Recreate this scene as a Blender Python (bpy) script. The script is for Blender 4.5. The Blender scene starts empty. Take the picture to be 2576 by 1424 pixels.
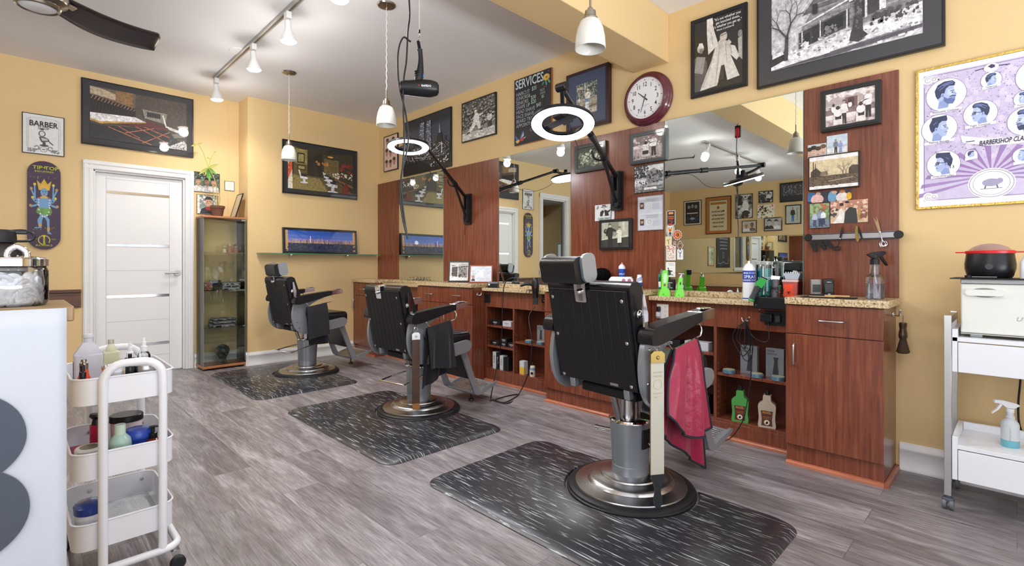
import bpy, math, random
from mathutils import Matrix, Vector, Euler
random.seed(7)
sc = bpy.context.scene
col = sc.collection
PI = math.pi
# ------------------------------------------------------------------ camera
CH, CF, CYAW, CCY = 1.08, 1262.0, math.radians(44.81), 666.5
cd = bpy.data.cameras.new('camera'); cam = bpy.data.objects.new('camera', cd); col.objects.link(cam)
cam.location = (0, 0, CH); cam.rotation_euler = (PI/2, 0, -CYAW)
cd.sensor_width = 36; cd.lens = CF/2576*36; cd.shift_y = -(712-CCY)/2576; cd.clip_start = .05
sc.camera = cam
# ------------------------------------------------------------------ exposure, world, daylight
vs = sc.view_settings; vs.view_transform = 'Standard'; vs.look = 'None'; vs.gamma = 1; vs.use_curve_mapping = False
vs.exposure = 0.3
try:
    sc.cycles.use_denoising = True; sc.cycles.max_bounces = 10; sc.cycles.diffuse_bounces = 4
    sc.cycles.glossy_bounces = 5; sc.cycles.transmission_bounces = 8; sc.cycles.transparent_max_bounces = 40
    sc.cycles.caustics_reflective = False; sc.cycles.caustics_refractive = False
    sc.cycles.sample_clamp_indirect = 6
except Exception: pass
R, YJ, YD, H, L, YF = 3.339, 5.7925, 6.0943, 2.882, -4.95, -2.4
XJ = 1.775
world = bpy.data.worlds.new('world'); sc.world = world; world.use_nodes = True
wb = world.node_tree.nodes['Background']; wb.inputs[0].default_value = (.80, .88, 1, 1); wb.inputs[1].default_value = .8
def area(name, loc, rot, sx, sy, power, color=(1, 1, 1)):
    d = bpy.data.lights.new(name, 'AREA'); d.shape = 'RECTANGLE'; d.size = sx; d.size_y = sy; d.energy = power; d.color = color
    o = bpy.data.objects.new(name, d); col.objects.link(o); o.location = loc; o.rotation_euler = rot; return o
# daylight entering through the shop-front glazing and the side window, plus an added upward fill
area('daylight_storefront', (-.6, YF-.12, 1.45), (PI/2, 0, 0), 6.6, 2.3, 28, (.93, .96, 1))
area('added_ceiling_fill', (-.6, YF+.0, .55), (PI/2+math.radians(52), 0, 0), 6.6, .5, 165, (.95, .97, 1)).data.spread = math.radians(120)  # added fill aimed up to brighten the ceiling, no such source known
area('daylight_side_window', (L-.12, .1, 1.5), (0, -PI/2, 0), 2.3, 2.6, 60, (.93, .96, 1))
# ------------------------------------------------------------------ helpers
def srgb(h):
    if isinstance(h, str):
        h = h.lstrip('#'); c = [int(h[i:i+2], 16)/255 for i in (0, 2, 4)]
    else: c = list(h)
    return tuple((x/12.92 if x <= .04045 else ((x+.055)/1.055)**2.4) for x in c)
MATS = {}
def mat(name, c=None, rough=.5, metal=0., coat=0., emit=0., trans=0., alpha=1., ior=1.45, bump=0., bscale=80., spec=.5, sheen=0., var=0., vscale=6., coatr=.05):
    if name in MATS: return MATS[name]
    m = bpy.data.materials.new(name); m.use_nodes = True; MATS[name] = m
    nt = m.node_tree; b = nt.nodes['Principled BSDF']; I = b.inputs
    cc = (*srgb(c), 1) if c else (.8, .8, .8, 1)
    I['Base Color'].default_value = cc; I['Roughness'].default_value = rough; I['Metallic'].default_value = metal
    I['Coat Weight'].default_value = coat; I['Coat Roughness'].default_value = coatr; I['IOR'].default_value = ior; I['Specular IOR Level'].default_value = spec
    I['Transmission Weight'].default_value = trans; I['Alpha'].default_value = alpha
    if sheen: I['Sheen Weight'].default_value = sheen
    if emit: I['Emission Color'].default_value = cc; I['Emission Strength'].default_value = emit
    tc = nt.nodes.new('ShaderNodeTexCoord')
    if var:
        n = nt.nodes.new('ShaderNodeTexNoise'); n.inputs['Scale'].default_value = vscale; n.inputs['Detail'].default_value = 4
        nt.links.new(tc.outputs['Object'], n.inputs['Vector'])
        r = nt.nodes.new('ShaderNodeMapRange'); r.inputs[1].default_value = .3; r.inputs[2].default_value = .7
        r.inputs[3].default_value = 1-var; r.inputs[4].default_value = 1+var; nt.links.new(n.outputs[0], r.inputs[0])
        x = nt.nodes.new('ShaderNodeVectorMath'); x.operation = 'SCALE'; x.inputs[0].default_value = cc[:3]
        nt.links.new(r.outputs[0], x.inputs['Scale']); nt.links.new(x.outputs[0], I['Base Color'])
    if bump:
        n = nt.nodes.new('ShaderNodeTexNoise'); n.inputs['Scale'].default_value = bscale; n.inputs['Detail'].default_value = 3
        nt.links.new(tc.outputs['Object'], n.inputs['Vector'])
        bp = nt.nodes.new('ShaderNodeBump'); bp.inputs['Strength'].default_value = bump; bp.inputs['Distance'].default_value = .01
        nt.links.new(n.outputs[0], bp.inputs['Height']); nt.links.new(bp.outputs[0], I['Normal'])
    return m
def glass(name, tint='ffffff', rough=0., k=.12):
    """thin clear pane: mostly straight-through, fresnel reflection"""
    if name in MATS: return MATS[name]
    m = bpy.data.materials.new(name); m.use_nodes = True; MATS[name] = m; nt = m.node_tree; nt.nodes.clear()
    o = nt.nodes.new('ShaderNodeOutputMaterial'); mx = nt.nodes.new('ShaderNodeMixShader'); t = nt.nodes.new('ShaderNodeBsdfTransparent')
    g = nt.nodes.new('ShaderNodeBsdfGlossy'); f = nt.nodes.new('ShaderNodeFresnel'); a = nt.nodes.new('ShaderNodeMath'); a.operation = 'ADD'; a.use_clamp = True
    t.inputs[0].default_value = (*srgb(tint), 1); g.inputs['Roughness'].default_value = rough; f.inputs[0].default_value = 1.45; a.inputs[1].default_value = k-.04
    nt.links.new(f.outputs[0], a.inputs[0]); nt.links.new(a.outputs[0], mx.inputs[0]); nt.links.new(t.outputs[0], mx.inputs[1]); nt.links.new(g.outputs[0], mx.inputs[2])
    nt.links.new(mx.outputs[0], o.inputs[0]); return m
def ramp_mat(name, stops, rough=.5, scale=(1, 1, 1), nscale=5., detail=4., dist=0., coat=0., kind='noise', bump=0., coord='Object', spec=.5, rrough=.5):
    if name in MATS: return MATS[name]
    m = bpy.data.materials.new(name); m.use_nodes = True; MATS[name] = m; nt = m.node_tree; b = nt.nodes['Principled BSDF']
    tc = nt.nodes.new('ShaderNodeTexCoord'); mp = nt.nodes.new('ShaderNodeMapping'); mp.inputs['Scale'].default_value = scale
    nt.links.new(tc.outputs[coord], mp.inputs[0])
    n = nt.nodes.new('ShaderNodeTexNoise'); n.inputs['Scale'].default_value = nscale; n.inputs['Detail'].default_value = detail; n.inputs['Distortion'].default_value = dist; n.inputs['Roughness'].default_value = rrough
    nt.links.new(mp.outputs[0], n.inputs['Vector'])
    cr = nt.nodes.new('ShaderNodeValToRGB'); e = cr.color_ramp.elements
    while len(e) < len(stops): e.new(.5)
    for i, (p, c) in enumerate(stops): e[i].position = p; e[i].color = (*srgb(c), 1)
    nt.links.new(n.outputs[0], cr.inputs[0]); nt.links.new(cr.outputs[0], b.inputs['Base Color'])
    b.inputs['Roughness'].default_value = rough; b.inputs['Coat Weight'].default_value = coat; b.inputs['Coat Roughness'].default_value = .15; b.inputs['Specular IOR Level'].default_value = spec
    if bump:
        bp = nt.nodes.new('ShaderNodeBump'); bp.inputs['Strength'].default_value = bump; bp.inputs['Distance'].default_value = .003
        nt.links.new(n.outputs[0], bp.inputs['Height']); nt.links.new(bp.outputs[0], b.inputs['Normal'])
    return m
class MB:
    def __init__(s): s.v = []; s.f = []; s.m = []; s.M = Matrix(); s.c = []
    def xf(s, M=None): s.M = M if M is not None else Matrix(); return s
    def add(s, vs, fs, m=0, c=None):
        o = len(s.v); M = s.M
        s.v += [tuple(M @ Vector(v)) for v in vs]
        for f in fs: s.f.append([i+o for i in f]); s.m.append(m); s.c.append(c)
        return s
    def box(s, x0, x1, y0, y1, z0, z1, m=0):
        return s.add([(x0,y0,z0),(x1,y0,z0),(x1,y1,z0),(x0,y1,z0),(x0,y0,z1),(x1,y0,z1),(x1,y1,z1),(x0,y1,z1)],
                     [(0,3,2,1),(4,5,6,7),(0,1,5,4),(1,2,6,5),(2,3,7,6),(3,0,4,7)], m)
    def lathe(s, prof, n=24, c=(0, 0, 0), axis='z', m=0, sx=1, sy=1):
        """profile of (r, h); r=0 ends close the shape"""
        vs = []; fs = []
        def P(r, h, a):
            x, y = r*math.cos(a)*sx, r*math.sin(a)*sy
            if axis == 'z': q = (x, y, h)
            elif axis == 'y': q = (x, h, -y)
            else: q = (h, x, y)
            return (q[0]+c[0], q[1]+c[1], q[2]+c[2])
        rings = []
        for r, h in prof:
            if r < 1e-6: rings.append([len(vs)]); vs.append(P(0, h, 0))
            else:
                rings.append(list(range(len(vs), len(vs)+n))); vs += [P(r, h, 2*PI*i/n) for i in range(n)]
        for a, b in zip(rings, rings[1:]):
            for i in range(n):
                j = (i+1) % n
                if len(a) == 1 and len(b) == 1: continue
                if len(a) == 1: fs.append((a[0], b[j], b[i]))
                elif len(b) == 1: fs.append((a[i], a[j], b[0]))
                else: fs.append((a[i], a[j], b[j], b[i]))
        return s.add(vs, fs, m)
    def cyl(s, p0, p1, r0, r1=None, n=16, m=0, caps=True):
        r1 = r0 if r1 is None else r1
        p0, p1 = Vector(p0), Vector(p1); d = (p1-p0).normalized(); q = d.to_track_quat('Z', 'Y')
        vs = []
        for p, r in ((p0, r0), (p1, r1)):
            vs += [tuple(p + q @ Vector((r*math.cos(2*PI*i/n), r*math.sin(2*PI*i/n), 0))) for i in range(n)]
        fs = [(i, (i+1) % n, n+(i+1) % n, n+i) for i in range(n)]
        if caps: fs += [tuple(range(n-1, -1, -1)), tuple(range(n, 2*n))]
        return s.add(vs, fs, m)
    def tube(s, pts, r, n=8, m=0, closed=False, smooth=0):
        pts = [Vector(p) for p in pts]
        if smooth: pts = catmull(pts, smooth, closed)
        N = len(pts); vs = []; fs = []; prev = None
        for i, p in enumerate(pts):
            a = pts[(i-1) % N] if (closed or i > 0) else p; b = pts[(i+1) % N] if (closed or i < N-1) else p
            t = (b-a).normalized()
            if prev is None:
                u = t.orthogonal().normalized()
            else:
                u = prev - t*prev.dot(t); u = u.normalized() if u.length > 1e-6 else t.orthogonal().normalized()
            prev = u; w = t.cross(u); rr = r(i/(N-1)) if callable(r) else r
            vs += [tuple(p + (u*math.cos(2*PI*k/n)+w*math.sin(2*PI*k/n))*rr) for k in range(n)]
        for i in range(N if closed else N-1):
            j = (i+1) % N
            for k in range(n): fs.append((i*n+k, i*n+(k+1) % n, j*n+(k+1) % n, j*n+k))
        if not closed: fs += [tuple(range(n-1, -1, -1)), tuple(range((N-1)*n, N*n))]
        return s.add(vs, fs, m)
    def prism(s, poly, h0, h1, plane='xy', m=0, me=None):
        def P(a, b, h): return {'xy': (a, b, h), 'xz': (a, h, b), 'yz': (h, a, b)}[plane]
        n = len(poly); vs = [P(a, b, h0) for a, b in poly]+[P(a, b, h1) for a, b in poly]
        s.add(vs, [tuple(range(n-1, -1, -1)), tuple(range(n, 2*n))], m)
        s.add(vs, [(i, (i+1) % n, n+(i+1) % n, n+i) for i in range(n)], m if me is None else me)
        return s
    def ball(s, c, r, n=16, k=8, m=0, sc=(1, 1, 1)):
        vs = [(c[0], c[1], c[2]-r*sc[2])]; fs = []
        for j in range(1, k):
            t = -PI/2+PI*j/k
            vs += [(c[0]+r*sc[0]*math.cos(t)*math.cos(2*PI*i/n), c[1]+r*sc[1]*math.cos(t)*math.sin(2*PI*i/n), c[2]+r*sc[2]*math.sin(t)) for i in range(n)]
        vs.append((c[0], c[1], c[2]+r*sc[2])); T = len(vs)-1
        for i in range(n):
            fs.append((0, 1+(i+1) % n, 1+i)); fs.append((T, 1+(k-2)*n+i, 1+(k-2)*n+(i+1) % n))
            for j in range(k-2): a = 1+j*n; fs.append((a+i, a+(i+1) % n, a+n+(i+1) % n, a+n+i))
        return s.add(vs, fs, m)
    def grid(s, fn, nu, nv, m=0, wrap=False):
        vs = [tuple(fn(i/nu, j/nv)) for j in range(nv+1) for i in range(nu+1)]
        return s.add(vs, [(j*(nu+1)+i, j*(nu+1)+i+1, (j+1)*(nu+1)+i+1, (j+1)*(nu+1)+i) for j in range(nv) for i in range(nu)], m)
    def build(s, name, mats, parent=None, bevel=0, seg=2, ang=35, solid=0, sub=0, loc=None, flat=False):
        me = bpy.data.meshes.new(name); me.from_pydata(s.v, [], s.f); 
        for x in (mats if isinstance(mats, (list, tuple)) else [mats]): me.materials.append(x)
        me.polygons.foreach_set('material_index', s.m)
        if any(c is not None for c in s.c):
            at = me.color_attributes.new('Col', 'FLOAT_COLOR', 'CORNER')
            for p, c in zip(me.polygons, s.c):
                for li in p.loop_indices: at.data[li].color = (*(c or (1, 1, 1)), 1)
        else:
            import bmesh
            b = bmesh.new(); b.from_mesh(me); bmesh.ops.recalc_face_normals(b, faces=b.faces); b.to_mesh(me); b.free()
        if not flat:
            me.polygons.foreach_set('use_smooth', [True]*len(me.polygons))
            me.set_sharp_from_angle(angle=math.radians(ang))
        me.update()
        o = bpy.data.objects.new(name, me); col.objects.link(o)
        if parent: o.parent = parent
        if loc: o.location = loc
        if solid: d = o.modifiers.new('s', 'SOLIDIFY'); d.thickness = solid; d.offset = 0
        if bevel:
            d = o.modifiers.new('b', 'BEVEL'); d.width = bevel; d.segments = seg; d.limit_method = 'ANGLE'; d.angle_limit = math.radians(40); d.harden_normals = False
        if sub: d = o.modifiers.new('u', 'SUBSURF'); d.levels = sub; d.render_levels = sub
        return o
def catmull(p, k, closed=False):
    out = []; N = len(p)
    for i in range(N if closed else N-1):
        g = (lambda q: p[q % N]) if closed else (lambda q: p[max(0, min(N-1, q))])
        a, b, c, d = g(i-1), g(i), g(i+1), g(i+2)
        for j in range(k):
            t = j/k; out.append(.5*((2*b)+(c-a)*t+(2*a-5*b+4*c-d)*t*t+(3*b-a-3*c+d)*t**3))
    if not closed: out.append(p[-1])
    return out
def smooth(poly, k=3): return [(v.x, v.y) for v in catmull([Vector((a, b, 0)) for a, b in poly], k, True)]
def rrect(x0, x1, y0, y1, r, n=5):
    out = []
    for cx, cy, a in ((x1-r, y0+r, -PI/2), (x1-r, y1-r, 0), (x0+r, y1-r, PI/2), (x0+r, y0+r, PI)):
        out += [(cx+r*math.cos(a+PI/2*i/n), cy+r*math.sin(a+PI/2*i/n)) for i in range(n+1)]
    return out
def T(x=0, y=0, z=0): return Matrix.Translation((x, y, z))
def Rz(d): return Matrix.Rotation(math.radians(d), 4, 'Z')
def Rx(d): return Matrix.Rotation(math.radians(d), 4, 'X')
def Ry(d): return Matrix.Rotation(math.radians(d), 4, 'Y')
def tag(o, label, cat, group=None, kind=None):
    o['label'] = label; o['category'] = cat
    if group: o['group'] = group
    if kind: o['kind'] = kind
    return o
def thing(name, label, cat, loc=(0, 0, 0), rz=0, group=None):
    o = bpy.data.objects.new(name, None); col.objects.link(o); o.location = loc; o.rotation_euler = (0, 0, math.radians(rz)); o.empty_display_size = .05
    return tag(o, label, cat, group)
def struct(o): o['kind'] = 'structure'; return o
def text(parent, m, items, y=0., name='lettering', plane='xz', depth=0.0003, obj_loc=None):
    """items: (string, x, z, size, align, xscale, slant) merged into one flat mesh facing local -y"""
    vs = []; fs = []
    for it in items:
        s, x, z, size = it[:4]; al = it[4] if len(it) > 4 else 'CENTER'; xs = it[5] if len(it) > 5 else 1; sh = it[6] if len(it) > 6 else 0; bold = it[7] if len(it) > 7 else 0
        cu = bpy.data.curves.new('t', 'FONT'); cu.body = s; cu.size = size; cu.align_x = al; cu.shear = sh; cu.offset = bold*size; cu.resolution_u = 2; cu.fill_mode = 'FRONT'
        o = bpy.data.objects.new('t', cu); me = bpy.data.meshes.new_from_object(o)
        k = len(vs); vs += [(x+v.co.x*xs, y, z+v.co.y) for v in me.vertices]; fs += [[i+k for i in p.vertices] for p in me.polygons]
        bpy.data.objects.remove(o); bpy.data.curves.remove(cu); bpy.data.meshes.remove(me)
    b = MB(); b.add(vs, fs); o = b.build(name, m, parent, flat=True)
    if obj_loc: o.location = obj_loc
    return o
# rays from the photographer's position to the surfaces of the room (metres)
def ray(px, py):
    u = (px-1288)/CF; v = (CCY-py)/CF; c, n = math.cos(CYAW), math.sin(CYAW); return (n+u*c, c-u*n, v)
def onX(px, py, x): d = ray(px, py); t = x/d[0]; return (x, d[1]*t, CH+d[2]*t)
def onY(px, py, y): d = ray(px, py); t = y/d[1]; return (d[0]*t, y, CH+d[2]*t)
def onZ(px, py, z=0): d = ray(px, py); t = (z-CH)/d[2]; return (d[0]*t, d[1]*t, z)
# ------------------------------------------------------------------ materials
M_wall = mat('wall_paint', 'E2C592', rough=.55, bump=.06, bscale=180, spec=.35, var=.015, vscale=2)
M_ceil = mat('ceiling_paint', 'ECECEE', rough=.8, bump=.04, bscale=120)
M_white = mat('white_trim_paint', 'EDEDEE', rough=.35)
M_whitep = mat('white_plastic', 'E9ECF2', rough=.3)
M_wood = ramp_mat('cherry_laminate', [(.25, '4E261B'), (.42, '6E3826'), (.55, '7D432D'), (.75, '8F543C')], rough=.27, scale=(14, 14, .8), nscale=4, detail=8, dist=.6, coat=.25, rrough=.62)
M_woodl = ramp_mat('cherry_trim', [(.3, '8E4A30'), (.7, 'B5694A')], rough=.35, scale=(4, .6, 4), nscale=6, coat=.2)
M_granite = ramp_mat('granite_laminate', [(.30, '4A3828'), (.40, '7E5E3C'), (.46, 'BCA074'), (.55, 'D6C4A0'), (.7, 'E6DCC2')], rough=.25, nscale=95, detail=6, coat=.3, rrough=.7)
M_black = mat('black_plastic', '15161A', rough=.35)
M_blackm = mat('black_matte', '141418', rough=.6)
M_leather = mat('black_leather', '121217', rough=.27, bump=.12, bscale=260, spec=.55)
M_leatherb = mat('black_back_panel', '0F0F14', rough=.5, bump=.1, bscale=300)
M_chrome = mat('chrome', 'D8D8DC', rough=.08, metal=1)
M_steel = mat('brushed_steel', 'BEBDBE', rough=.27, metal=1)
M_silver = mat('silver_enamel', '9AA1A8', rough=.32, metal=.55, spec=.6, bump=.03, bscale=200)
M_rubber = mat('black_rubber', '1B1C20', rough=.45)
M_nickel = mat('brushed_nickel', '9B9387', rough=.28, metal=1)
M_glassclear = glass('clear_glass')
M_mirror = mat('mirror_silvering', 'E6ECE8', rough=.0, metal=1)
M_paper = mat('white_paper', 'EEEFF2', rough=.5, coat=.4)
M_blackink = mat('black_ink', '16161A', rough=.5)
M_whiteink = mat('white_ink', 'F2F2F2', rough=.5)
def floor_mat():
    m = bpy.data.materials.new('grey_vinyl_planks'); m.use_nodes = True; nt = m.node_tree; b = nt.nodes['Principled BSDF']; N = nt.nodes.new; K = nt.links.new
    tc = N('ShaderNodeTexCoord'); mp = N('ShaderNodeMapping'); mp.inputs['Rotation'].default_value = (0, 0, PI/2); K(tc.outputs['Object'], mp.inputs[0])
    br = N('ShaderNodeTexBrick'); br.offset = .37; br.inputs['Scale'].default_value = 1; br.inputs['Brick Width'].default_value = 1.22; br.inputs['Row Height'].default_value = .18
    br.inputs['Mortar Size'].default_value = .0012; br.inputs['Mortar Smooth'].default_value = 0; br.inputs['Bias'].default_value = 0
    br.inputs['Color1'].default_value = (0, 0, 0, 1); br.inputs['Color2'].default_value = (1, 1, 1, 1); br.inputs['Mortar'].default_value = (.5, .5, .5, 1); K(mp.outputs[0], br.inputs[0])
    # stretched grain, shifted per plank
    sc1 = N('ShaderNodeVectorMath'); sc1.operation = 'MULTIPLY'; sc1.inputs[1].default_value = (9, 1.3, 1); K(tc.outputs['Object'], sc1.inputs[0])
    ad = N('ShaderNodeVectorMath'); ad.operation = 'ADD'; K(sc1.outputs[0], ad.inputs[0])
    ms = N('ShaderNodeVectorMath'); ms.operation = 'SCALE'; ms.inputs['Scale'].default_value = 23; K(br.outputs['Color'], ms.inputs[0]); K(ms.outputs[0], ad.inputs[1])
    n1 = N('ShaderNodeTexNoise'); n1.inputs['Scale'].default_value = 1.6; n1.inputs['Detail'].default_value = 9; n1.inputs['Roughness'].default_value = .66; n1.inputs['Distortion'].default_value = .7; K(ad.outputs[0], n1.inputs['Vector'])
    cr = N('ShaderNodeValToRGB'); e = cr.color_ramp.elements; 
    while len(e) < 5: e.new(.5)
    for i, (p, c) in enumerate([(.26, '645C5E'), (.42, '7A7375'), (.52, '8A8486'), (.64, '9F9A9D'), (.8, 'B4B0B3')]): e[i].position = p; e[i].color = (*srgb(c), 1)
    K(n1.outputs[0], cr.inputs[0])
    sc2 = N('ShaderNodeVectorMath'); sc2.operation = 'MULTIPLY'; sc2.inputs[1].default_value = (170, 9, 1); K(tc.outputs['Object'], sc2.inputs[0])
    n2 = N('ShaderNodeTexNoise'); n2.inputs['Scale'].default_value = 1; n2.inputs['Detail'].default_value = 3; K(sc2.outputs[0], n2.inputs['Vector'])
    mr = N('ShaderNodeMapRange'); mr.inputs[1].default_value = .3; mr.inputs[2].default_value = .7; mr.inputs[3].default_value = .68; mr.inputs[4].default_value = 1.3; K(n2.outputs[0], mr.inputs[0])
    pl = N('ShaderNodeMapRange'); pl.inputs[3].default_value = .82; pl.inputs[4].default_value = 1.15; K(br.outputs['Color'], pl.inputs[0])
    mm = N('ShaderNodeMath'); mm.operation = 'MULTIPLY'; K(mr.outputs[0], mm.inputs[0]); K(pl.outputs[0], mm.inputs[1])
    mo = N('ShaderNodeMath'); mo.operation = 'MULTIPLY_ADD'; mo.inputs[1].default_value = -.45; mo.inputs[2].default_value = 1; K(br.outputs['Fac'], mo.inputs[0])
    m2 = N('ShaderNodeMath'); m2.operation = 'MULTIPLY'; K(mm.outputs[0], m2.inputs[0]); K(mo.outputs[0], m2.inputs[1])
    vs_ = N('ShaderNodeVectorMath'); vs_.operation = 'SCALE'; K(cr.outputs[0], vs_.inputs[0]); K(m2.outputs[0], vs_.inputs['Scale']); K(vs_.outputs[0], b.inputs['Base Color'])
    b.inputs['Roughness'].default_value = .36; b.inputs['Specular IOR Level'].default_value = .45
    bp = N('ShaderNodeBump'); bp.inputs['Strength'].default_value = .12; bp.inputs['Distance'].default_value = .002; K(n2.outputs[0], bp.inputs['Height']); K(bp.outputs[0], b.inputs['Normal'])
    return m
M_floor = floor_mat()
# ------------------------------------------------------------------ room shell
W = .12
struct(MB().box(L-W, R+W, YF-W, YD+W, -.1, 0).build('floor', M_floor, flat=True))
struct(MB().box(L-W, R+W, YF-W, YD+W, H, H+.1).build('ceiling', M_ceil, flat=True))
struct(MB().box(R, R+W, YF, YD+W, 0, H).build('wall_right', M_wall, flat=True))
# back wall with an opening for the shop window left of the skateboard
wx0, wx1, wz0, wz1 = -.86, -.2, .98, 2.3
dx0, dx1, dzt = .53, 1.262, 1.975
b = MB(); b.box(L-W, wx0, YD, YD+W, 0, H); b.box(wx0, wx1, YD, YD+W, 0, wz0); b.box(wx0, wx1, YD, YD+W, wz1, H)
b.box(wx1, dx0, YD, YD+W, 0, H); b.box(dx0, dx1, YD, YD+W, dzt, H); b.box(dx1, R, YD, YD+W, 0, H)
struct(b.build('wall_back', M_wall, flat=True))
struct(MB().box(XJ, R, YJ, YD, 0, H).build('wall_back_projection', M_wall, flat=True))
# opposite wall with a side window, front wall with the shop glazing
b = MB(); b.box(L-W, L, YF, -1.2, 0, H); b.box(L-W, L, 1.4, YD, 0, H); b.box(L-W, L, -1.2, 1.4, 0, .35); b.box(L-W, L, -1.2, 1.4, 2.65, H)
struct(b.build('wall_left', M_wall, flat=True))
b = MB(); b.box(L, -3.9, YF-W, YF, 0, H); b.box(2.7, R, YF-W, YF, 0, H); b.box(-3.9, 2.7, YF-W, YF, 0, .3); b.box(-3.9, 2.7, YF-W, YF, 2.6, H)
struct(b.build('wall_front', M_wall, flat=True))
b = MB()
for x in (-3.9, -2.3, -.7, 1.0, 2.62): b.box(x, x+.08, YF-.1, YF-.02, .3, 2.6)
b.box(-3.9, 2.7, YF-.1, YF-.02, .3, .38); b.box(-3.9, 2.7, YF-.1, YF-.02, 2.52, 2.6); b.box(-3.9, 2.7, YF-.1, YF-.02, 2.0, 2.06)
struct(b.build('window_2', M_white, bevel=.004))
b = MB()
for y in (-1.2, .06, 1.32): b.box(L-.1, L-.02, y, y+.08, .35, 2.65)
b.box(L-.1, L-.02, -1.2, 1.4, .35, .43); b.box(L-.1, L-.02, -1.2, 1.4, 2.57, 2.65)
struct(b.build('window_3', M_white, bevel=.004))
# soffit beam across the room
struct(MB().box(L, R, 1.764, 2.048, 2.534, H).build('ceiling_beam', M_wall, bevel=.004))
# baseboards (moulded)
def baseboard(name, p0, p1, n):
    prof = [(0, 0), (.02, 0), (.021, .012), (.014, .02), (.013, .1), (.018, .105), (.018, .118), (.009, .128), (.006, .143), (0, .143)]
    d = Vector((p1[0]-p0[0], p1[1]-p0[1], 0)); nn = Vector((n[0], n[1], 0)); vs = []
    for q in (Vector((*p0, 0)), Vector((*p1, 0))): vs += [tuple(q+nn*a+Vector((0, 0, z))) for a, z in prof]
    k = len(prof); fs = [(i, (i+1) % k, k+(i+1) % k, k+i) for i in range(k)]+[tuple(range(k)), tuple(range(k, 2*k))]
    return struct(MB().add(vs, fs).build(name, M_white, ang=50))
baseboard('baseboard_right', (R, YF), (R, .438), (-1, 0))
baseboard('baseboard_back_projection', (XJ-.02, YJ), (2.98, YJ), (0, -1))
baseboard('baseboard_recess', (XJ, YD), (XJ, YJ-.02), (-1, 0))
baseboard('baseboard_back', (1.345, YD), (XJ-.02, YD), (0, -1))
baseboard('baseboard_back_left', (L, YD), (.43, YD), (0, -1))
baseboard('baseboard_left', (L, YF), (L, YD), (1, 0))
# wooden chair rail on the back wall, left of the door
b = MB(); zc0 = onY(160, 775, YD)[2]; zc1 = onY(160, 729, YD)[2]
b.box(L, .44, YD-.018, YD, zc0, zc1-.03); b.box(L, .44, YD-.03, YD, zc1-.03, zc1)
struct(b.build('trim_1', ramp_mat('dark_oak', [(.3, '3A2116'), (.6, '6B4530')], rough=.4, scale=(.6, 4, 6), nscale=6), bevel=.003))
# corner bead and alcove line
struct(MB().box(1.66, 1.675, YD-.006, YD, 0.143, H).build('trim_2', M_wall, bevel=.002))
# door_1: casing, slab with pressed lines and metal inlays, lever handle
D = bpy.data.objects.new('door_1', None); col.objects.link(D); D.location = (0, YD, 0); D['kind'] = 'structure'
b = MB()
for x0, x1, a in ((.453, .53, 0), (dx1, 1.341, 1)):
    for k, (p, q, t) in enumerate(((0, 1, .014), (.1, .45, .024), (.6, .95, .02))):
        w_ = x1-x0; u0, u1 = (x0+p*w_, x0+q*w_) if not a else (x1-q*w_, x1-p*w_); b.box(u0, u1, -t, 0, 0, dzt+.085)
for p, q, t in ((0, 1, .014), (.1, .45, .024), (.6, .95, .02)): b.box(.453, 1.341, -t-.001, 0, dzt+.085-q*.085, dzt+.085-p*.085)
b.box(.53, .545, 0, .11, 0, dzt); b.box(dx1-.015, dx1, 0, .11, 0, dzt); b.box(.53, dx1, 0, .11, dzt-.015, dzt)
b.build('door_casing', M_white, D, bevel=.003)
s0, s1 = .547, dx1-.017; YS = .035
b = MB(); b.box(s0, s1, YS, YS+.04, .008, dzt-.017)
pz = [onY(300, q, YD+.03)[2] for q in (462, 552, 648, 705, 752, 850, 870)]
p0, p1 = onY(268, 600, YD+.03)[0], onY(426, 600, YD+.03)[0]
slab = b.build('door_slab', M_white, D, bevel=.003)
b = MB(); b.box(p0-.003, p0, YS-.001, YS, .05, dzt-.05); b.box(p1, p1+.003, YS-.001, YS, .05, dzt-.05)
for z in [onY(300, q, YD+.03)[2] for q in (452, 681, 810, 903)]: b.box(p0, p1, YS-.001, YS, z, z+.003)
b.build('panel_line', mat('groove_grey', 'B4B4B6', rough=.6), slab)
for q in (488, 618, 745, 868):
    z = onY(340, q, YD+.03)[2]; MB().box(p0, p1, YS-.003, YS+.002, z-.013, z+.013).build('metal_inlay', M_chrome, slab, bevel=.001)
hx, hy, hz = onY(446, 686, YD+.03)
b = MB(); b.cyl((hx, YS, hz), (hx, YS-.012, hz), .027, n=24); b.cyl((hx, YS-.012, hz), (hx, YS-.05, hz), .011); b.tube([(hx, YS-.048, hz), (hx-.03, YS-.052, hz), (hx-.115, YS-.05, hz-.006)], .010, 10)
b.build('door_handle', M_steel, D, bevel=.001)
# window_1: cased interior window left of the skateboard (seen in the mirrors)
Wn = bpy.data.objects.new('window_1', None); col.objects.link(Wn); Wn.location = (0, YD, 0); Wn['kind'] = 'structure'
b = MB(); c = .09
for a0, a1, t in ((0, c, .014), (.012, .04, .026), (.055, c-.005, .02)):
    b.box(wx0-c+a0, wx0-c+a1, -t, 0, wz0-c, wz1+c); b.box(wx1+c-a1, wx1+c-a0, -t, 0, wz0-c, wz1+c)
    b.box(wx0-c, wx1+c, -t-.001, 0, wz1+c-a1, wz1+c-a0); b.box(wx0-c, wx1+c, -t-.001, 0, wz0-c+a0, wz0-c+a1)
b.box(wx0, wx0+.02, 0, .1, wz0, wz1); b.box(wx1-.02, wx1, 0, .1, wz0, wz1); b.box(wx0, wx1, 0, .1, wz1-.02, wz1); b.box(wx0, wx1, 0, .1, wz0, wz0+.02)
b.build('window_frame', M_white, Wn, bevel=.003)
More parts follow.
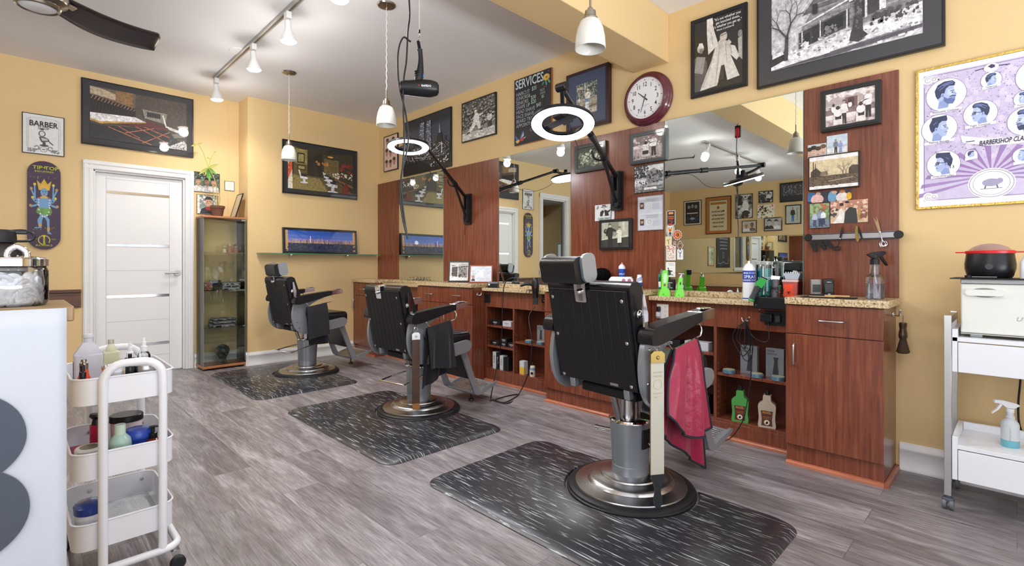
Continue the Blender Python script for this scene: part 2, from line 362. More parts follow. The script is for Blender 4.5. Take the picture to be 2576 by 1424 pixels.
MB().box(wx0+.02, wx1-.02, .05, .056, wz0+.02, wz1-.02).build('window_pane', glass('window_glass', 'E8F0EC', k=.3), Wn, flat=True)
b = MB(); b.box(wx0-.1, wx1+.1, .9, .95, wz0-.3, wz1+.3); b.box(wx0-.15, wx0-.1, W, .95, wz0-.3, wz1+.3); b.box(wx1+.1, wx1+.15, W, .95, wz0-.3, wz1+.3); b.box(wx0-.1, wx1+.1, W, .95, wz0-.32, wz0-.3); b.box(wx0-.1, wx1+.1, W, .95, wz1+.3, wz1+.32)
b.build('room_beyond', mat('dim_plaster', 'C9C2AE', rough=.7), Wn, flat=True)
# ------------------------------------------------------------------ barber station: wall panels, mirrors, units, worktops
ZA, ZR, ZP = .905, .868, 2.115
YB = [.441, .89, 1.787, 2.64, 3.52, 4.40, 5.29, YJ-.001]
pl = ['tall cherry wood wall panel at the right end beside the poster', 'tall cherry wood wall panel between the large and middle mirrors, hung with photographs',
      'tall cherry wood wall panel between the middle and far mirrors, behind the farther ring light arm', 'narrow cherry wood wall panel in the far corner']
for k, i in enumerate((0, 2, 4, 6)):
    o = MB().box(R-.018, R-.0005, YB[i], YB[i+1], ZA if k else ZA-.0, ZP).build('wall_panel', M_wood, bevel=.0015)
    tag(o, pl[k], 'wall panel', 'cherry wall panels')
ml = ['large wall mirror above the recessed counter, nearest, with stickers down its left edge', 'middle wall mirror between two cherry panels, reflecting door and skateboard', 'far wall mirror reflecting the blue panorama picture']
MIR = []
for k, i in enumerate((1, 3, 5)):
    t = thing('wall_mirror', ml[k], 'mirror', (R, YB[i], ZR+.03), 0, 'wall mirrors'); MIR.append(t)
    w = YB[i+1]-YB[i]; h = ZP-ZR-.03
    MB().box(-.02, -.001, .002, w-.002, 0, h).build('mirror_edge', mat('mirror_edge_glass', '8FA79C', rough=.15), t, bevel=.001)
    b = MB(); b.add([(-.0205, .004, .003), (-.0205, w-.004, .003), (-.0205, w-.004, h-.003), (-.0205, .004, h-.003)], [(0, 3, 2, 1)]); b.build('mirror_face', M_mirror, t, flat=True)
# worktops
gl = ['speckled granite worktop on the right end cabinet under the magnetic strip', 'speckled granite worktop on the deep cabinet behind the nearest chair', 'speckled granite worktop carrying the two desk photo frames', 'speckled granite worktop in the far corner']
for k, i in enumerate((0, 2, 4, 6)):
    o = MB().box(2.968, R-.019 if 1 else R, YB[i]-(.0 if k else .008), YB[i+1], ZA-.036, ZA).build('worktop', M_granite, bevel=.003)
    tag(o, gl[k], 'worktop', 'raised worktops')
gl = ['lower speckled granite worktop under the large mirror with clippers on it', 'lower speckled granite worktop under the middle mirror', 'lower speckled granite worktop under the far mirror with a hanger pile']
for k, i in enumerate((1, 3, 5)):
    t = thing('worktop', gl[k], 'worktop', (0, 0, 0), 0, 'lower worktops')
    MB().box(3.095, R-.021, YB[i]+.001, YB[i+1]-.001, ZR-.03, ZR).build('slab', M_granite, t, bevel=.003)
    MB().box(3.268, R-.0215, YB[i]+.001, YB[i+1]-.001, ZR+.0005, ZR+.033).build('upstand_ledge', M_granite, t, bevel=.002)
def handle(parent, p0, p1, out=.028, name='handle'):
    p0, p1 = Vector(p0), Vector(p1); d = (p1-p0); n = Vector((-out, 0, 0)); b = MB()
    b.tube([p0, p0+n*.75+d*.06, p0+n+d*.2, p0+n*1.08+d*.5, p0+n+d*.8, p0+n*.75+d*.94, p1], .0048, 8, smooth=4); return b.build(name, M_steel, parent)
M_carc = mat('carcass_brown', '5A2A1B', rough=.5)  # one flat dark brown for the open cabinets' back panels
XF = 2.984
def deep_unit(y0, y1, two, label, sideopen=True):
    t = thing('base_cabinet', label, 'cabinet', (0, 0, 0), 0, 'deep base cabinets')
    MB().box(XF+.018, R-.001, y0+.002, y1-.002, .0, ZA-.037).build('body', M_wood, t, bevel=.001)
    n = 2 if two else 1; w = (y1-y0)/n
    for k in range(n):
        a, c = y0+k*w+.002, y0+(k+1)*w-.002
        f = MB().box(XF, XF+.0175, a, c, .712, ZA-.041).build('drawer_front', M_wood, t, bevel=.0015)
        m = (a+c)/2; handle(f, (XF, m-.06, .79), (XF, m+.06, .79))
        f = MB().box(XF, XF+.0175, a, c, .112, .707).build('door', M_wood, t, bevel=.0015)
        hy = (c-.045) if (not two or k == 0) else (a+.045)
        handle(f, (XF, hy, .54), (XF, hy, .66))
    b = MB(); q = [(0, 0), (-.02, 0), (-.019, .008), (-.014, .016), (-.007, .02), (0, .021)]
    xx = XF+.0175
    b.prism([(xx+a, z) for a, z in q], y0+.0, y1-.002, plane='xz')
    b.build('floor_moulding', M_woodl, t)
    if not two or True:
        b = MB(); b.prism([(y0+.001+a, z) for a, z in q], XF+.0, R-.004, plane='yz') if y0 < 1 else b.box(XF+.0, XF+.1, y0-.0005, y0, 0, .005)
        b.build('side_moulding', M_woodl, t)
    return t
U0 = deep_unit(YB[0]+.012, YB[1], False, 'deep cherry cabinet at the right end with one drawer and one tall door')
U1 = deep_unit(YB[2], YB[3], True, 'deep cherry cabinet with two doors behind the nearest barber chair')
U2 = deep_unit(YB[4], YB[5], True, 'deep cherry cabinet with two drawers behind the middle barber chair')
U3 = deep_unit(YB[6], YB[7], False, 'deep cherry cabinet in the far corner against the back wall')
# fix plane argument order for the y-running moulding is handled in prism('xz'): height axis is y
XS = 3.14
def open_unit(y0, y1, yd, label):
    t = thing('open_shelf_cabinet', label, 'shelf cabinet', (0, 0, 0), 0, 'recessed open shelf cabinets'); g = .003
    b = MB(); b.box(XS, XS+.018, y0+g, y1-g, .69, ZR-.032); b.build('top_rail', M_wood, t, bevel=.0015)
    b = MB(); b.box(XS, XS+.018, y0+g, y1-g, .0, .1); b.build('toe_rail', M_wood, t, bevel=.0015)
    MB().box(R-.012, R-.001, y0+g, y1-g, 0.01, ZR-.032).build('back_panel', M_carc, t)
    for s, y in (('side_panel', y0+g), ('side_panel', y1-g-.016), ('divider', yd-.009)):
        b = MB(); b.box(XS+.001, R-.012, y, y+.018, .0, ZR-.033); o = b.build(s, M_wood, t, bevel=.001)
        b = MB()
        for z in [.14+.035*j for j in range(10)]:
            for xx in (XS+.03, XS+.14):
                for yy in ((y+.0181), (y-.0001)): b.cyl((xx, yy-.0003, z), (xx, yy+.0003, z), .0028, n=6)
        b.build('pin_holes', mat('pin_hole', 'C9A88C', rough=.6), o, flat=True)
    MB().box(XS+.003, R-.012, y0+g, y1-g, .1, .118).build('bottom_shelf', M_wood, t, bevel=.001)
    for z, a, c in ((.522, yd, y1), (.335, yd, y1), (.405, y0, yd)):
        MB().box(XS+.006, R-.013, a+.012, c-.02 if c == y1 else c-.012, z-.018, z).build('shelf', M_wood, t, bevel=.001)
    q = [(0, 0), (-.02, 0), (-.019, .008), (-.014, .016), (-.007, .02), (0, .021)]
    MB().prism([(XS+a, z) for a, z in q], y0+g, y1-g, plane='xz').build('floor_moulding', M_woodl, t)
    return t
open_unit(YB[1], YB[2], 1.343, 'open cherry shelf cabinet with green and cream bottles, nearest the camera')
open_unit(YB[3], YB[4], 3.143, 'open cherry shelf cabinet between the nearest and middle chairs, holding boxes')
open_unit(YB[5], YB[6], 4.85, 'open cherry shelf cabinet farthest back, mostly hidden by the middle chair')
# ------------------------------------------------------------------ anti-fatigue mats
def mat_streak():
    m = bpy.data.materials.new('marbled_mat_rubber'); m.use_nodes = True; nt = m.node_tree; b = nt.nodes['Principled BSDF']; N = nt.nodes.new; K = nt.links.new
    tc = N('ShaderNodeTexCoord'); mp = N('ShaderNodeMapping'); mp.inputs['Scale'].default_value = (125, 7.5, 1); mp.inputs['Rotation'].default_value = (0, 0, .12); K(tc.outputs['Object'], mp.inputs[0])
    n = N('ShaderNodeTexNoise'); n.inputs['Scale'].default_value = 1.; n.inputs['Detail'].default_value = 3; n.inputs['Distortion'].default_value = .5; n.inputs['Roughness'].default_value = .55; K(mp.outputs[0], n.inputs['Vector'])
    cr = N('ShaderNodeValToRGB'); e = cr.color_ramp.elements
    while len(e) < 4: e.new(.5)
    for i, (p, c) in enumerate([(.3, '2C2C31'), (.585, '35353B'), (.625, '8C9296'), (.71, 'BAC1C4')]): e[i].position = p; e[i].color = (*srgb(c), 1)
    K(n.outputs[0], cr.inputs[0]); K(cr.outputs[0], b.inputs['Base Color']); b.inputs['Roughness'].default_value = .3
    n2 = N('ShaderNodeTexNoise'); n2.inputs['Scale'].default_value = 14; K(tc.outputs['Object'], n2.inputs['Vector'])
    bp = N('ShaderNodeBump'); bp.inputs['Strength'].default_value = .12; bp.inputs['Distance'].default_value = .004; K(n2.outputs[0], bp.inputs['Height']); K(bp.outputs[0], b.inputs['Normal'])
    return m
M_mat = mat_streak()
CH3, CH2, CH1 = (2.11, 1.315, -6), (2.138, 3.133, 0), (2.085, 5.005, 3)
for (x0, x1, y0, y1), (cx, cy, _), lb in (((1.44, 2.30, .62, 2.08), CH3, 'black marbled mat under the nearest barber chair'),
                                          ((1.41, 2.29, 2.36, 3.80), CH2, 'black marbled mat under the middle barber chair'),
                                          ((1.36, 2.26, 4.24, 5.60), CH1, 'black marbled mat under the farthest barber chair, beside the glass cabinet')):
    t = thing('floor_mat', lb, 'mat', ((x0+x1)/2, (y0+y1)/2, 0), 0, 'anti-fatigue mats'); ox, oy = t.location.x, t.location.y
    def outline(e, rr):
        X0, X1, Y0, Y1 = x0+e-ox, x1-e-ox, y0+e-oy, y1-e-oy; c = (cx-ox, cy-oy); pts = []
        for px_, py_, a in ((X0+.09, Y1-.09, PI/2), (X0+.09, Y0+.09, PI), (X1-.09, Y0+.09, 1.5*PI)):
            pts += [(px_+.09*math.cos(a+PI/2*i/6), py_+.09*math.sin(a+PI/2*i/6)) for i in range(7)]
        dx = X1-c[0]; r_ = rr
        if abs(dx) < r_:
            a0 = math.acos(dx/r_); pts += [(c[0]+r_*math.cos(-a0-(2*PI-2*a0)*i/40), c[1]+r_*math.sin(-a0-(2*PI-2*a0)*i/40)) for i in range(41)]
        pts += [(X1-.09+.09*math.cos(PI/2*i/6), Y1-.09+.09*math.sin(PI/2*i/6)) for i in range(7)]
        return pts
    a, c = outline(0, .312), outline(.02, .318); n = len(a); b = MB()
    b.add([(p[0], p[1], .0) for p in a]+[(p[0], p[1], .003) for p in a]+[(p[0], p[1], .016) for p in c],
          [(i, (i+1) % n, n+(i+1) % n, n+i) for i in range(n)]+[(n+i, n+(i+1) % n, 2*n+(i+1) % n, 2*n+i) for i in range(n)]+[tuple(range(2*n, 3*n)), tuple(range(n-1, -1, -1))])
    b.build('mat_slab', M_mat, t, ang=50)
# ------------------------------------------------------------------ barber chairs
def barber_chair(cx, cy, psi, dz, head, label, lever):
    t = thing('barber_chair', label, 'barber chair', (cx, cy, 0), psi, 'barber chairs')
    rb = MB().lathe([(0, 0), (.300, 0), (.304, .006), (.304, .014), (.298, .018), (.296, .026), (.284, .034), (.270, .037), (.262, .034), (0, .034)], 64).build('rubber_ring', M_rubber, t)
    MB().lathe([(.264, .034), (.262, .040), (.235, .047), (.205, .052), (.197, .062), (.188, .069), (.165, .073), (.143, .078), (.140, .084), (.132, .088), (0, .09)], 64).build('base_plate', M_steel, t, ang=30)
    c = MB().lathe([(0, .085), (.088, .085), (.087, .128), (.0855, .13), (.0975, .335), (0, .335)], 48).build('column', M_silver, t)
    MB().lathe([(0, .335), (.100, .335), (.103, .341), (.1, .35), (.09, .353), (0, .354)], 48).build('column_cap', M_chrome, c)
    if not lever: MB().box(-.03, .03, -.0985, -.088, .22, .31).build('lever_slot', M_blackm, c, bevel=.004)
    if lever:
        MB().tube([(.03, .085, .29), (-.1, .105, .275), (-.25, .10, .25), (-.262, .08, .25), (-.235, -.13, .25), (-.215, -.15, .25), (-.05, -.12, .285), (.05, -.085, .30)], .0055, 8, smooth=5).build('pump_lever', M_chrome, t)
    else:
        b = MB(); b.cyl((-.03, .085, .27), (-.055, .155, .272), .009); b.cyl((-.055, .155, .272), (-.06, .168, .272), .013); b.build('lock_lever', M_chrome, t); b = MB(); b.cyl((.0, -.09, .262), (-.03, -.15, .25), .008); b.cyl((-.035, -.152, .25), (-.045, -.172, .248), .011); b.build('pump_lever', M_chrome, t)
    b = MB(); b.cyl((-.01, 0, .35), (-.01, 0, .42+dz), .045, n=24); b.cyl((-.085, 0, .352), (-.15, 0, .50+dz), .016); b.prism([(-.03, .35), (.06, .35), (.12, .43+dz), (-.07, .43+dz)], -.012, .012, plane='xz'); b.build('lift_piston', M_steel, t)
    MB().xf(T(0, 0, dz)).box(-.17, .2, -.16, .16, .405, .45).build('seat_frame', M_blackm, t, bevel=.01)
    # seat
    s = MB().xf(T(0, 0, dz)).box(-.20, .322, -.228, .228, .462, .58).build('seat_cushion', M_leather, t, bevel=.036, seg=5)
    b = MB().xf(T(0, 0, dz)); b.tube([(x, y, .57) for x, y in rrect(-.192, .314, -.224, .224, .05, 4)], .0035, 6, closed=True); b.build('piping', M_leather, s)
    # back, leaning
    BM = T(-.235, 0, .468+dz) @ Ry(-11)
    bk = MB().xf(BM).prism([(.006, 0), (.12, .0), (.135, .10), (.105, .3), (.085, .452), (.06, .47), (.02, .47), (.006, .455)], -.243, .243, plane='xz').build('backrest', M_leather, t, bevel=.02, seg=4)
    def pan(u, v):
        y = .225-.45*u; k = (u*9) % 1; g = .004*max(0, 1-min(k, 1-k)/.07) if .03 < u < .97 else 0
        e = .006*max(0, 1-min(u, 1-u)/.02)
        return BM @ Vector((-.006+g+e, y*(1-.0*v), .012+.425*v))
    b = MB(); b.grid(pan, 126, 2); b.build('rear_panel', M_leatherb, bk, ang=60)
    b = MB().xf(BM); b.box(-.004, .01, -.227, .227, .008, .44); b.build('panel_backing', M_leatherb, bk)
    for (y, z) in ((.2, .02), (.205, .22), (.205, .40), (-.2, .03), (-.205, .22), (-.205, .40)):
        MB().xf(BM).lathe([(0, -.012), (.004, -.012), (.0085, -.009), (.0085, -.004)], 14, (0, y, z), 'x').build('screw', M_chrome, bk)
    b = MB().xf(BM @ T(0, .02, .385)); b.prism(rrect(-.033, .033, 0, .092, .008, 3), -.012, -.008, plane='yz'); b.lathe([(0, -.03), (.008, -.03), (.014, -.024), (.014, -.012), (0, -.012)], 18, (0, 0, .048), 'x'); b.box(-.012, .05, -.033, .033, .084, .09)
    b.build('headrest_bracket', M_chrome, bk, bevel=.001)
    for s_ in (-1, 1):
        b = MB().xf(BM @ T(.045, s_*.245, .335) @ Matrix.Diagonal((1.1, 1, 1.1, 1))); b.lathe([(.018, 0), (.018, s_*.006), (.009, s_*.009), (.009, s_*.028), (0, s_*.03)], 16, axis='y')
        b.prism([(-.012, -.045), (.0, -.055), (.012, -.03), (.018, .0), (.010, .075), (.002, .08), (-.006, .03)], s_*.022, s_*.03, plane='xz'); b.build('recline_handle', M_chrome, bk, bevel=.002)
    for y in (-.16, .16):
        MB().xf(BM).box(.0, .03, y-.015, y+.015, -.04, .004).build('hinge', M_silver, bk, bevel=.003)
    MB().xf(BM).prism(rrect(-.13, -.085, .018, .03, .002, 2), -.009, -.006, plane='yz').build('maker_plate', M_steel, bk)
    if head:
        HM = BM @ T(head[0], head[1], .480)
        h = MB().xf(HM).prism(rrect(-.05, .035, 0, .118, .03, 5), -.108, .108, plane='xz').build('headrest', M_leather, t, bevel=.01, seg=3)
        for s_ in (-1, 1):
            MB().xf(HM @ T(.04, 0, .006)).prism(rrect(-.055, .03, -.005, .12, .032, 6), s_*.109, s_*.123, plane='xz').build('headrest_side_plate', M_silver, h, bevel=.004)
        MB().xf(HM).box(.0, .04, -.095, .095, .01, .11).build('headrest_pad', M_leather, h, bevel=.02)
        b = MB().xf(HM); b.box(-.012-head[0], .004-head[0], .005-head[1], .035-head[1], -.09, .02); b.build('headrest_post', M_chrome, h, bevel=.002)
    for s_ in (-1, 1):
        AM = T(0, s_*.287, dz)
        a = MB().xf(AM).prism(smooth([(-.275, .70), (-.268, .738), (-.235, .760), (-.05, .785), (.05, .795), (.092, .799), (.095, .781), (.095, .762), (.07, .753), (.0, .737), (-.12, .705), (-.20, .688), (-.255, .684)], 2), -.036, .036, plane='xz').build('armrest', M_leather, t, bevel=.013, seg=4)
        b = MB().xf(AM); b.prism([(.088, .801), (.203, .811), (.205, .777), (.2, .77), (.088, .758)], -.034, .034, plane='xz'); b.box(.13, .195, -.02, .02, .809, .816); b.build('chrome_tip', M_chrome, a, bevel=.004)
        fr = MB().xf(T(0, s_*.262, dz)).prism(smooth([(-.245, .70), (-.27, .63), (-.272, .55), (-.25, .47), (-.20, .415), (-.12, .395), (.0, .402), (.14, .422), (.24, .44), (.275, .465), (.28, .495), (.262, .518), (.225, .524), (.08, .505), (-.04, .505), (-.11, .52), (-.145, .57), (-.14, .62), (-.10, .672), (-.03, .71), (.03, .733), (-.06, .73), (-.16, .71)]), -.012, .012, plane='xz').build('side_frame', M_silver, t, bevel=.006, seg=2)
        for x, z in ((-.225, .66), (-.235, .52), (-.21, .46)): MB().xf(T(0, s_*.275, dz)).lathe([(0, s_*.004), (.005, s_*.003), (.007, 0), (.007, -s_*.004)], 12, (x, 0, z), 'y').build('bolt', M_chrome, fr)
        yb = s_*.31
        MB().xf(T(0, 0, dz)).tube([(-.175, s_*.27, .715), (-.165, yb, .70), (-.13, yb+s_*.004, .662), (-.10, yb+s_*.004, .658), (.06, yb+s_*.004, .688), (.095, yb+s_*.004, .70), (.105, yb, .73), (.09, s_*.3, .76)], .0035, 8, smooth=4).build('towel_bar', M_chrome, t)
    lg = T(0, 0, dz)
    ft = MB().xf(lg)
    ft.box(.405, .70, -.165, .165, .0, .014)
    FM = T(.39, 0, .082+dz) @ Ry(-14)
    f = MB().xf(FM).box(0, .215, -.17, .17, -.010, .004).build('footrest', M_silver, t, bevel=.003)
    b = MB().xf(FM)
    for i in range(10): b.box(.012+i*.0185, .012+i*.0185+.010, -.158, .158, .004, .0085)
    b.build('footrest_ribs', M_steel, f, bevel=.0015)
    MB().xf(FM).box(.10, .125, -.06, .06, .0085, .011).build('footrest_badge', M_steel, f, bevel=.001)
    for s_ in (-1, 1):
        MB().xf(T(0, s_*.185, dz)).prism(smooth([(.225, .475), (.24, .505), (.272, .503), (.29, .47), (.315, .38), (.42, .12), (.47, .115), (.597, .146), (.602, .128), (.48, .082), (.42, .072), (.385, .085), (.365, .12), (.27, .36), (.242, .43)]), -.009, .009, plane='xz').build('leg_frame', M_silver, t, bevel=.004)
        MB().xf(T(0, s_*.2, dz)).cyl((.255, 0, .48), (.255, s_*.03, .48), .02).build('leg_pivot', M_silver, t, bevel=.003)
    MB().xf(T(.305, 0, .32+dz) @ Ry(-18)).box(-.012, .014, -.172, .172, -.12, .115).build('calf_pad', M_leather, t, bevel=.011, seg=3)
    b = MB(); b.cyl((.42, -.1, .075+dz), (.42, -.1, .035+dz), .006, n=10); b.lathe([(0, .0), (.02, 0), (.024, .006), (.02, .015), (.008, .02), (.006, .035)], 18, (.42, -.1, .012+dz if dz else .012)); 
    b.build('stand_foot', [M_black], t)
    return t
barber_chair(*CH3, .07, (-.045, .06), 'nearest black leather barber chair with headrest, crimson cape hanging on its arm', False)
barber_chair(*CH2, 0, None, 'middle black leather barber chair without headrest, brown strop hanging beside it', True)
barber_chair(*CH1, .03, (.03, .02), 'farthest black leather barber chair with small headrest, near the glass cabinet', True)
def chair_M(c, dz=0): return T(c[0], c[1], dz) @ Rz(c[2])
# ------------------------------------------------------------------ cloths over the arm bars
def drape(name, label, cat, C, dz, m, x0, x1, outer, inner, ztop, hem=None, spread=(1, 1), amp=.012, fold=9., seed=0, skew=(0, 0), tilt=.18):
    t = thing(name, label, cat, (C[0], C[1], 0), C[2]); t.location.z = 0
    rnd = random.Random(seed); ph = rnd.random()*6; w = x1-x0; xm = (x0+x1)/2
    def S(u, v, side):
        # side -1 outer sheet, +1 inner sheet; v 0 at the bar .. 1 at the hem
        ln = outer if side < 0 else inner; L_ = ln(u) if callable(ln) else ln
        d = v*L_; k = 1+(spread[0 if side < 0 else 1]-1)*(v**.8)
        x = xm+(u-.5)*w*k+skew[0 if side < 0 else 1]*v
        a = amp*min(1, v*2.2)
        y = -.314+side*(.006+.010*min(1, v*6))+side*.02*v+a*math.sin(u*fold+ph+(side > 0)*1.3+v*1.2)+.35*a*math.sin(u*fold*2.3+v*3)
        z = ztop+dz+(u-.5)*w*tilt-d
        return (x, y, z)
    nu, nv = 26, 26; b = MB()
    def G(u, v):
        q = v*2-1
        if abs(q) < .06:
            s = q/.06; x0_, y0_, z0_ = S(u, .0, -1); a_ = s*PI/2; return (x0_, -.314+.008*math.sin(a_), z0_+.004*math.cos(a_))
        return S(u, (abs(q)-.06)/.94, -1 if q < 0 else 1)
    b.grid(G, nu, nv*2); c = b.build('cloth', m, t, solid=.0022, ang=80, sub=1)
    if hem:
        b = MB()
        rim = [G(i/40, 0) for i in range(41)]+[G(1, i/60) for i in range(1, 60)]+[G(1-i/40, 1) for i in range(41)]+[G(0, 1-i/60) for i in range(1, 60)]
        b.tube(rim, .0055, 6, closed=True); b.build('hem', hem, t)
    return t
M_crim = mat('crimson_satin', '96143C', rough=.36, sheen=.2, bump=.4, bscale=26, spec=.5, var=.08, vscale=9)
M_blkcloth = mat('black_cloth', '17171C', rough=.85, bump=.15, bscale=400, sheen=.15)
def h3o(u): return .25+.15*(1-(1-min(1, u*1.5))**2)
def h3i(u): return .34+.27*u
drape('barber_cape', 'crimson satin barber cape with black hem hanging over the nearest chair arm', 'cape', CH3, .07, M_crim, -.115, .055, h3o, h3i, .668, mat('black_hem', '1D222B', rough=.7), (1.95, 2.1), .016, 13, 3, (.0, .03))
drape('black_towel', 'black towel hanging over the arm of the middle barber chair', 'towel', CH2, 0, M_blkcloth, -.155, .05, lambda u: .27+.06*u, lambda u: .42-.05*u, .668, None, (1.15, 1.0), .013, 10, 5, (.02, -.01))
drape('black_towel', 'black towel hanging over the arm of the farthest barber chair', 'towel', CH1, .03, M_blkcloth, -.16, .04, lambda u: .30, lambda u: .36+.04*u, .668, None, (1.05, 1.0), .006, 8, 9, (.01, .04))
# strops
def strop(C, x, z0, z1, m, medge, mclamp, mtip, label, w=.056, tip=.11, shape=None):
    M = chair_M(C); p = M @ Vector((x, -.308, 0)); t = thing('leather_strop', label, 'strop', (p.x, p.y, 0), -32 if C is CH3 else -22)
    b = MB(); b.prism(rrect(-w/2, w/2, z1, z0, .004, 2), -.004, .0, plane='xz'); b.build('strap', m, t, bevel=.001)
    b = MB(); b.prism(rrect(-w/2-.0, w/2+.0, z1, z0, .004, 2), .0005, .005, plane='xz'); b.build('strap_back', medge, t, bevel=.001)
    b = MB(); b.prism([(-w/2-.002, z0-.018), (w/2+.002, z0-.018), (w/2+.002, z0+.018), (w*.3, z0+.03), (-w*.3, z0+.03), (-w/2-.002, z0+.018)], -.007, .008, plane='xz'); b.lathe([(0, -.011), (.006, -.011), (.008, -.007)], 12, (0, 0, z0+.004), 'y'); b.build('clamp', mclamp, t, bevel=.002)
    b = MB(); zc = z0+.05; b.tube([(.012*math.cos(a*PI/6), .0, zc+.016*math.sin(a*PI/6)) for a in range(12)], .0025, 6, closed=True); b.cyl((0, 0, z0+.028), (0, 0, zc-.012), .004); b.tube([(0, 0, zc+.014), (.006, .01, zc+.03), (-.004, .02, zc+.04), (-.01, .03, zc+.02)], .0025, 6, smooth=3); b.build('swivel_hook', M_chrome, t)
    if shape == 'handle':
        pr = [(-.028, z1+.004), (.028, z1+.004), (.03, z1-.01), (.022, z1-.03), (.015, z1-.05), (.013, z1-.07), (.02, z1-.095), (.02, z1-.115), (.01, z1-.13), (-.008, z1-.13), (-.018, z1-.115), (-.018, z1-.095), (-.012, z1-.07), (-.013, z1-.05), (-.02, z1-.03), (-.03, z1-.01)]
    else: pr = [(-w/2, z1+.002), (w/2, z1+.002), (w/2, z1-.03), (w/2-.004, z1-.036), (-w/2+.004, z1-.036), (-w/2, z1-.03)]
    MB().prism(pr, -.0075, .0005, plane='xz').build('strop_end', mtip, t, bevel=.003)
    return t
st = strop(CH3, -.222, .70, .225, mat('cream_canvas', 'BFBDB0', rough=.7, bump=.2, bscale=500), mat('tan_leather', 'A4582B', rough=.5), mat('brass', '8E7A48', rough=.38, metal=1), mat('dark_leather', '24272C', rough=.5), 'cream canvas strop with brass clamp hanging beside the nearest barber chair', .058, shape='handle')
text(st, mat('faded_print', 'B5A583', rough=.8), [('ILLINOIS', 0, .64, .011), ('RAZOR', 0, .625, .011), ('STROP CO', 0, .555, .009), ('NO. 127', 0, .54, .009)], y=-.0046)
b = MB(); b.tube([(.018*math.cos(a*PI/10), -.0045, .595+.02*math.sin(a*PI/10)) for a in range(20)], .0008, 4, closed=True); b.build('emblem', MATS['faded_print'], st)
strop(CH2, -.235, .60, .155, mat('worn_brown_leather', '4A3226', rough=.45, var=.3, vscale=14), mat('dark_brown_leather', '2E1E17', rough=.5), M_steel, mat('tan_tip_leather', '9C6A38', rough=.5), 'worn brown leather strop hanging beside the middle barber chair', .05)
# ------------------------------------------------------------------ printed artwork: flat coloured shapes on real paper
def print_mat(name='photo_print', grain=.0, coat=.6):
    if name in MATS: return MATS[name]
    m = bpy.data.materials.new(name); m.use_nodes = True; MATS[name] = m; nt = m.node_tree; b = nt.nodes['Principled BSDF']
    a = nt.nodes.new('ShaderNodeAttribute'); a.attribute_name = 'Col'; out = a.outputs['Color']
    if grain:
        tc = nt.nodes.new('ShaderNodeTexCoord'); n = nt.nodes.new('ShaderNodeTexNoise'); n.inputs['Scale'].default_value = 45; n.inputs['Detail'].default_value = 7; n.inputs['Roughness'].default_value = .7
        nt.links.new(tc.outputs['Object'], n.inputs['Vector']); r = nt.nodes.new('ShaderNodeMapRange'); r.inputs[1].default_value = .35; r.inputs[2].default_value = .65; r.inputs[3].default_value = 1-grain; r.inputs[4].default_value = 1+grain
        nt.links.new(n.outputs[0], r.inputs[0]); s = nt.nodes.new('ShaderNodeVectorMath'); s.operation = 'SCALE'; nt.links.new(out, s.inputs[0]); nt.links.new(r.outputs[0], s.inputs['Scale']); out = s.outputs[0]
    nt.links.new(out, b.inputs['Base Color']); b.inputs['Roughness'].default_value = .5; b.inputs['Coat Weight'].default_value = coat; b.inputs['Coat Roughness'].default_value = .02; return m
P_photo = print_mat('photo_print', .45); P_flat = print_mat('flat_print', .06, .4); P_soft = print_mat('soft_print', .2)
def art(parent, name, x0, x1, z0, z1, y, els, W=1., m=None, step=.00018):
    """els in picture units (x 0..W, y 0..1): r rect, e ellipse, p polygon, l line"""
    b = MB(); sx = (x1-x0)/W; sz = (z1-z0); k = 0; rnd = random.Random(len(els)*7+int(x1*1000))
    def put(c, pts):
        nonlocal k
        yy = y-k*step; k += 1
        b.add([(x0+min(max(px_, 0), W)*sx, yy, z0+min(max(pz_, 0), 1)*sz) for px_, pz_ in pts], [tuple(range(len(pts)))], 0, srgb(c))
    for e in els:
        if e[0] == 'K': k = e[1]; continue
        c, t = e[0], e[1]
        if t == 'r': put(c, [(e[2], e[3]), (e[4], e[3]), (e[4], e[5]), (e[2], e[5])])
        elif t == 'e':
            cx, cy, rx, ry = e[2:6]; a = math.radians(e[6]) if len(e) > 6 else 0; n = 20
            put(c, [(cx+rx*math.cos(2*PI*i/n)*math.cos(a)-ry*math.sin(2*PI*i/n)*math.sin(a), cy+rx*math.cos(2*PI*i/n)*math.sin(a)+ry*math.sin(2*PI*i/n)*math.cos(a)) for i in range(n)])
        elif t == 'p': put(c, e[2])
        elif t == 'l':
            w = e[3]/2; P = e[2]
            for (ax, ay), (bx, by) in zip(P, P[1:]):
                d = math.hypot(bx-ax, by-ay) or 1; nx, ny = -(by-ay)/d*w, (bx-ax)/d*w
                b.add([(x0+min(max(q[0], 0), W)*sx, y-k*step, z0+min(max(q[1], 0), 1)*sz) for q in ((ax+nx, ay+ny), (ax-nx, ay-ny), (bx-nx, by-ny), (bx+nx, by+ny))], [(0, 1, 2, 3)], 0, srgb(c))
            k += 1
        elif t == 's':   # scatter of flecks in one layer: x0,y0,x1,y1,count,size
            for n_ in range(e[6]):
                ux = e[2]+rnd.random()*(e[4]-e[2]); uy = e[3]+rnd.random()*(e[5]-e[3]); r_ = e[7]*(.5+rnd.random()); a = rnd.random()*6
                b.add([(x0+min(max(ux+r_*math.cos(a+q), 0), W)*sx, y-(k+(n_%37)/38)*step, z0+min(max(uy+r_*(.6 if len(e) > 8 else 1)*math.sin(a+q), 0), 1)*sz) for q in (0, 1.3, 2.8, 4.3)], [(0, 1, 2, 3)], 0, srgb(c))
            k += 1
    return b.build(name, m or P_flat, parent, flat=True)
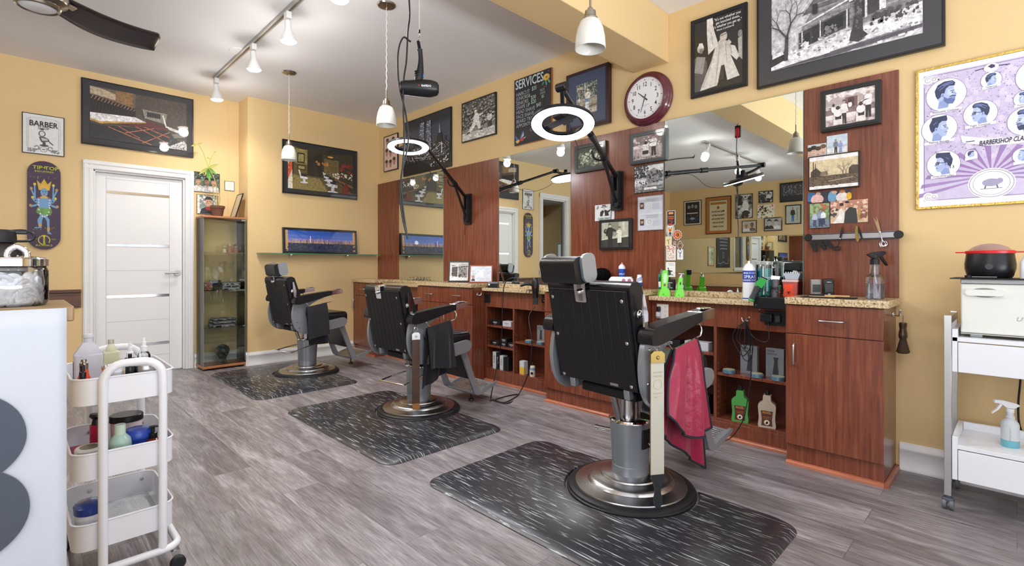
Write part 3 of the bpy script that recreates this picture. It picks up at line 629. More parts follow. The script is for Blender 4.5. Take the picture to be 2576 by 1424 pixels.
def man(x, y, h, top, legs='222226', skin='C9A58E', hair='2A211C', face=True, arm=0):
    """standing figure, feet at y, height h"""
    e = [(legs, 'p', [(x-.10*h, y), (x-.02*h, y), (x, y+.3*h), (x+.02*h, y), (x+.10*h, y), (x+.09*h, y+.52*h), (x-.09*h, y+.52*h)]),
         (top, 'p', [(x-.1*h, y+.45*h), (x+.1*h, y+.45*h), (x+.13*h, y+.8*h), (x+.05*h, y+.85*h), (x-.05*h, y+.85*h), (x-.13*h, y+.8*h)]),
         (top, 'p', [(x-.13*h, y+.8*h), (x-.18*h, y+.5*h), (x-.12*h, y+.48*h), (x-.07*h, y+.75*h)])]
    if arm: e.append((top, 'p', [(x+.13*h, y+.8*h), (x+.26*h*arm, y+(.72 if arm > 0 else .6)*h), (x+.25*h*arm, y+.66*h), (x+.08*h, y+.68*h)]))
    else: e.append((top, 'p', [(x+.13*h, y+.8*h), (x+.18*h, y+.5*h), (x+.12*h, y+.48*h), (x+.07*h, y+.75*h)]))
    e += [(skin, 'e', x, y+.92*h, .055*h, .075*h), (hair, 'p', [(x-.058*h, y+.92*h), (x-.055*h, y+.98*h), (x, y+1.01*h), (x+.055*h, y+.98*h), (x+.058*h, y+.93*h), (x+.03*h, y+.96*h), (x-.03*h, y+.96*h)])]
    return e
def bust(x, y, h, top='2B2B30', skin='C9A58E', hair='2A211C', bg=None):
    e = [(top, 'p', [(x-.42*h, y), (x+.42*h, y), (x+.36*h, y+.25*h), (x+.12*h, y+.36*h), (x-.12*h, y+.36*h), (x-.36*h, y+.25*h)]),
         (skin, 'p', [(x-.09*h, y+.28*h), (x+.09*h, y+.28*h), (x+.08*h, y+.5*h), (x-.08*h, y+.5*h)]),
         (skin, 'e', x, y+.64*h, .17*h, .23*h), (hair, 'p', [(x-.18*h, y+.66*h), (x-.19*h, y+.82*h), (x-.08*h, y+.93*h), (x+.08*h, y+.93*h), (x+.19*h, y+.82*h), (x+.18*h, y+.66*h), (x+.13*h, y+.76*h), (x-.13*h, y+.76*h)]),
         (hair, 'l', [(x-.11*h, y+.69*h), (x-.04*h, y+.69*h)], .016*h), (hair, 'l', [(x+.04*h, y+.69*h), (x+.11*h, y+.69*h)], .016*h),
         ('3A2B26', 'e', x-.07*h, y+.655*h, .018*h, .012*h), ('3A2B26', 'e', x+.07*h, y+.655*h, .018*h, .012*h), ('7A4B42', 'l', [(x-.05*h, y+.52*h), (x+.05*h, y+.52*h)], .016*h)]
    return e
def picture(name, label, cat, wall, xl, xr, yt, yb, art_els=None, W=1., fw=.015, fc='17171A', mw=0., mc='26262A', depth=.018, base=0., m=None, frough=.3, group=None, tilt=0, inner=None, zt=None, lip=.003, twist=0, mprint=None):
    """wall: R, B (back), J (projection), L (opposite, measured in the near mirror). yt/yb are measured on the right-hand edge"""
    d = depth
    if wall == 'R': a = onX(xr, yt, R-base-d); c = onX(xr, yb, R-base-d); l = onX(xl, yb, R-base-d); w = l[1]-c[1]; cen = (R-base, (l[1]+c[1])/2); rz = -90
    elif wall in 'BJ':
        Y = YD if wall == 'B' else YJ; a = onY(xr, yt, Y-base-d); c = onY(xr, yb, Y-base-d); l = onY(xl, yb, Y-base-d); w = c[0]-l[0]; cen = ((l[0]+c[0])/2, Y-base); rz = 0
    elif wall == 'L':
        X = 2*R-L-d; a = onX(xr, yt, X); c = onX(xr, yb, X); l = onX(xl, yb, X); w = l[1]-c[1]; cen = (L+.0, (l[1]+c[1])/2); rz = 90
    if zt: a = (0, 0, zt)
    h = a[2]-c[2]; zc = (a[2]+c[2])/2
    t = thing(name, label, cat, (cen[0], cen[1], zc), rz, group); t.rotation_euler[0] = math.radians(tilt); t.rotation_euler[1] = math.radians(twist)
    fm = mat('frame_'+fc+('' if frough == .3 else 'm'), fc, rough=frough, coat=.3 if frough < .35 else 0)
    def ring(e0, e1, y0, y1, m_, nm, bev, par):
        vs = []
        for e, y in ((e0, y0), (e1, y0), (e1, y1), (e0, y1)):
            X0, Z0 = w/2-e, h/2-e; vs += [(-X0, y, -Z0), (X0, y, -Z0), (X0, y, Z0), (-X0, y, Z0)]
        fs = []
        for r_ in range(4):
            q = (r_+1) % 4
            for k in range(4): fs.append((r_*4+k, r_*4+(k+1) % 4, q*4+(k+1) % 4, q*4+k))
        return MB().add(vs, fs).build(nm, m_, par, bevel=bev)
    if fw:
        ring(0, fw, -.001, -d, fm, 'frame', min(.003, fw*.2), t)
        if fw > .02: ring(fw*.35, fw*.98, -d+.001, -d-.003, fm, 'frame_moulding', .0015, t)
    yy = -d+lip+ (0 if fw else -lip)
    g = fw-.001 if fw else 0
    if mw: MB().box(-w/2+g, w/2-g, yy, -.0015, -h/2+g, h/2-g).build('mat_board', mat('mat_'+mc, mc, rough=.55, coat=.8, coatr=.02), t); yy -= .0006
    else: MB().box(-w/2+g, w/2-g, yy, -.0015, -h/2+g, h/2-g).build('backing', mat('mat_'+mc, mc, rough=.6), t); yy -= .0004
    i = g+mw
    if art_els: art(t, 'print', -w/2+i, w/2-i, -h/2+i, h/2-i, yy, art_els, W, mprint or P_photo)
    t['_w'] = w; t['_h'] = h; t['_i'] = i; t['_y'] = yy; return t
def lett(t, m, items, dy=.006, name='lettering'):
    """text placed in picture units on a framed thing: (s, u, v, size fraction of height, ...)"""
    w, h, i, y = t['_w'], t['_h'], t['_i'], t['_y']
    return text(t, m, [(s, -w/2+i+u*(w-2*i), -h/2+i+v*(h-2*i), sz*(h-2*i), *r) for s, u, v, sz, *r in items], y=y-dy, name=name)
W_ = M_whiteink; K_ = M_blackink
# --- back wall
els = [('4C423A', 'r', 0, 0, 2.05, 1), ('6A5A4C', 'p', [(0, .72), (.9, .66), (.92, 1), (0, 1)]), ('B9A88E', 'p', [(0, .86), (.5, .80), (.8, .84), (.3, .97), (0, 1)]), ('8C6A44', 'p', [(.5, .78), (.85, .7), (.85, 1), (.5, 1)]),
       ('2A211D', 'p', [(0, .48), (.92, .52), (.92, .7), (0, .84)])]
for i in range(14): els += [('141214', 'p', [(.02+i*.065, .78-i*.008), (.05+i*.065, .78-i*.008), (.0+i*.065, .50), (-.02+i*.065, .50)]), ('B08F78', 'l', [(.06+i*.065, .83-i*.011), (.02+i*.065, .76-i*.009)], .012)]
els += [('5A2420', 'p', [(0, .50), (.6, .52), (1.3, .48), (1.68, .42), (1.5, .33), (.0, .36)]), ('C29A54', 'p', [(.0, .34), (.2, .30), (1.15, .45), (1.1, .48), (.2, .37), (0, .44)]), ('E8E6E8', 'p', [(.0, .38), (.2, .345), (1.13, .465), (.9, .53), (0, .49)]),
        ('1C1B20', 'p', [(0, .30), (.2, .27), (1.6, .36), (2.05, .05), (2.05, 0), (0, 0)])]
for a, c in (((.35, .26), (1.25, .02)), ((.7, .19), (1.3, .36)), ((.9, .35), (1.55, .12)), ((1.1, .36), (1.65, .22)), ((1.05, .03), (1.65, .33)), ((.55, .30), (1.0, .12))): els.append(('C06A48', 'l', [a, c], .014))
els += [('8A8578', 'p', [(1.05, .72), (1.6, .70), (1.55, .48), (1.1, .54)]), ('26231F', 'r', 1.15, .58, 1.45, .68), ('E4E2DE', 'l', [(1.5, .66), (1.58, .42)], .03), ('D9D7D4', 'p', [(1.55, .46), (2.05, .36), (2.05, .30), (1.65, .38)]), ('BAB8B8', 'p', [(1.6, .02), (1.98, .20), (2.05, .12), (2.05, 0), (1.66, 0)]), ('4A4642', 's', 1.65, .02, 2.0, .2, 40, .012), ('77746C', 'p', [(1.7, .3), (1.95, .36), (2.0, .26), (1.75, .22)])]
picture('framed_photograph', 'large black framed photograph of a desk with white blotter, above the white door', 'picture', 'B', 204, 487, 250, 397, els, 2.05, .014, '101014', .05, '2B2B31', .025)
els = [('E9EAEA', 'r', 0, 0, .8, 1), ('77777A', 'l', [(.1, .12), (.1, .85), (.16, .92), (.64, .92), (.7, .85), (.7, .12), (.1, .12)], .006), ('77777A', 'l', [(.07, .15), (.07, .88), (.73, .88), (.73, .15)], .004),
       ('4C4C50', 'e', .37, .52, .07, .08), ('E0E0E0', 'e', .37, .52, .05, .06), ('4C4C50', 'p', [(.31, .44), (.43, .44), (.5, .40), (.52, .34), (.36, .30), (.33, .36)]), ('C8C8CA', 'p', [(.35, .42), (.47, .40), (.49, .36), (.37, .34)]), ('4C4C50', 'r', .38, .22, .44, .31), ('4C4C50', 'e', .41, .22, .09, .025), ('4C4C50', 'p', [(.52, .34), (.6, .26), (.58, .25), (.5, .32)]), ('4C4C50', 'e', .37, .63, .04, .02),
       ('8A8A8E', 's', .1, .04, .25, .12, 26, .02), ('8A8A8E', 's', .55, .04, .7, .12, 26, .02), ('66666A', 'e', .4, .12, .07, .07), ('E9EAEA', 'e', .4, .12, .06, .06)]
for s in (-1, 1):
    for r0 in (.05, .035): els.append(('55555A', 'l', [(.4+s*(.13+r0*math.cos(a*.5)), .15+r0*math.sin(a*.5)*1.1) for a in range(11)], .008))
t = picture('framed_print', 'small white line drawing of a barber chair, hung above the skateboard', 'picture', 'B', 55, 162, 297, 395, els, .8, .006, '18181B', 0, 'E9EAEA', .012, mprint=P_flat)
lett(t, K_, [('BARBER', .5, .70, .2, 'CENTER', .78, 0, .012), ('SHOP', .5, .63, .085, 'CENTER', 1), ('1889', .5, .10, .05, 'CENTER', .8)])
els = [('5E6E5A', 'r', 0, 0, 1.35, 1), ('2F3B36', 'r', 0, .7, 1.35, 1), ('8EA08A', 's', 0, .55, 1.35, .95, 50, .03), ('E4E6E8', 'r', 0, 0, 1.35, .08)]
for x, s in ((.22, 'E8E8E8'), (.68, 'DFE0E2'), (1.02, 'EDEDED')): els += bust(x, .08, .72, s, 'B98E76', '1E2530')
picture('photograph', 'signed colour photograph of three players, behind the plant left of the small white card', 'picture', 'B', 487, 553, 438, 487, els, 1.35, .004, '1A1A1C', 0, 'D8DADC', .01)
els = [('B9C0BE', 'r', 0, 0, 1, 1), ('E6E7E9', 'r', 0, 0, .12, 1), ('7D8A86', 'r', .12, .3, 1, 1), ('C9CFCC', 's', .12, .5, 1, 1, 30, .06)] + bust(.55, .02, .98, '2A2E38', 'C29A82', '2B221D') + [('A52B34', 'p', [(.38, .28), (.5, .40), (.6, .40), (.72, .28), (.62, .2), (.5, .2)])]
picture('photograph', 'colour portrait of a person with red collar, behind the flower pot', 'picture', 'B', 495, 549, 493, 541, els, 1, .004, '1A1A1C', 0, 'D8DADC', .01)
picture('framed_card', 'tiny framed white card beside the alcove corner, right of the plant', 'picture', 'B', 565, 590, 457, 481, [('E8E6E0', 'r', 0, 0, 1, 1), ('B9B5AA', 'l', [(.2, .7), (.8, .7)], .02), ('B9B5AA', 'l', [(.2, .5), (.8, .5)], .02), ('B9B5AA', 'l', [(.2, .35), (.6, .35)], .02)], 1, .004, '2A2622', 0, 'E8E6E0', .01, mprint=P_flat)
# --- projection wall
els = [('2A2418', 'r', 0, 0, 1.5, 1), ('5A4E2E', 'p', [(0, 0), (1.5, 0), (1.1, .32), (.1, .36)]), ('8A7A48', 'p', [(0, 0), (.9, 0), (.7, .30), (.12, .33)]), ('5C5126', 'p', [(.12, .34), (.42, .36), (.42, .9), (.12, 1)]), ('8F8348', 'r', .16, .6, .42, .95),
       ('D8D2C0', 'p', [(0, 0), (.10, 0), (.08, .98), (0, .98)]), ('C8552E', 'p', [(0, .2), (.09, .45), (.09, .75), (0, .55)]), ('1B1810', 'r', .2, .62, .36, .86), ('9A9060', 'r', .22, .65, .34, .83), ('1B1810', 'r', .2, .46, .38, .57), ('9A9060', 'r', .22, .48, .36, .55),
       ('3A3320', 'p', [(.75, .35), (1.5, .15), (1.5, 1), (.75, .9)]), ('6A5C34', 'p', [(.80, .4), (1.15, .34), (1.15, .8), (.8, .8)]), ('D9D4C2', 's', 1.0, .36, 1.48, .5, 40, .02), ('8A2F24', 's', 1.2, .45, 1.5, .75, 26, .03), ('B07A40', 's', .6, .62, .95, .7, 8, .03),
       ('7A5A3A', 'p', [(1.05, .36), (1.5, .2), (1.5, .14), (1.05, .31)]), ('6E2A1E', 'p', [(1.2, .0), (1.3, .26), (1.36, .26), (1.42, 0)]), ('D0A048', 'e', .95, .86, .07, .02), ('D0A048', 'e', .3, .93, .05, .015)]
for x, y, s in ((.33, .25, .8), (.98, .12, 1.1), (.90, .26, .75), (.84, .33, .55)):
    els += [('23242A', 'p', [(x-.07*s, y+.08*s), (x+.08*s, y+.08*s), (x+.09*s, y+.16*s), (x-.06*s, y+.16*s)]), ('DADDE0', 'p', [(x-.09*s, y+.02*s), (x+.12*s, y-.0*s), (x+.12*s, y+.06*s), (x-.09*s, y+.09*s)]), ('DADDE0', 'p', [(x-.10*s, y+.10*s), (x-.06*s, y+.10*s), (x-.1*s, y+.26*s), (x-.14*s, y+.26*s)]), ('C8CCD0', 'p', [(x-.02*s, y-.1*s), (x+.06*s, y-.1*s), (x+.05*s, y+.02*s), (x-.01*s, y+.02*s)]), ('DADDE0', 'e', x+.02*s, y-.1*s, .11*s, .025*s)]
picture('framed_photograph', 'black framed photograph of an old barber shop interior behind the hanging pendant lamp', 'picture', 'J', 711, 899, 381, 503, els, 1.5, .014, '101014', .045, '26262A', .025)
els = [('1F55B4', 'r', 0, 0, 3.5, 1), ('3D63C0', 'r', 0, .5, 3.5, .78), ('7E7BC0', 'r', 0, .42, 3.5, .6), ('C68FA0', 'p', [(2.2, .42), (3.5, .42), (3.5, .66), (2.8, .58)]), ('B98A7A', 'r', 0, .40, 3.5, .47), ('1E2C4C', 'r', 0, 0, 3.5, .40), ('2F4468', 's', 0, 0, 3.5, .36, 120, .07, 1), ('17233F', 's', 0, 0, 3.5, .3, 80, .08, 1)]
r_ = random.Random(4)
for i in range(90):
    x = .1+i*.037; h = .04+.12*r_.random()*(1.6 if 25 < i < 45 else 1); els.append((r_.choice(['C9A890', '8A7686', 'E8C8A0', '5A5470', 'B08C80']), 'r', x, .38, x+.022, .42+h))
els += [('F0D8C0', 'r', 1.1, .4, 1.14, .72), ('E8C890', 's', .1, .36, 3.4, .42, 90, .012)]
pan = picture('framed_panorama', 'wide black framed panorama of a skyline at blue dusk, standing on the glass shelf', 'picture', 'J', 712, 898, 581, 640, [('C89A5E', 'r', -.0, 0, 3.5, 1)]+[(e[0], e[1], *( (max(.12, e[2]*.93+.12), e[3], min(3.38, e[4]*.93+.12), e[5]) if e[1]=='r' else e[2:]), *(e[6:] if e[1]=='r' else ())) for e in els if e[1] != 'p'], 3.5, .026, '121215', 0, 'C89A5E', .028, base=.024, mprint=P_soft, tilt=-4)
# --- right wall, far to near
els = [('E7C9BE', 'r', 0, 0, .6, 1)]
for x, y in ((.15, .85), (.42, .85), (.12, .55), (.3, .5), (.45, .58), (.12, .22), (.3, .2), (.47, .25)): els += [('C08C80', 'e', x, y, .06, .08), ('3A3238', 'e', x, y+.05, .065, .05), ('B07C74', 'r', x-.03, y-.12, x+.03, y-.05)]
picture('framed_print', 'narrow framed chart of haircuts in the far corner, left of the night skyline picture', 'picture', 'R', 965, 1000, 333, 425, els, .6, .012, '141A2C', 0, 'E7C9BE', .018, mprint=P_flat)
els = [('2C3242', 'r', 0, 0, .95, 1), ('3C4456', 'r', 0, .45, .95, .8), ('1E2230', 'r', 0, .85, .95, 1), ('10131C', 'r', 0, 0, .95, .33)]
r_ = random.Random(9)
for i in range(26):
    x = i*.037; h = .08+.22*r_.random(); els += [('141824', 'r', x, .2, x+.035, .3+h)]
for x in (.36, .5): els += [('5A6478', 'r', x, .3, x+.09, .9)]
els += [('161A26', 'r', .72, .3, .80, .62), ('8C96A8', 'p', [(.74, .62), (.78, .62), (.76, .82)])]
for a in ((.36, .3, .45, .9), (.5, .3, .59, .9)): els.append(('DDE4EE', 's', *a, 60, .008))
els += [('DDE4EE', 's', 0, .2, .95, .45, 220, .007), ('C8D0DC', 's', .55, .05, .95, .2, 30, .012), ('B8C2D0', 'l', [(.25, .28), (.45, .24), (.8, .42)], .012), ('B8C2D0', 'l', [(.8, .25), (.8, .45)], .02), ('9AA4B4', 'l', [(.45, .24), (.8, .22), (.95, .30)], .008)]
picture('framed_photograph', 'large black and white night skyline photograph above the far mirror, behind the ring light', 'picture', 'R', 1014, 1134, 267, 418, els, .95, .014, '0E1018', 0, '10131C', .022)
els = [('8C8A86', 'r', 0, 0, .85, 1), ('3A3836', 'r', 0, .3, .85, 1), ('6A6864', 's', 0, .62, .85, .98, 130, .03), ('B5B2AC', 's', 0, .65, .85, .98, 70, .02), ('22211F', 'l', [(0, .62), (.85, .72)], .03), ('9A9894', 's', 0, .3, .85, .6, 120, .018), ('D6D4CE', 's', .2, .32, .85, .55, 60, .016), ('C4C1BA', 'r', 0, 0, .85, .2), ('E4E2DC', 's', 0, 0, .85, .2, 30, .05, 1),
       ('EDEBE6', 'p', [(.30, .42), (.46, .44), (.45, .60), (.40, .66), (.32, .62)]), ('EDEBE6', 'p', [(.30, .44), (.46, .44), (.5, .24), (.44, .22), (.38, .36), (.22, .18), (.15, .2)]), ('2A2826', 'p', [(.12, .15), (.22, .18), (.2, .22), (.13, .19)]), ('2A2826', 'p', [(.44, .2), (.54, .18), (.52, .24)]), ('C8B8A8', 'e', .36, .68, .035, .045), ('E8E6E0', 'e', .36, .715, .04, .025), ('EDEBE6', 'p', [(.42, .6), (.55, .62), (.55, .58), (.44, .55)]), ('D8C8A8', 'l', [(.54, .6), (.72, .7)], .014), ('3C3A38', 'p', [(.66, .2), (.78, .22), (.78, .42), (.7, .42)]), ('D8D6D0', 'e', .72, .44, .06, .08)]
picture('framed_photograph', 'black and white photograph of a batter swinging, between the skyline and the services board', 'picture', 'R', 1161, 1247, 230, 337, els, .85, .012, '141414', 0, 'D8D6D2', .02)
t = picture('services_board', 'black chalkboard price list headed SERVICES with painted rose and swallow', 'sign', 'R', 1294, 1387, 169, 345, [('1A1B21', 'r', 0, 0, .62, 1)] +
   [('C9A23E', 'e', .54, .885, .055, .05), ('E4C468', 'e', .535, .89, .038, .036), ('A87C28', 'e', .545, .885, .02, .02), ('3E8C6A', 'e', .49, .81, .03, .012, 60), ('4EA0A0', 'e', .54, .80, .035, .012, 100), ('6CB060', 'e', .585, .815, .03, .012, 120), ('B04A4A', 'e', .51, .755, .008, .008), ('B04A4A', 'e', .545, .75, .008, .008), ('C06A78', 'e', .575, .965, .008, .006),
    ('3E6EB0', 'p', [(.02, .16), (.03, .08), (.05, .05), (.02, .01), (.07, .04), (.1, .06), (.06, .1)]), ('E4B84A', 'p', [(.02, .06), (.06, .02), (.1, .05), (.08, .08)]), ('3E6EB0', 'p', [(.1, .09), (.15, .2), (.17, .12), (.14, .08)]), ('C8CCD0', 'p', [(.12, .09), (.17, .18), (.17, .12)]), ('B8303C', 'p', [(.09, .05), (.16, .04), (.18, .085), (.14, .10), (.1, .08)]), ('E8E6E0', 'p', [(.17, .09), (.21, .1), (.18, .075)])],
   .62, 0, mc='A06A3C', depth=.022, mprint=P_flat)
lett(t, mat('chalk_white', 'C9D6DA', rough=.8), [('SERVICES', .43, .845, .19, 'CENTER', .74, 0, .018)])
lett(t, mat('chalk_grey', 'A9AEB2', rough=.8), [('HAIRCUT', .07, .735, .078, 'LEFT', .84, 0, .008), ('JUNIORS&', .07, .67, .078, 'LEFT', .84, 0, .008), ('SENIORS', .07, .60, .078, 'LEFT', .84, 0, .008), ('SHAPE UP', .07, .535, .078, 'LEFT', .84, 0, .008), ('HEAD SHAVE', .07, .465, .078, 'LEFT', .84, 0, .008), ('FACE SHAVE', .07, .395, .078, 'LEFT', .84, 0, .008), ('BEARD TRIM', .07, .325, .078, 'LEFT', .84, 0, .008), ('APPOINTMENTS', .07, .255, .078, 'LEFT', .84, 0, .008), ('NECK', .72, .70, .05, 'LEFT', .7), ('SHAVE', .72, .655, .05, 'LEFT', .7), ('CALL', .45, .16, .06, 'LEFT', .84, 0, .008)])
lett(t, mat('chalk_mint', 'B6DCCB', rough=.8), [('$35', .50, .755, .08, 'LEFT', .8), ('$30', .48, .625, .08, 'LEFT', .8), ('$20', .48, .56, .08, 'LEFT', .8), ('$45', .62, .49, .08, 'LEFT', .8), ('$5', .76, .60, .06, 'LEFT', .8)])
els = [('8A8A84', 'r', 0, 0, .66, 1), ('3E4A44', 's', 0, .5, .66, 1, 200, .035), ('A8ACA4', 's', 0, .55, .66, 1, 120, .02), ('B0A894', 'r', 0, 0, .66, .52), ('8E8672', 's', 0, 0, .66, .5, 60, .04, 1), ('6A6458', 'p', [(0, .12), (.66, .2), (.66, .26), (0, .2)]), ('D8D4C4', 'r', .27, .55, .3, 1), ('E8E4D8', 'p', [(.28, .46), (.44, .46), (.46, .64), (.36, .7), (.28, .64)]), ('DCE4EA', 'p', [(.29, .16), (.38, .06), (.42, .1), (.40, .3), (.45, .46), (.28, .47)]), ('7E9AB0', 'p', [(.28, .36), (.44, .36), (.45, .48), (.28, .48)]), ('B8987C', 'e', .375, .73, .035, .04), ('D8DEE4', 'e', .375, .76, .04, .025), ('C4AE94', 'l', [(.42, .62), (.3, .52)], .03), ('DDE0E0', 'p', [(.06, .4), (.12, .4), (.12, .55), (.07, .55)]), ('D8D0BC', 'r', .5, .03, .64, .14), ('D8D0BC', 'r', .03, .82, .2, .9), ('1E1E20', 'e', .36, .05, .04, .015), ('1E1E20', 'e', .28, .03, .04, .015)]
picture('framed_photograph', 'maroon framed old baseball photograph with blue mat, right of the services board', 'picture', 'R', 1424, 1530, 155, 306, els, .66, .024, '3A2026', .085, '3A4763', .05, frough=.35)
# --- clock
c0 = onX(1623, 240, R-.06); t = thing('wall_clock', 'round burgundy wall clock with white dial under the ceiling beam', 'clock', (R, 1.925, 2.305), -90)
MB().lathe([(.196, 0), (.2, -.008), (.198, -.018), (.188, -.026), (.186, -.036), (.176, -.046), (.174, -.054), (.162, -.062), (.152, -.066), (.150, -.052), (.0, -.05)], 72, axis='y').build('clock_case', mat('burgundy_lacquer', '5E2430', rough=.22, coat=.6), t, ang=25)
MB().lathe([(.1495, -.051), (.1495, -.0525), (0, -.0525)], 72, axis='y').build('dial', M_paper, t)
b = MB(); bt = MB()
for i in range(60):
    a = i*PI/30; r0, r1, w = (.128, .137, .0028) if i % 5 == 0 else (.131, .136, .0009)
    dx, dz = math.sin(a), math.cos(a); b.add([(r0*dx+w*dz, -.0532, r0*dz-w*dx), (r0*dx-w*dz, -.0532, r0*dz+w*dx), (r1*dx-w*dz, -.0532, r1*dz+w*dx), (r1*dx+w*dz, -.0532, r1*dz-w*dx)], [(0, 1, 2, 3)])
b.build('minute_marks', K_, t, flat=True)
text(t, K_, [(str(n), .102*math.sin(n*PI/6), .102*math.cos(n*PI/6)-.0155, .045, 'CENTER', .8, 0, .01) for n in range(1, 13)], y=-.0532, name='numerals')
b = MB(); b.box(-.025, .035, -.0534, -.0532, -.052, -.050); b.box(-.012, .018, -.0534, -.0532, -.061, -.0595); b.build('faint_script', mat('grey_ink', '8A8A8C'), t, flat=True)
for nm, a, ln, w, yy in (('hour_hand', -48, .072, .0035, -.055), ('minute_hand', 198, .105, .0025, -.0565)):
    a = math.radians(a); dx, dz = math.sin(a), math.cos(a); q = [(-.028*dx+w*dz*1.4, -.028*dz-w*dx*1.4), (-.028*dx-w*dz*1.4, -.028*dz+w*dx*1.4), (ln*dx-w*.5*dz, ln*dz+w*.5*dx), (ln*dx+w*.5*dz, ln*dz-w*.5*dx)]
    MB().prism(q, yy, yy-.001, plane='xz').build(nm, K_, t)
MB().lathe([(.006, -.0525), (.006, -.059), (0, -.06)], 14, axis='y').build('centre_cap', mat('brass', 'C7A24B', rough=.22, metal=1), t)
# --- large frames on the upper right wall
els = [('201F20', 'r', 0, 0, .66, 1), ('5A5654', 'p', [(0, .02), (.18, .02), (.18, .42), (.06, .52), (0, .5)]), ('9A9692', 'p', [(.0, .3), (.12, .25), (.16, .48), (.03, .52)]), ('B9B6B0', 'e', .09, .62, .05, .06), ('E6E4DE', 'p', [(.05, .63), (.07, .7), (.12, .69), (.13, .62)]), ('8A7A6E', 'e', .1, .58, .025, .035),
       ('DAD7CF', 'p', [(.08, .02), (.32, .04), (.46, .42), (.5, .6), (.36, .66), (.3, .6), (.24, .4)]), ('E4E1DA', 'p', [(.2, .5), (.34, .6), (.28, .82), (.25, .97), (.18, .97), (.18, .8)]), ('DAD7CF', 'p', [(.4, .6), (.56, .52), (.62, .36), (.58, .32), (.5, .42), (.62, .1), (.46, .08), (.42, .3)]), ('F0EEE8', 'p', [(.18, .91), (.27, .91), (.26, 1), (.18, 1)]), ('C9C2B8', 'e', .41, .69, .05, .07), ('2A2624', 'p', [(.32, .76), (.36, .83), (.46, .83), (.52, .77), (.46, .75), (.36, .73)]), ('1A1817', 'l', [(.37, .71), (.45, .72)], .008), ('EEECE6', 'l', [(.38, .665), (.44, .67)], .012), ('3A3634', 'p', [(.34, .1), (.42, .1), (.42, .3), (.38, .3)]), ('B0ACA6', 'p', [(.6, .6), (.66, .64), (.66, .3), (.61, .36)]), ('8E8A86', 'e', .63, .66, .03, .05)] + [('A9A59C', 'l', q, .006) for q in ([(.3, .58), (.22, .3), (.12, .06)], [(.36, .6), (.33, .3), (.3, .06)], [(.44, .58), (.46, .3)], [(.24, .8), (.27, .62)], [(.5, .56), (.52, .42)])] + [('C9C5BC', 'p', [(.36, .66), (.42, .56), (.39, .5), (.34, .6)]), ('C9C5BC', 'p', [(.48, .63), (.44, .55), (.47, .5), (.52, .58)])]
t = picture('framed_poster', 'black framed quotation poster of a person in a pale coat raising a fist', 'poster', 'R', 1737, 1879, 3, 214, els, .66, .028, '1C1D20', 0, '201F20', .022, frough=.45, mprint=P_soft)
lett(t, W_, [('"It\'s not whether you', .97, .93, .052, 'RIGHT', .8, 0, .01), ('get knocked down,', .95, .88, .052, 'RIGHT', .8, 0, .01), ('it\'s whether you get up."', .99, .83, .052, 'RIGHT', .76, 0, .01), ('Vince Lombardi', .84, .785, .038, 'RIGHT', 1, 0, .008)])
r_ = random.Random(11)
els = [('CFCED2', 'r', 0, 0, 2, 1), ('8F8D92', 'p', [(.45, .28), (.45, .42), (.62, .62), (1.0, .9), (1.1, 1), (2, 1), (2, .3), (1.2, .28)]), ('6E6C70', 'p', [(.46, .58), (.85, .96), (1.0, .98), (.95, .62)])]
for i in range(16): els.append(('A9A7AC' if i % 2 else '7C7A80', 'l', [(.5+.02*i, .36+.035*i), (2, .40+.035*i)], .01))
els += [('E6E5E8', 'l', [(.44, .62), (.86, .99)], .02), ('E6E5E8', 'l', [(.3, .42), (1.15, .62)], .02), ('3E3C40', 'p', [(.42, .18), (.42, .38), (1.12, .5), (1.12, .30)]), ('E2E1E4', 'r', .46, .18, .475, .4), ('E2E1E4', 'r', .72, .22, .735, .46), ('E2E1E4', 'r', 1.08, .28, 1.1, .5), ('1C1B1E', 'p', [(.5, .22), (.58, .24), (.58, .36), (.5, .35)]), ('1C1B1E', 'p', [(.78, .28), (1.04, .32), (1.04, .46), (.78, .42)]), ('8A888C', 's', .8, .29, 1.0, .36, 20, .02), ('2A292C', 'p', [(.62, .22), (.7, .24), (.7, .42), (.62, .4)]), ('E0DFE2', 'r', 1.32, .34, 1.35, .66), ('2E2C30', 'p', [(1.2, .34), (1.32, .36), (1.32, .58), (1.2, .55)]), ('3A383C', 'p', [(1.36, .36), (1.55, .4), (1.55, .62), (1.36, .6)]), ('ECEBEE', 'r', 1.5, .38, 1.58, .6), ('C8C7CA', 'r', 1.64, .5, 1.76, .7), ('3A383C', 'r', 1.66, .52, 1.74, .68), ('2A292C', 'r', 1.84, .5, 1.96, .8), ('2A292C', 'r', .62, .56, .69, .68), ('2A292C', 'r', .9, .7, .98, .84), ('55535A', 'r', 1.3, .66, 1.9, .69), ('ECEBEE', 'l', [(1.12, .58), (1.9, .72)], .022),
        ('DEDDE2', 'p', [(0, 0), (2, .12), (2, .34), (1.3, .26), (.3, .14), (0, .2)]), ('F0EFF2', 's', 0, .02, 2, .24, 60, .05, 1), ('8E8C92', 's', .4, .1, 2, .3, 60, .02, 1), ('4A484C', 's', 1.4, .24, 1.95, .36, 90, .02), ('2C2A2E', 'p', [(0, .04), (.24, .1), (.22, .2), (0, .2)]), ('E6E5E8', 'p', [(.02, .14), (.2, .17), (.18, .21), (.02, .2)]), ('55535A', 'p', [(0, 0), (2, .1), (2, .06), (1.0, 0)]),
        ('3A383C', 'p', [(1.12, .12), (1.2, .4), (1.16, 1), (1.3, 1), (1.28, .6), (1.3, .2), (1.36, .14), (1.24, .08)]), ('6A686C', 's', 1.16, .2, 1.28, 1, 70, .014), ('403E42', 'p', [(.2, .08), (.26, .08), (.27, .4), (.22, .4)])]
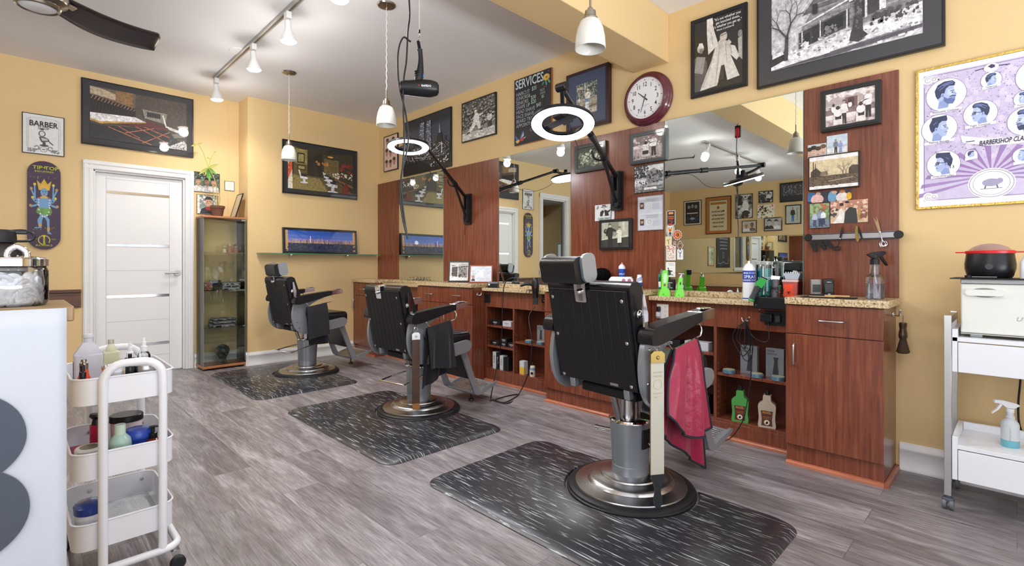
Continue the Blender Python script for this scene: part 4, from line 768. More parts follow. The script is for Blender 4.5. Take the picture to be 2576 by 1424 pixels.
def tree(x, y, a, l, w, n, out):
    x1, y1 = x+l*math.cos(a), y+l*math.sin(a); out.append(('4A484C', 'l', [(x, y), (x1, y1)], w))
    if n:
        for s in (-1, 1): tree(x1, y1, a+s*(.25+r_.random()*.45), l*(.62+r_.random()*.2), w*.62, n-1, out)
tree(.245, .38, 1.2, .16, .03, 4, els); tree(.245, .36, 2.3, .16, .026, 4, els); tree(.5, .95, 3.4, .14, .008, 3, els); tree(1.2, .95, 2.7, .2, .02, 3, els); tree(1.24, .9, .5, .2, .016, 3, els)
picture('framed_photograph', 'very large black framed black and white photograph of a clapboard house in snow, top right', 'picture', 'R', 1903, 2378, -75, 112, els, 2, .014, '0E0E10', .075, '353539', .03, zt=2.84)
# ------------------------------------------------------------------ pictures on the cherry panels (panel face is 18 mm proud)
PB = .018
els = [('3E463C', 'r', 0, 0, 1.1, 1), ('DDE2C8', 'e', .6, .78, .06, .09), ('2A3028', 'r', .55, .45, .75, .68), ('76806A', 's', .1, .1, 1.05, .75, 70, .07), ('C8CDB4', 's', .15, .15, 1.0, .7, 44, .05), ('2A3028', 's', .1, .05, 1.05, .6, 40, .03)]
picture('framed_photograph', 'dark green toned framed group photograph behind the nearer ring light arm', 'picture', 'R', 1445, 1523, 352, 424, els, 1.1, .03, '2A3230', 0, '22261F', .026, base=PB)
els = [('B8AAA8', 'r', 0, 0, 1.1, 1), ('8A7C7A', 'r', 0, .55, 1.1, 1), ('E0D6D4', 's', .02, .5, 1.0, .9, 30, .05), ('5A4E4C', 's', 0, .0, 1.1, .22, 50, .03, 1), ('D8D0CE', 'p', [(0, .45), (.5, .5), (.5, .62), (0, .6)])] + man(.78, .1, .85, 'EDEAE8', '2A2624', 'B89888', '3A302C', arm=-1) + [('EDEAE8', 'p', [(.33, .3), (.62, .3), (.58, .62), (.4, .62)]), ('D8D2D0', 'e', .48, .18, .17, .08), ('2C2826', 'p', [(.36, .36), (.6, .36), (.58, .2), (.38, .2)]), ('3A302C', 'e', .49, .68, .05, .07)]
picture('framed_photograph', 'grey framed old photograph of a barber standing by a chair, between clock and large mirror', 'picture', 'R', 1584, 1675, 320, 401, els, 1.1, .028, '3C4346', 0, 'B8AAA8', .026, base=PB)
els = [('B5B6B8', 'r', 0, 0, 1.05, 1), ('D8D9DA', 'r', 0, .6, 1.05, 1), ('3A3B3D', 's', 0, .55, .5, 1, 110, .04), ('8A8B8D', 'p', [(.45, .3), (.45, .75), (.7, .88), (1.0, .7), (1.0, .35)]), ('E4E4E6', 'p', [(.0, .25), (.0, .45), (.4, .5), (.5, .3)]), ('2E2F31', 's', .5, .35, 1.0, .75, 40, .03), ('4A4B4D', 's', .05, .26, .45, .42, 20, .025), ('6A6B6D', 'r', 0, 0, 1.05, .22), ('9A9B9D', 's', 0, 0, 1.05, .25, 40, .05, 1), ('E8E8E8', 'r', .35, .09, .8, .17)]
picture('photograph', 'unframed black and white street photograph of an old store, above the two certificates', 'picture', 'R', 1595, 1670.5, 408, 479, els, 1.05, .004, '1E1E20', 0, 'B5B6B8', .01, base=PB)
els = [('CDD3DC', 'r', 0, 0, .68, 1), ('E2E5EA', 'r', 0, .47, .68, .49)]
for z in (0, .5): els += [('E4E6E2', 'e', .32, z+.24, .09, .09), ('B8BEC6', 'e', .32, z+.24, .07, .07), ('CDD3DC', 'e', .32, z+.24, .05, .05), ('6A5048', 'r', .05, z+.14, .17, z+.33), ('C09A84', 'e', .11, z+.25, .035, .05), ('221C1A', 'e', .11, z+.295, .04, .02), ('2A3040', 'r', .07, z+.14, .15, z+.185)] + [('8A909A', 'l', [(.2+.03*(i % 2), z+.44-.03*i), (.56, z+.44-.03*i)], .006) for i in range(4)] + [('8A909A', 'l', [(.42, z+.26-.035*i), (.62, z+.26-.035*i)], .005) for i in range(5)]
picture('certificate_frame', 'thin silver frame holding two grey licence certificates, left of the large mirror', 'certificate', 'R', 1604, 1667.5, 489, 577.5, els, .68, .005, 'A8ACB0', 0, 'CDD3DC', .01, base=PB, mprint=P_flat)
els = [('E6E9EC', 'r', 0, 0, 1.05, 1), ('17171A', 'p', [(.28, .28), (.3, .55), (.42, .66), (.6, .66), (.72, .58), (.78, .28)]), ('E6E9EC', 'p', [(.42, .3), (.52, .6), (.56, .3)]), ('17171A', 'r', .4, .85, .6, .97), ('17171A', 'r', .34, .82, .68, .86), ('E6E9EC', 'r', .42, .87, .58, .9), ('D8DCE0', 'e', .5, .74, .08, .1), ('17171A', 'l', [(.44, .77), (.48, .77)], .02), ('17171A', 'l', [(.52, .77), (.56, .77)], .02), ('17171A', 'l', [(.46, .7), (.54, .7)], .014), ('FFFFFF', 'p', [(.44, .68), (.56, .68), (.5, .6)]), ('17171A', 'p', [(.7, .58), (.9, .7), (.92, .66), (.76, .48)])]
t = picture('cash_only_sign', 'white CASH ONLY sign with a figure in a tall hat, below the ring light mount', 'sign', 'R', 1496.7, 1545, 512, 553, els, 1.05, 0, mc='E6E9EC', depth=.006, base=PB, mprint=P_flat)
M_green = mat('sign_green', '1E7A4A', rough=.5)
lett(t, M_green, [('CASH ONLY', .5, .06, .19, 'CENTER', .86, 0, .015), ('$', .14, .76, .24, 'CENTER', 1.3, .4, .01), ('$', .86, .76, .24, 'CENTER', 1.3, .4, .01)])
els = [('B9BCA8', 'r', 0, 0, 1.1, 1), ('2F3230', 'p', [(0, 0), (1.1, 0), (1.1, .38), (0, .3)]), ('D8DAC8', 'p', [(0, .28), (1.1, .42), (1.1, .45), (0, .31)]), ('8A8E7E', 'r', .28, .45, .7, .98), ('D0D2BC', 'r', .85, .62, .95, 1)] + man(.36, -.02, .95, '17181A', '17181A', 'C8BFA8', '1E1C1A', arm=1) + man(.74, .0, .8, 'E4E2D4', '2A2C2A', 'B8A890', '2A2420', arm=-1) + [('E4E2D4', 'p', [(.66, .16), (.82, .16), (.82, .6), (.67, .6)]), ('1A1A1A', 'e', .18, .64, .07, .1), ('8A7A6A', 'e', .19, .66, .03, .05)]
picture('framed_photograph', 'black framed photograph of two people shaking hands, under the CASH ONLY sign', 'picture', 'R', 1507, 1587.6, 548, 627, els, 1.1, .022, '1B1C24', 0, 'B9BCA8', .026, base=PB, mprint=P_soft)
els = [('D5C8C6', 'r', 0, 0, 1.45, 1), ('B9ABA9', 'r', 0, .62, 1.45, 1), ('E8E0DE', 's', 0, .85, 1.45, 1, 14, .12, 1), ('8A7673', 'r', 0, .34, 1.45, .5), ('EDE6E4', 'r', 0, .2, 1.45, .33), ('7A5A54', 'r', .6, .5, .95, .8), ('4A3834', 'r', .68, .52, .86, .78), ('6A5652', 's', .0, .46, 1.4, .56, 60, .02), ('A89492', 's', 0, 0, 1.45, .16, 40, .05, 1)] + man(.56, .02, .72, 'F0EAE8', '2A2222', 'B89C90', '2E2422') + man(1.26, .1, .8, 'F0EAE8', '2A2222', 'B89C90', 'DCD6D4', arm=-1)
for x in (.38, 1.05): els += [('EDE4E2', 'p', [(x-.14, .02), (x+.14, .02), (x+.13, .26), (x-.13, .26)]), ('2E2424', 'p', [(x-.08, .18), (x+.1, .18), (x+.1, .32), (x-.08, .32)]), ('EFE9E7', 'e', x, .38, .13, .12), ('3A2E2C', 'e', x, .53, .05, .06)]
els += [('EFE9E7', 'e', .25, .5, .07, .1), ('2E2422', 'e', .25, .62, .035, .05), ('EFE9E7', 'e', .74, .56, .06, .08), ('2E2422', 'e', .74, .66, .03, .04)]
picture('framed_photograph', 'black framed photograph of a busy barber shop interior, topmost on the right end panel', 'picture', 'R', 2064, 2216, 198, 309, els, 1.45, .026, '17191B', 0, 'D5C8C6', .03, base=PB, mprint=P_soft)
G6 = 'snapshots stuck on the right end panel'
els = [('C8D8E6', 'r', 0, 0, 1, 1), ('E0E4E8', 'r', 0, 0, 1, .35), ('BFCAD0', 'r', 0, .33, 1, .45)] + man(.44, .04, .72, '6E8494', '20242A', 'B98E76', '4A342A') + man(.68, .04, .62, '8E9CC8', '8E9CC8', 'C89A82', 'A8743E')
picture('snapshot', 'snapshot of two children standing on a beach, highest of the loose snapshots', 'photo', 'R', 2080, 2132, 335, 383, els, 1, 0, mc='E8E8E8', depth=.003, base=PB, group=G6, mprint=P_soft)
els = [('C4CCD4', 'r', 0, 0, 1.3, 1)] + [('D8B8A4', 'e', x, .35+.1*(i % 2), .2, .3) for i, x in enumerate((.12, .42, .74, 1.08))] + [(c, 'e', x, .66+.1*(i % 2), .21, .16) for i, (x, c) in enumerate(((.12, '2A2220'), (.42, '1E1A18'), (.74, '3A2A22'), (1.08, '6A4632')))] + [(('3A2A26'), 'e', x+dx, .42+.1*(i % 2), .022, .02) for i, x in enumerate((.12, .42, .74, 1.08)) for dx in (-.07, .07)] + [('B8605A', 'l', [(x-.06, .22+.1*(i % 2)), (x+.06, .22+.1*(i % 2))], .04) for i, x in enumerate((.12, .42, .74, 1.08))]
picture('snapshot', 'snapshot of four smiling faces close together beside the mirror edge', 'photo', 'R', 2032, 2079, 359, 393, els, 1.3, 0, mc='E8E8E8', depth=.0025, base=PB, group=G6, mprint=P_soft)
r_ = random.Random(21)
els = [('DCCBA4', 'r', 0, 0, 1.35, 1), ('EEEDEA', 'r', 0, .88, 1.35, 1), ('EEEDEA', 'r', 0, 0, 1.35, .1), ('6E5E4C', 'r', 0, .1, 1.35, .4), ('4E4234', 's', 0, .1, 1.35, .38, 90, .03, 1), ('4A3F34', 'p', [(.05, .38), (.05, .55), (.2, .66), (.34, .52), (.36, .38)]), ('8A7A64', 'p', [(.3, .4), (.34, .52), (.5, .54), (.55, .42)]), ('4A3F34', 'p', [(1.1, .38), (1.1, .56), (1.2, .64), (1.35, .62), (1.35, .38)]), ('3A3028', 'l', [(.12, .25), (.12, .85)], .02), ('3A3028', 'l', [(.18, .3), (.18, .8)], .016), ('D8D0C0', 'l', [(.55, .22), (1.2, .28)], .012)]
tree(.95, .3, 1.6, .17, .02, 3, els); tree(1.02, .3, 1.5, .19, .018, 3, els); tree(.5, .38, 1.5, .1, .01, 3, els)
picture('framed_photograph', 'black edged sepia photograph of a bare town green with trees on the right end panel', 'picture', 'R', 2033, 2162, 378, 469, els, 1.35, .006, '1A1A1C', 0, 'EEEDEA', .02, base=PB, mprint=P_soft)
els = [('2A2A3C', 'r', 0, 0, 2, 1), ('2E6EA8', 'e', .15, .6, .25, .5), ('E4B8B0', 'e', .45, .3, .3, .5), ('C89A84', 'e', .5, .85, .12, .14), ('6AA0C0', 'e', 1.15, .4, .2, .6), ('D8A890', 'e', 1.25, .85, .12, .14), ('E6DAD6', 'e', 1.6, .3, .28, .5), ('B8764E', 'e', 1.6, .85, .13, .14), ('E0B020', 'e', 1.9, .4, .12, .35)]
picture('snapshot', 'narrow colour snapshot strip of haircuts under the sepia town photograph', 'photo', 'R', 2032, 2142, 476, 503, els, 2, 0, mc='E8E8E8', depth=.0025, base=PB, group=G6, mprint=P_soft)
els = [('6E8A5A', 'r', 0, 0, .75, 1), ('9AB07A', 's', 0, .5, .75, 1, 50, .06), ('B8624A', 's', .3, .75, .75, 1, 14, .05), ('7A8894', 'r', 0, 0, .75, .35), ('55626E', 's', 0, 0, .75, .35, 20, .05, 1)] + man(.2, .05, .62, 'B8C4D8', '3A4A78', 'B98A70', '2A2020') + man(.42, .05, .72, '8E9AB8', '2E3A5C', 'B98A70', '2A2020') + man(.52, .12, .58, 'E0E4EC', '2E3A5C', 'C49A80', '2A2020')
picture('snapshot', 'colour snapshot of a family standing in a park, lowest left on the right end panel', 'photo', 'R', 2035, 2088, 508, 573, els, .75, .003, '26262A', 0, 'E8E8E8', .008, base=PB, group=G6, mprint=P_soft)
els = [('D8B89C', 'r', 0, 0, 1.35, 1), ('B8806A', 'r', 0, .5, 1.35, 1), ('E4C8B0', 's', 0, .4, 1.35, 1, 30, .08), ('F0EAE4', 'p', [(.1, 0), (.55, 0), (.5, .5), (.42, .66), (.32, .6), (.3, .35)]), ('2A3034', 'p', [(.5, 0), (1.0, 0), (.95, .62), (.72, .7), (.55, .5)]), ('C89A80', 'e', .45, .74, .07, .1), ('C49078', 'e', .6, .82, .07, .1), ('2A1E1A', 'e', .42, .83, .08, .07), ('1E1816', 'e', .62, .92, .08, .05), ('B89050', 'r', 1.0, .1, 1.12, .6), ('8A5A4A', 's', 1.1, .2, 1.35, .7, 14, .05), ('3A3A3E', 's', 0, .3, .25, .7, 12, .05)]
picture('snapshot', 'wide colour snapshot of a couple embracing at a party, above the magnetic strip', 'photo', 'R', 2089, 2183, 500, 558, els, 1.35, 0, mc='E8E8E8', depth=.0045, base=PB, group=G6, mprint=P_soft)
# --- haircut poster at the far right
L_, V_, Dk, Ph, Bk = 'C9BEDC', '9A7AB4', '3A2A58', 'AFC0E6', '2A3358'
els = [('F1EFF8', 'r', 0, 0, .84, 1), (L_, 'r', .03, .04, .81, .965)]
els += [('D8CDE4', 's', .04, .3, .8, .94, 160, .022), ('B9A4CC', 's', .04, .3, .8, .94, 260, .006), ('7A6A9C', 's', .04, .3, .8, .94, 320, .0035)]
for i in range(15):
    a = PI*(i+.5)/15; a2 = a+.09; els += [('K', 5)]; els.append((V_, 'p', [(.42+.08*math.cos(a), .16+.08*math.sin(a)), (.42+.42*math.cos(a), .06+.34*math.sin(a)), (.42+.42*math.cos(a2), .06+.34*math.sin(a2)), (.42+.08*math.cos(a2), .16+.08*math.sin(a2))]))
for zz in (.955, .045): els.append(('K', 7)); els.append((Dk, 'l', [(.12, zz), (.72, zz)], .0022))
els += [(Dk, 'l', [(.035, .12), (.035, .88)], .002), (Dk, 'l', [(.805, .12), (.805, .88)], .002)]
for sx in (-1, 1):
    for sz, zc in ((1, .93), (-1, .07)):
        for r0, ox in ((.028, 0), (.018, .035)):
            els += [('K', 8 if ox == 0 else 12), ('F1EFF8', 'e', .42+sx*(.36-ox), zc, r0+.006, r0+.004), (Dk, 'l', [(.42+sx*(.36-ox)+r0*(1-a*.045)*math.cos(a*.6), zc+sz*r0*(1-a*.045)*math.sin(a*.6)) for a in range(17)], .0022)]
def head(cx, cy, s, f=1, style=0, beard=0, gl=0, els_=None):
    """profile or three-quarter head printed in blue; f=1 looks right"""
    q = lambda pts: [(cx+f*x*s, cy+y*s) for x, y in pts]
    e = [('K', 10), ('FBFBFE', 'e', cx, cy, s*1.22, s*1.2), ('6A5A94', 'l', [(cx+s*1.22*math.cos(a*PI/16), cy+s*1.2*math.sin(a*PI/16)) for a in range(33)], .0025)]
    e += [(Ph, 'p', q([(-.5, -.95), (-.42, -.45), (-.62, 0), (-.6, .45), (-.3, .78), (.2, .82), (.46, .6), (.5, .3), (.52, .18), (.66, -.08), (.54, -.14), (.56, -.24), (.54, -.34), (.52, -.42), (.46, -.62), (.2, -.66), (.12, -.95)])),
          ('8FA3D4', 'p', q([(-.42, -.45), (-.1, -.3), (.1, -.6), (.2, -.66), (.12, -.95), (-.5, -.95)])), ('C9D6F2', 'p', q([(.1, .35), (.46, .3), (.5, .1), (.3, -.1), (.12, 0)])),
          (Bk, 'p', q([(-.62, .0), (-.68, .4), (-.5, .8), (-.1, 1.0), (.4, .98), (.56, .8), (.52, .58), (.2, .62), (.0, .45), (-.1, .1), (-.22, .12), (-.3, -.1), (-.5, -.25)]) if style != 2 else q([(-.62, .1), (-.6, .45), (-.3, .8), (.1, .84), (.0, .7), (-.3, .5), (-.5, .1)])),
          ('55639A', 'p', q([(-.3, .75), (.1, .9), (.5, .88), (.2, .78), (-.1, .66)])), ('7183BC', 'l', q([(-.5, .55), (-.1, .82), (.4, .9)]), .05*s), ('8E9ED0', 'l', q([(-.4, .4), (0, .7), (.45, .78)]), .03*s),
          (Ph, 'e', cx-f*.2*s, cy-.02*s, .10*s, .17*s), ('6E80B8', 'e', cx-f*.19*s, cy-.02*s, .05*s, .1*s),
          (Bk, 'l', q([(.26, .22), (.5, .24)]), .05*s), (Bk, 'e', cx+f*.4*s, cy+.1*s, .06*s, .04*s), ('55639A', 'l', q([(.38, -.32), (.56, -.3)]), .04*s), ('8FA3D4', 'l', q([(.5, .1), (.6, -.08), (.5, -.14)]), .03*s)]
    if style == 1: e.append((Bk, 'p', q([(-.5, .5), (-.48, .98), (.5, 1.05), (.56, .7), (0, .62)])))
    if beard: e += [(Bk if beard > 1 else '5F70A8', 'p', q([(-.12, -.12), (.1, -.3), (.34, -.26), (.56, -.24), (.54, -.5), (.42, -.72), (.1, -.68), (-.1, -.4)])), (Bk, 'p', q([(.2, -.22), (.4, -.18), (.6, -.22), (.62, -.16), (.4, -.1), (.24, -.16)])), ('9FB0DC', 'l', q([(.36, -.33), (.54, -.33)]), .04*s)]
    if gl: e += [(Bk, 'l', q([(-.2, .12), (.3, .16), (.54, .16), (.54, 0), (.34, 0), (.32, .15)]), .045*s)]
    els.extend(e)
head(.165, .80, .098, 1, 0, 1); head(.42, .845, .048, 1); head(.665, .82, .098, -1, 1)
head(.125, .56, .088, 1, 1); head(.36, .625, .078, -1, 0, 0, 1); head(.59, .68, .045, -1); head(.60, .53, .08, -1, 0, 2)
head(.15, .30, .082, -1, 1, 0, 1); head(.31, .345, .03, 1); head(.585, .30, .045, -1, 2); head(.73, .36, .06, -1, 1); head(.74, .58, .055, 1)
els += [('K', 10), ('F4F3FA', 'e', .42, .135, .13, .105), ('6A5A94', 'l', [(.42+.12*math.cos(a*PI/16), .135+.095*math.sin(a*PI/16)) for a in range(33)], .003), ('6A5A94', 'l', [(.42+.1*math.cos(a*PI/16), .135+.08*math.sin(a*PI/16)) for a in range(33)], .002), ('9A94B4', 'e', .42, .14, .05, .026), ('9A94B4', 'e', .465, .148, .018, .018), ('5A5278', 'l', [(.39, .12), (.385, .10)], .008), ('5A5278', 'l', [(.45, .12), (.455, .10)], .008), ('5A5278', 'l', [(.36, .098), (.48, .098)], .003)]
els += [('K', 24), ('F1EFF8', 'p', [(.26, .44), (.30, .425), (.40, .395), (.55, .385), (.7, .395), (.81, .43), (.81, .485), (.7, .45), (.55, .435), (.40, .445), (.30, .475), (.25, .49)]), (Dk, 'l', [(.28, .44), (.33, .44)], .006), ('F4F3FA', 'e', .42, .93, .04, .03), (Dk, 'p', [(.40, .94), (.42, .955), (.44, .945), (.44, .93), (.42, .925), (.41, .935)]), (Dk, 'l', [(.33, .93), (.38, .935)], .005), (Dk, 'l', [(.46, .935), (.52, .93)], .005)]
for u0, v0, w0 in ((.165, .672, .19), (.42, .79, .10), (.36, .535, .17), (.125, .455, .18), (.15, .205, .15), (.31, .31, .07), (.59, .63, .1), (.585, .245, .1)): els.append(('K', 27)); els.append(('F4F3FA', 'p', [(u0-w0/2, v0-.004), (u0+w0/2, v0+.006), (u0+w0/2, v0+.026), (u0-w0/2, v0+.016)]))
zt_, zb_ = 2.0885, 1.366; yl_ = onX(2303, 400, R-.012)[1]; wP = .57
t = thing('haircut_poster', 'purple and white poster of haircut portraits with gold edge at the far right', 'poster', (R, yl_-wP/2, (zt_+zb_)/2), -90)
hP = zt_-zb_; fwP = .013
vsx = []; b = MB()
for e0, y0 in ((0, -.001), (fwP, -.001), (fwP, -.012), (0, -.012)): vsx += [(-wP/2+e0, y0, -hP/2+e0), (wP/2-e0, y0, -hP/2+e0), (wP/2-e0, y0, hP/2-e0), (-wP/2+e0, y0, hP/2-e0)]
b.add(vsx, [(r1*4+k, r1*4+(k+1) % 4, ((r1+1) % 4)*4+(k+1) % 4, ((r1+1) % 4)*4+k) for r1 in range(4) for k in range(4)]); b.build('frame', mat('gold_foil', 'D2AE5A', rough=.25, metal=.9, bump=.4, bscale=60), t, bevel=.002)
MB().box(-wP/2+.01, wP/2-.01, -.009, -.001, -hP/2+.01, hP/2-.01).build('backing', M_paper, t)
art(t, 'print', -wP/2+fwP, wP/2-fwP, -hP/2+fwP, hP/2-fwP, -.0092, els, .84, P_flat, .0001)
t['_w'], t['_h'], t['_i'], t['_y'] = wP, hP, fwP, -.0092
M_ink = mat('violet_ink', '2B2340')
lett(t, M_ink, [('BARBERSHOP CLASSICS', .60, .402, .046, 'CENTER', .58, .25, .016)], dy=.0045)
lett(t, M_ink, [('Executive Contour', .165/.84, .677, .019), ('Vanguard', .42/.84, .795, .015), ('Tight Contour', .36/.84, .54, .018), ('Flattop Boogie', .125/.84, .46, .019), ('Crew With a Part', .15/.84, .21, .016), ('Pompadour', .59/.84, .635, .013), ('13', .2/.84, .265, .03)], dy=.0045)
# ------------------------------------------------------------------ opposite wall, seen in the near mirror
OG = 'frames on the opposite wall, seen in the mirror'
els = [('E6E6E8', 'r', 0, 0, .7, 1), ('17171C', 'r', .05, .04, .65, .96), ('30406A', 's', .1, .1, .6, .4, 30, .03), ('8A8A92', 'e', .2, .75, .06, .08), ('8A8A92', 'e', .35, .78, .06, .08), ('8A8A92', 'e', .5, .75, .06, .08), ('8EA8D0', 'e', .35, .25, .1, .05), ('D8D8DC', 'r', .12, .46, .58, .5)]
picture('framed_poster', 'dark framed poster with three pale faces, reflected at left in the near mirror', 'poster', 'L', 1722, 1766, 503, 565, els, .7, .014, '141418', 0, 'E6E6E8', .02, group=OG, mprint=P_flat)
els = [('D6CBA6', 'r', 0, 0, .7, 1), ('6E7A4A', 'r', .0, 0, .03, 1), ('6E7A4A', 'r', .67, 0, .7, 1), ('6E7A4A', 'r', 0, .97, .7, 1), ('A8742E', 'r', .06, .85, .64, .93), ('A0522E', 'e', .35, .75, .05, .05)]
t = picture('framed_blessing', 'tall framed blessing in black lettering with orange border, reflected in the near mirror', 'picture', 'L', 1777, 1841, 492, 587, els, .7, .016, '1A1512', .06, 'B4682E', .025, group=OG, mprint=P_flat)
lett(t, K_, [('May you be in', .5, .6, .09, 'CENTER', .8, 0, .01), ('Heaven half an', .5, .48, .09, 'CENTER', .76, 0, .01), ('hour before the', .5, .36, .09, 'CENTER', .72, 0, .01), ('Devil knows', .5, .24, .09, 'CENTER', .8, 0, .01), ('you\'re dead.', .5, .11, .09, 'CENTER', .8, 0, .01)])
bwp = [('8A8A8A', 'r', 0, 0, .7, 1), ('D8D8D8', 's', 0, 0, .7, 1, 40, .08), ('2A2A2A', 's', 0, 0, .7, 1, 40, .07)]
picture('framed_photograph', 'framed photograph of a child in a barber chair, reflected in the near mirror', 'picture', 'L', 1852, 1895, 487, 548, bwp + [('EDEDED', 'p', [(.15, .3), (.45, .3), (.38, .75), (.2, .75)]), ('2E2E2E', 'e', .28, .2, .15, .12)] + man(.52, .0, .42, 'DCDCDC', '9A9A9A'), .7, .012, '141418', 0, '8A8A8A', .02, group=OG)
picture('framed_photograph', 'small framed group photograph above the leaf patterned print, seen reflected', 'picture', 'L', 1910, 1946, 479, 509, bwp + man(.2, 0, .8, 'DADADA') + man(.5, .05, .8, '3A3A3A'), .7, .014, '141418', 0, '8A8A8A', .02, group=OG)
picture('printed_panel', 'unframed white panel with a scattered leaf and bird pattern, reflected in the near mirror', 'picture', 'L', 1907, 1948.5, 513.5, 547, [('ECEAE0', 'r', 0, 0, 1.1, 1), ('5E7A3A', 's', 0, 0, 1.1, 1, 22, .06), ('C8742E', 's', 0, 0, 1.1, 1, 20, .05), ('2E2A26', 's', .5, .4, 1.0, .9, 10, .08)], 1.1, 0, mc='ECEAE0', depth=.02, group=OG, mprint=P_flat)
picture('framed_photograph', 'small framed portrait of two elderly faces, reflected low in the near mirror', 'picture', 'L', 1868, 1905, 554, 585, [('C8B8A8', 'r', 0, 0, 1.2, 1)] + bust(.35, .1, .8, '6A6A6A', '8A6A5A', '5A5A5A') + bust(.85, .1, .8, 'E8E8E8', 'A08070', 'B8B8B8'), 1.2, .014, '141418', 0, 'C8B8A8', .02, group=OG, mprint=P_soft)
picture('framed_photograph', 'framed portrait of two people facing each other, reflected in the near mirror', 'picture', 'L', 1923.5, 1969, 546, 580, [('B0B2B4', 'r', 0, 0, 1.3, 1)] + bust(.4, .1, .85, 'E8E8E8', 'C8C8C8', '2A2A2A') + bust(.95, .1, .9, '2A2A2A', 'C0C0C0', '3A3A3A'), 1.3, .018, '141418', 0, 'B0B2B4', .02, group=OG, mprint=P_soft)
picture('framed_photograph', 'framed photograph of a person in blue jeans, reflected at right in the mirror', 'picture', 'L', 1977, 2017, 514, 563, [('B8C4BC', 'r', 0, 0, .75, 1), ('8A6A4A', 'r', .1, .1, .14, .9)] + man(.4, .04, .9, '2E2E26', '3E6EA8', 'C09A80'), .75, .02, '141418', .02, 'B8C4BC', .02, group=OG, mprint=P_soft)
picture('framed_photograph', 'wide framed black and white woodland photograph, reflected top right in the mirror', 'picture', 'L', 1963, 2040, 454, 504, [('3A3A3E', 'r', 0, 0, 1.5, 1), ('8A8A8E', 's', .1, .1, 1.4, .9, 90, .03), ('B8B8BC', 's', .1, .5, 1.4, .9, 40, .02), ('1E1E22', 'r', 0, 0, 1.5, .3)], 1.5, .03, '17171A', 0, '3A3A3E', .02, group=OG)
t = thing('opposite_mirror', 'long low mirror on the opposite wall, seen only as a reflection', 'mirror', (L, 4.3, .89))
MB().box(.001, .012, -1.72, 1.72, 0, .82).build('mirror_edge', MATS['mirror_edge_glass'], t)
b = MB(); b.add([(.0125, -1.715, .004), (.0125, 1.715, .004), (.0125, 1.715, .816), (.0125, -1.715, .816)], [(0, 1, 2, 3)]); b.build('mirror_face', M_mirror, t, flat=True)
t = thing('waiting_bench', 'dark cherry bench with granite top against the opposite wall', 'bench', (L, 4.0, 0))
MB().box(.001, .42, -1.6, 1.6, .0, .60).build('bench_body', M_wood, t, bevel=.004); MB().box(.001, .44, -1.62, 1.62, .601, .635).build('bench_top', M_granite, t, bevel=.003)
# things on the far left part of the back wall, seen through both mirrors
def backpic(x0, x1, z0, z1, name, label, cat, els, W, fw, fc, mw, mc, **k):
    t = thing(name, label, cat, ((x0+x1)/2, YD, (z0+z1)/2)); w, h = x1-x0, z1-z0; b = MB(); d = .02
    vs = []
    for e, y in ((0, -.001), (fw, -.001), (fw, -d), (0, -d)): vs += [(-w/2+e, y, -h/2+e), (w/2-e, y, -h/2+e), (w/2-e, y, h/2-e), (-w/2+e, y, h/2-e)]
    b.add(vs, [(r*4+j, r*4+(j+1) % 4, ((r+1) % 4)*4+(j+1) % 4, ((r+1) % 4)*4+j) for r in range(4) for j in range(4)]); b.build('frame', mat('frame_'+fc, fc, rough=.3, coat=.3), t)
    MB().box(-w/2+fw, w/2-fw, -d+.005, -.001, -h/2+fw, h/2-fw).build('backing', mat('mat_'+mc, mc), t); i = fw+mw
    art(t, 'print', -w/2+i, w/2-i, -h/2+i, h/2-i, -d+.004, els, W, P_flat); t['_w'], t['_h'], t['_i'], t['_y'] = w, h, i, -d+.004; return t
t = backpic(-2.2, -1.25, 1.0, 2.0, 'chalkboard', 'black lettered chalkboard on the far left of the back wall', 'sign', [('1A1C22', 'r', 0, 0, 1, 1), ('8FA8B8', 'l', [(.1, .3), (.1, .12), (.3, .1), (.5, .16), (.7, .1), (.9, .12), (.9, .3)], .02), ('8FA8B8', 'e', .5, .36, .07, .1), ('1A1C22', 'e', .5, .36, .05, .08)], 1, .02, '16161A', 0, '1A1C22')
lett(t, MATS['chalk_white'], [('beyond the gain of profit', .5, .84, .075, 'CENTER', .8, .2), ('to establish one by one', .5, .74, .075, 'CENTER', .8, .2), ('by the quality of work', .5, .64, .075, 'CENTER', .8, .2), ('continued day by day', .5, .54, .075, 'CENTER', .8, .2)])
backpic(-2.75, -2.35, 1.05, 1.6, 'framed_print', 'gold framed green botanical print on the far left of the back wall', 'picture', [('D8DCB0', 'r', 0, 0, .7, 1), ('7A9A4A', 's', .3, .15, .65, .85, 40, .05), ('5A4A2E', 'r', .08, .15, .2, .85)], .7, .035, 'B08A3E', .04, 'E0DCC0')
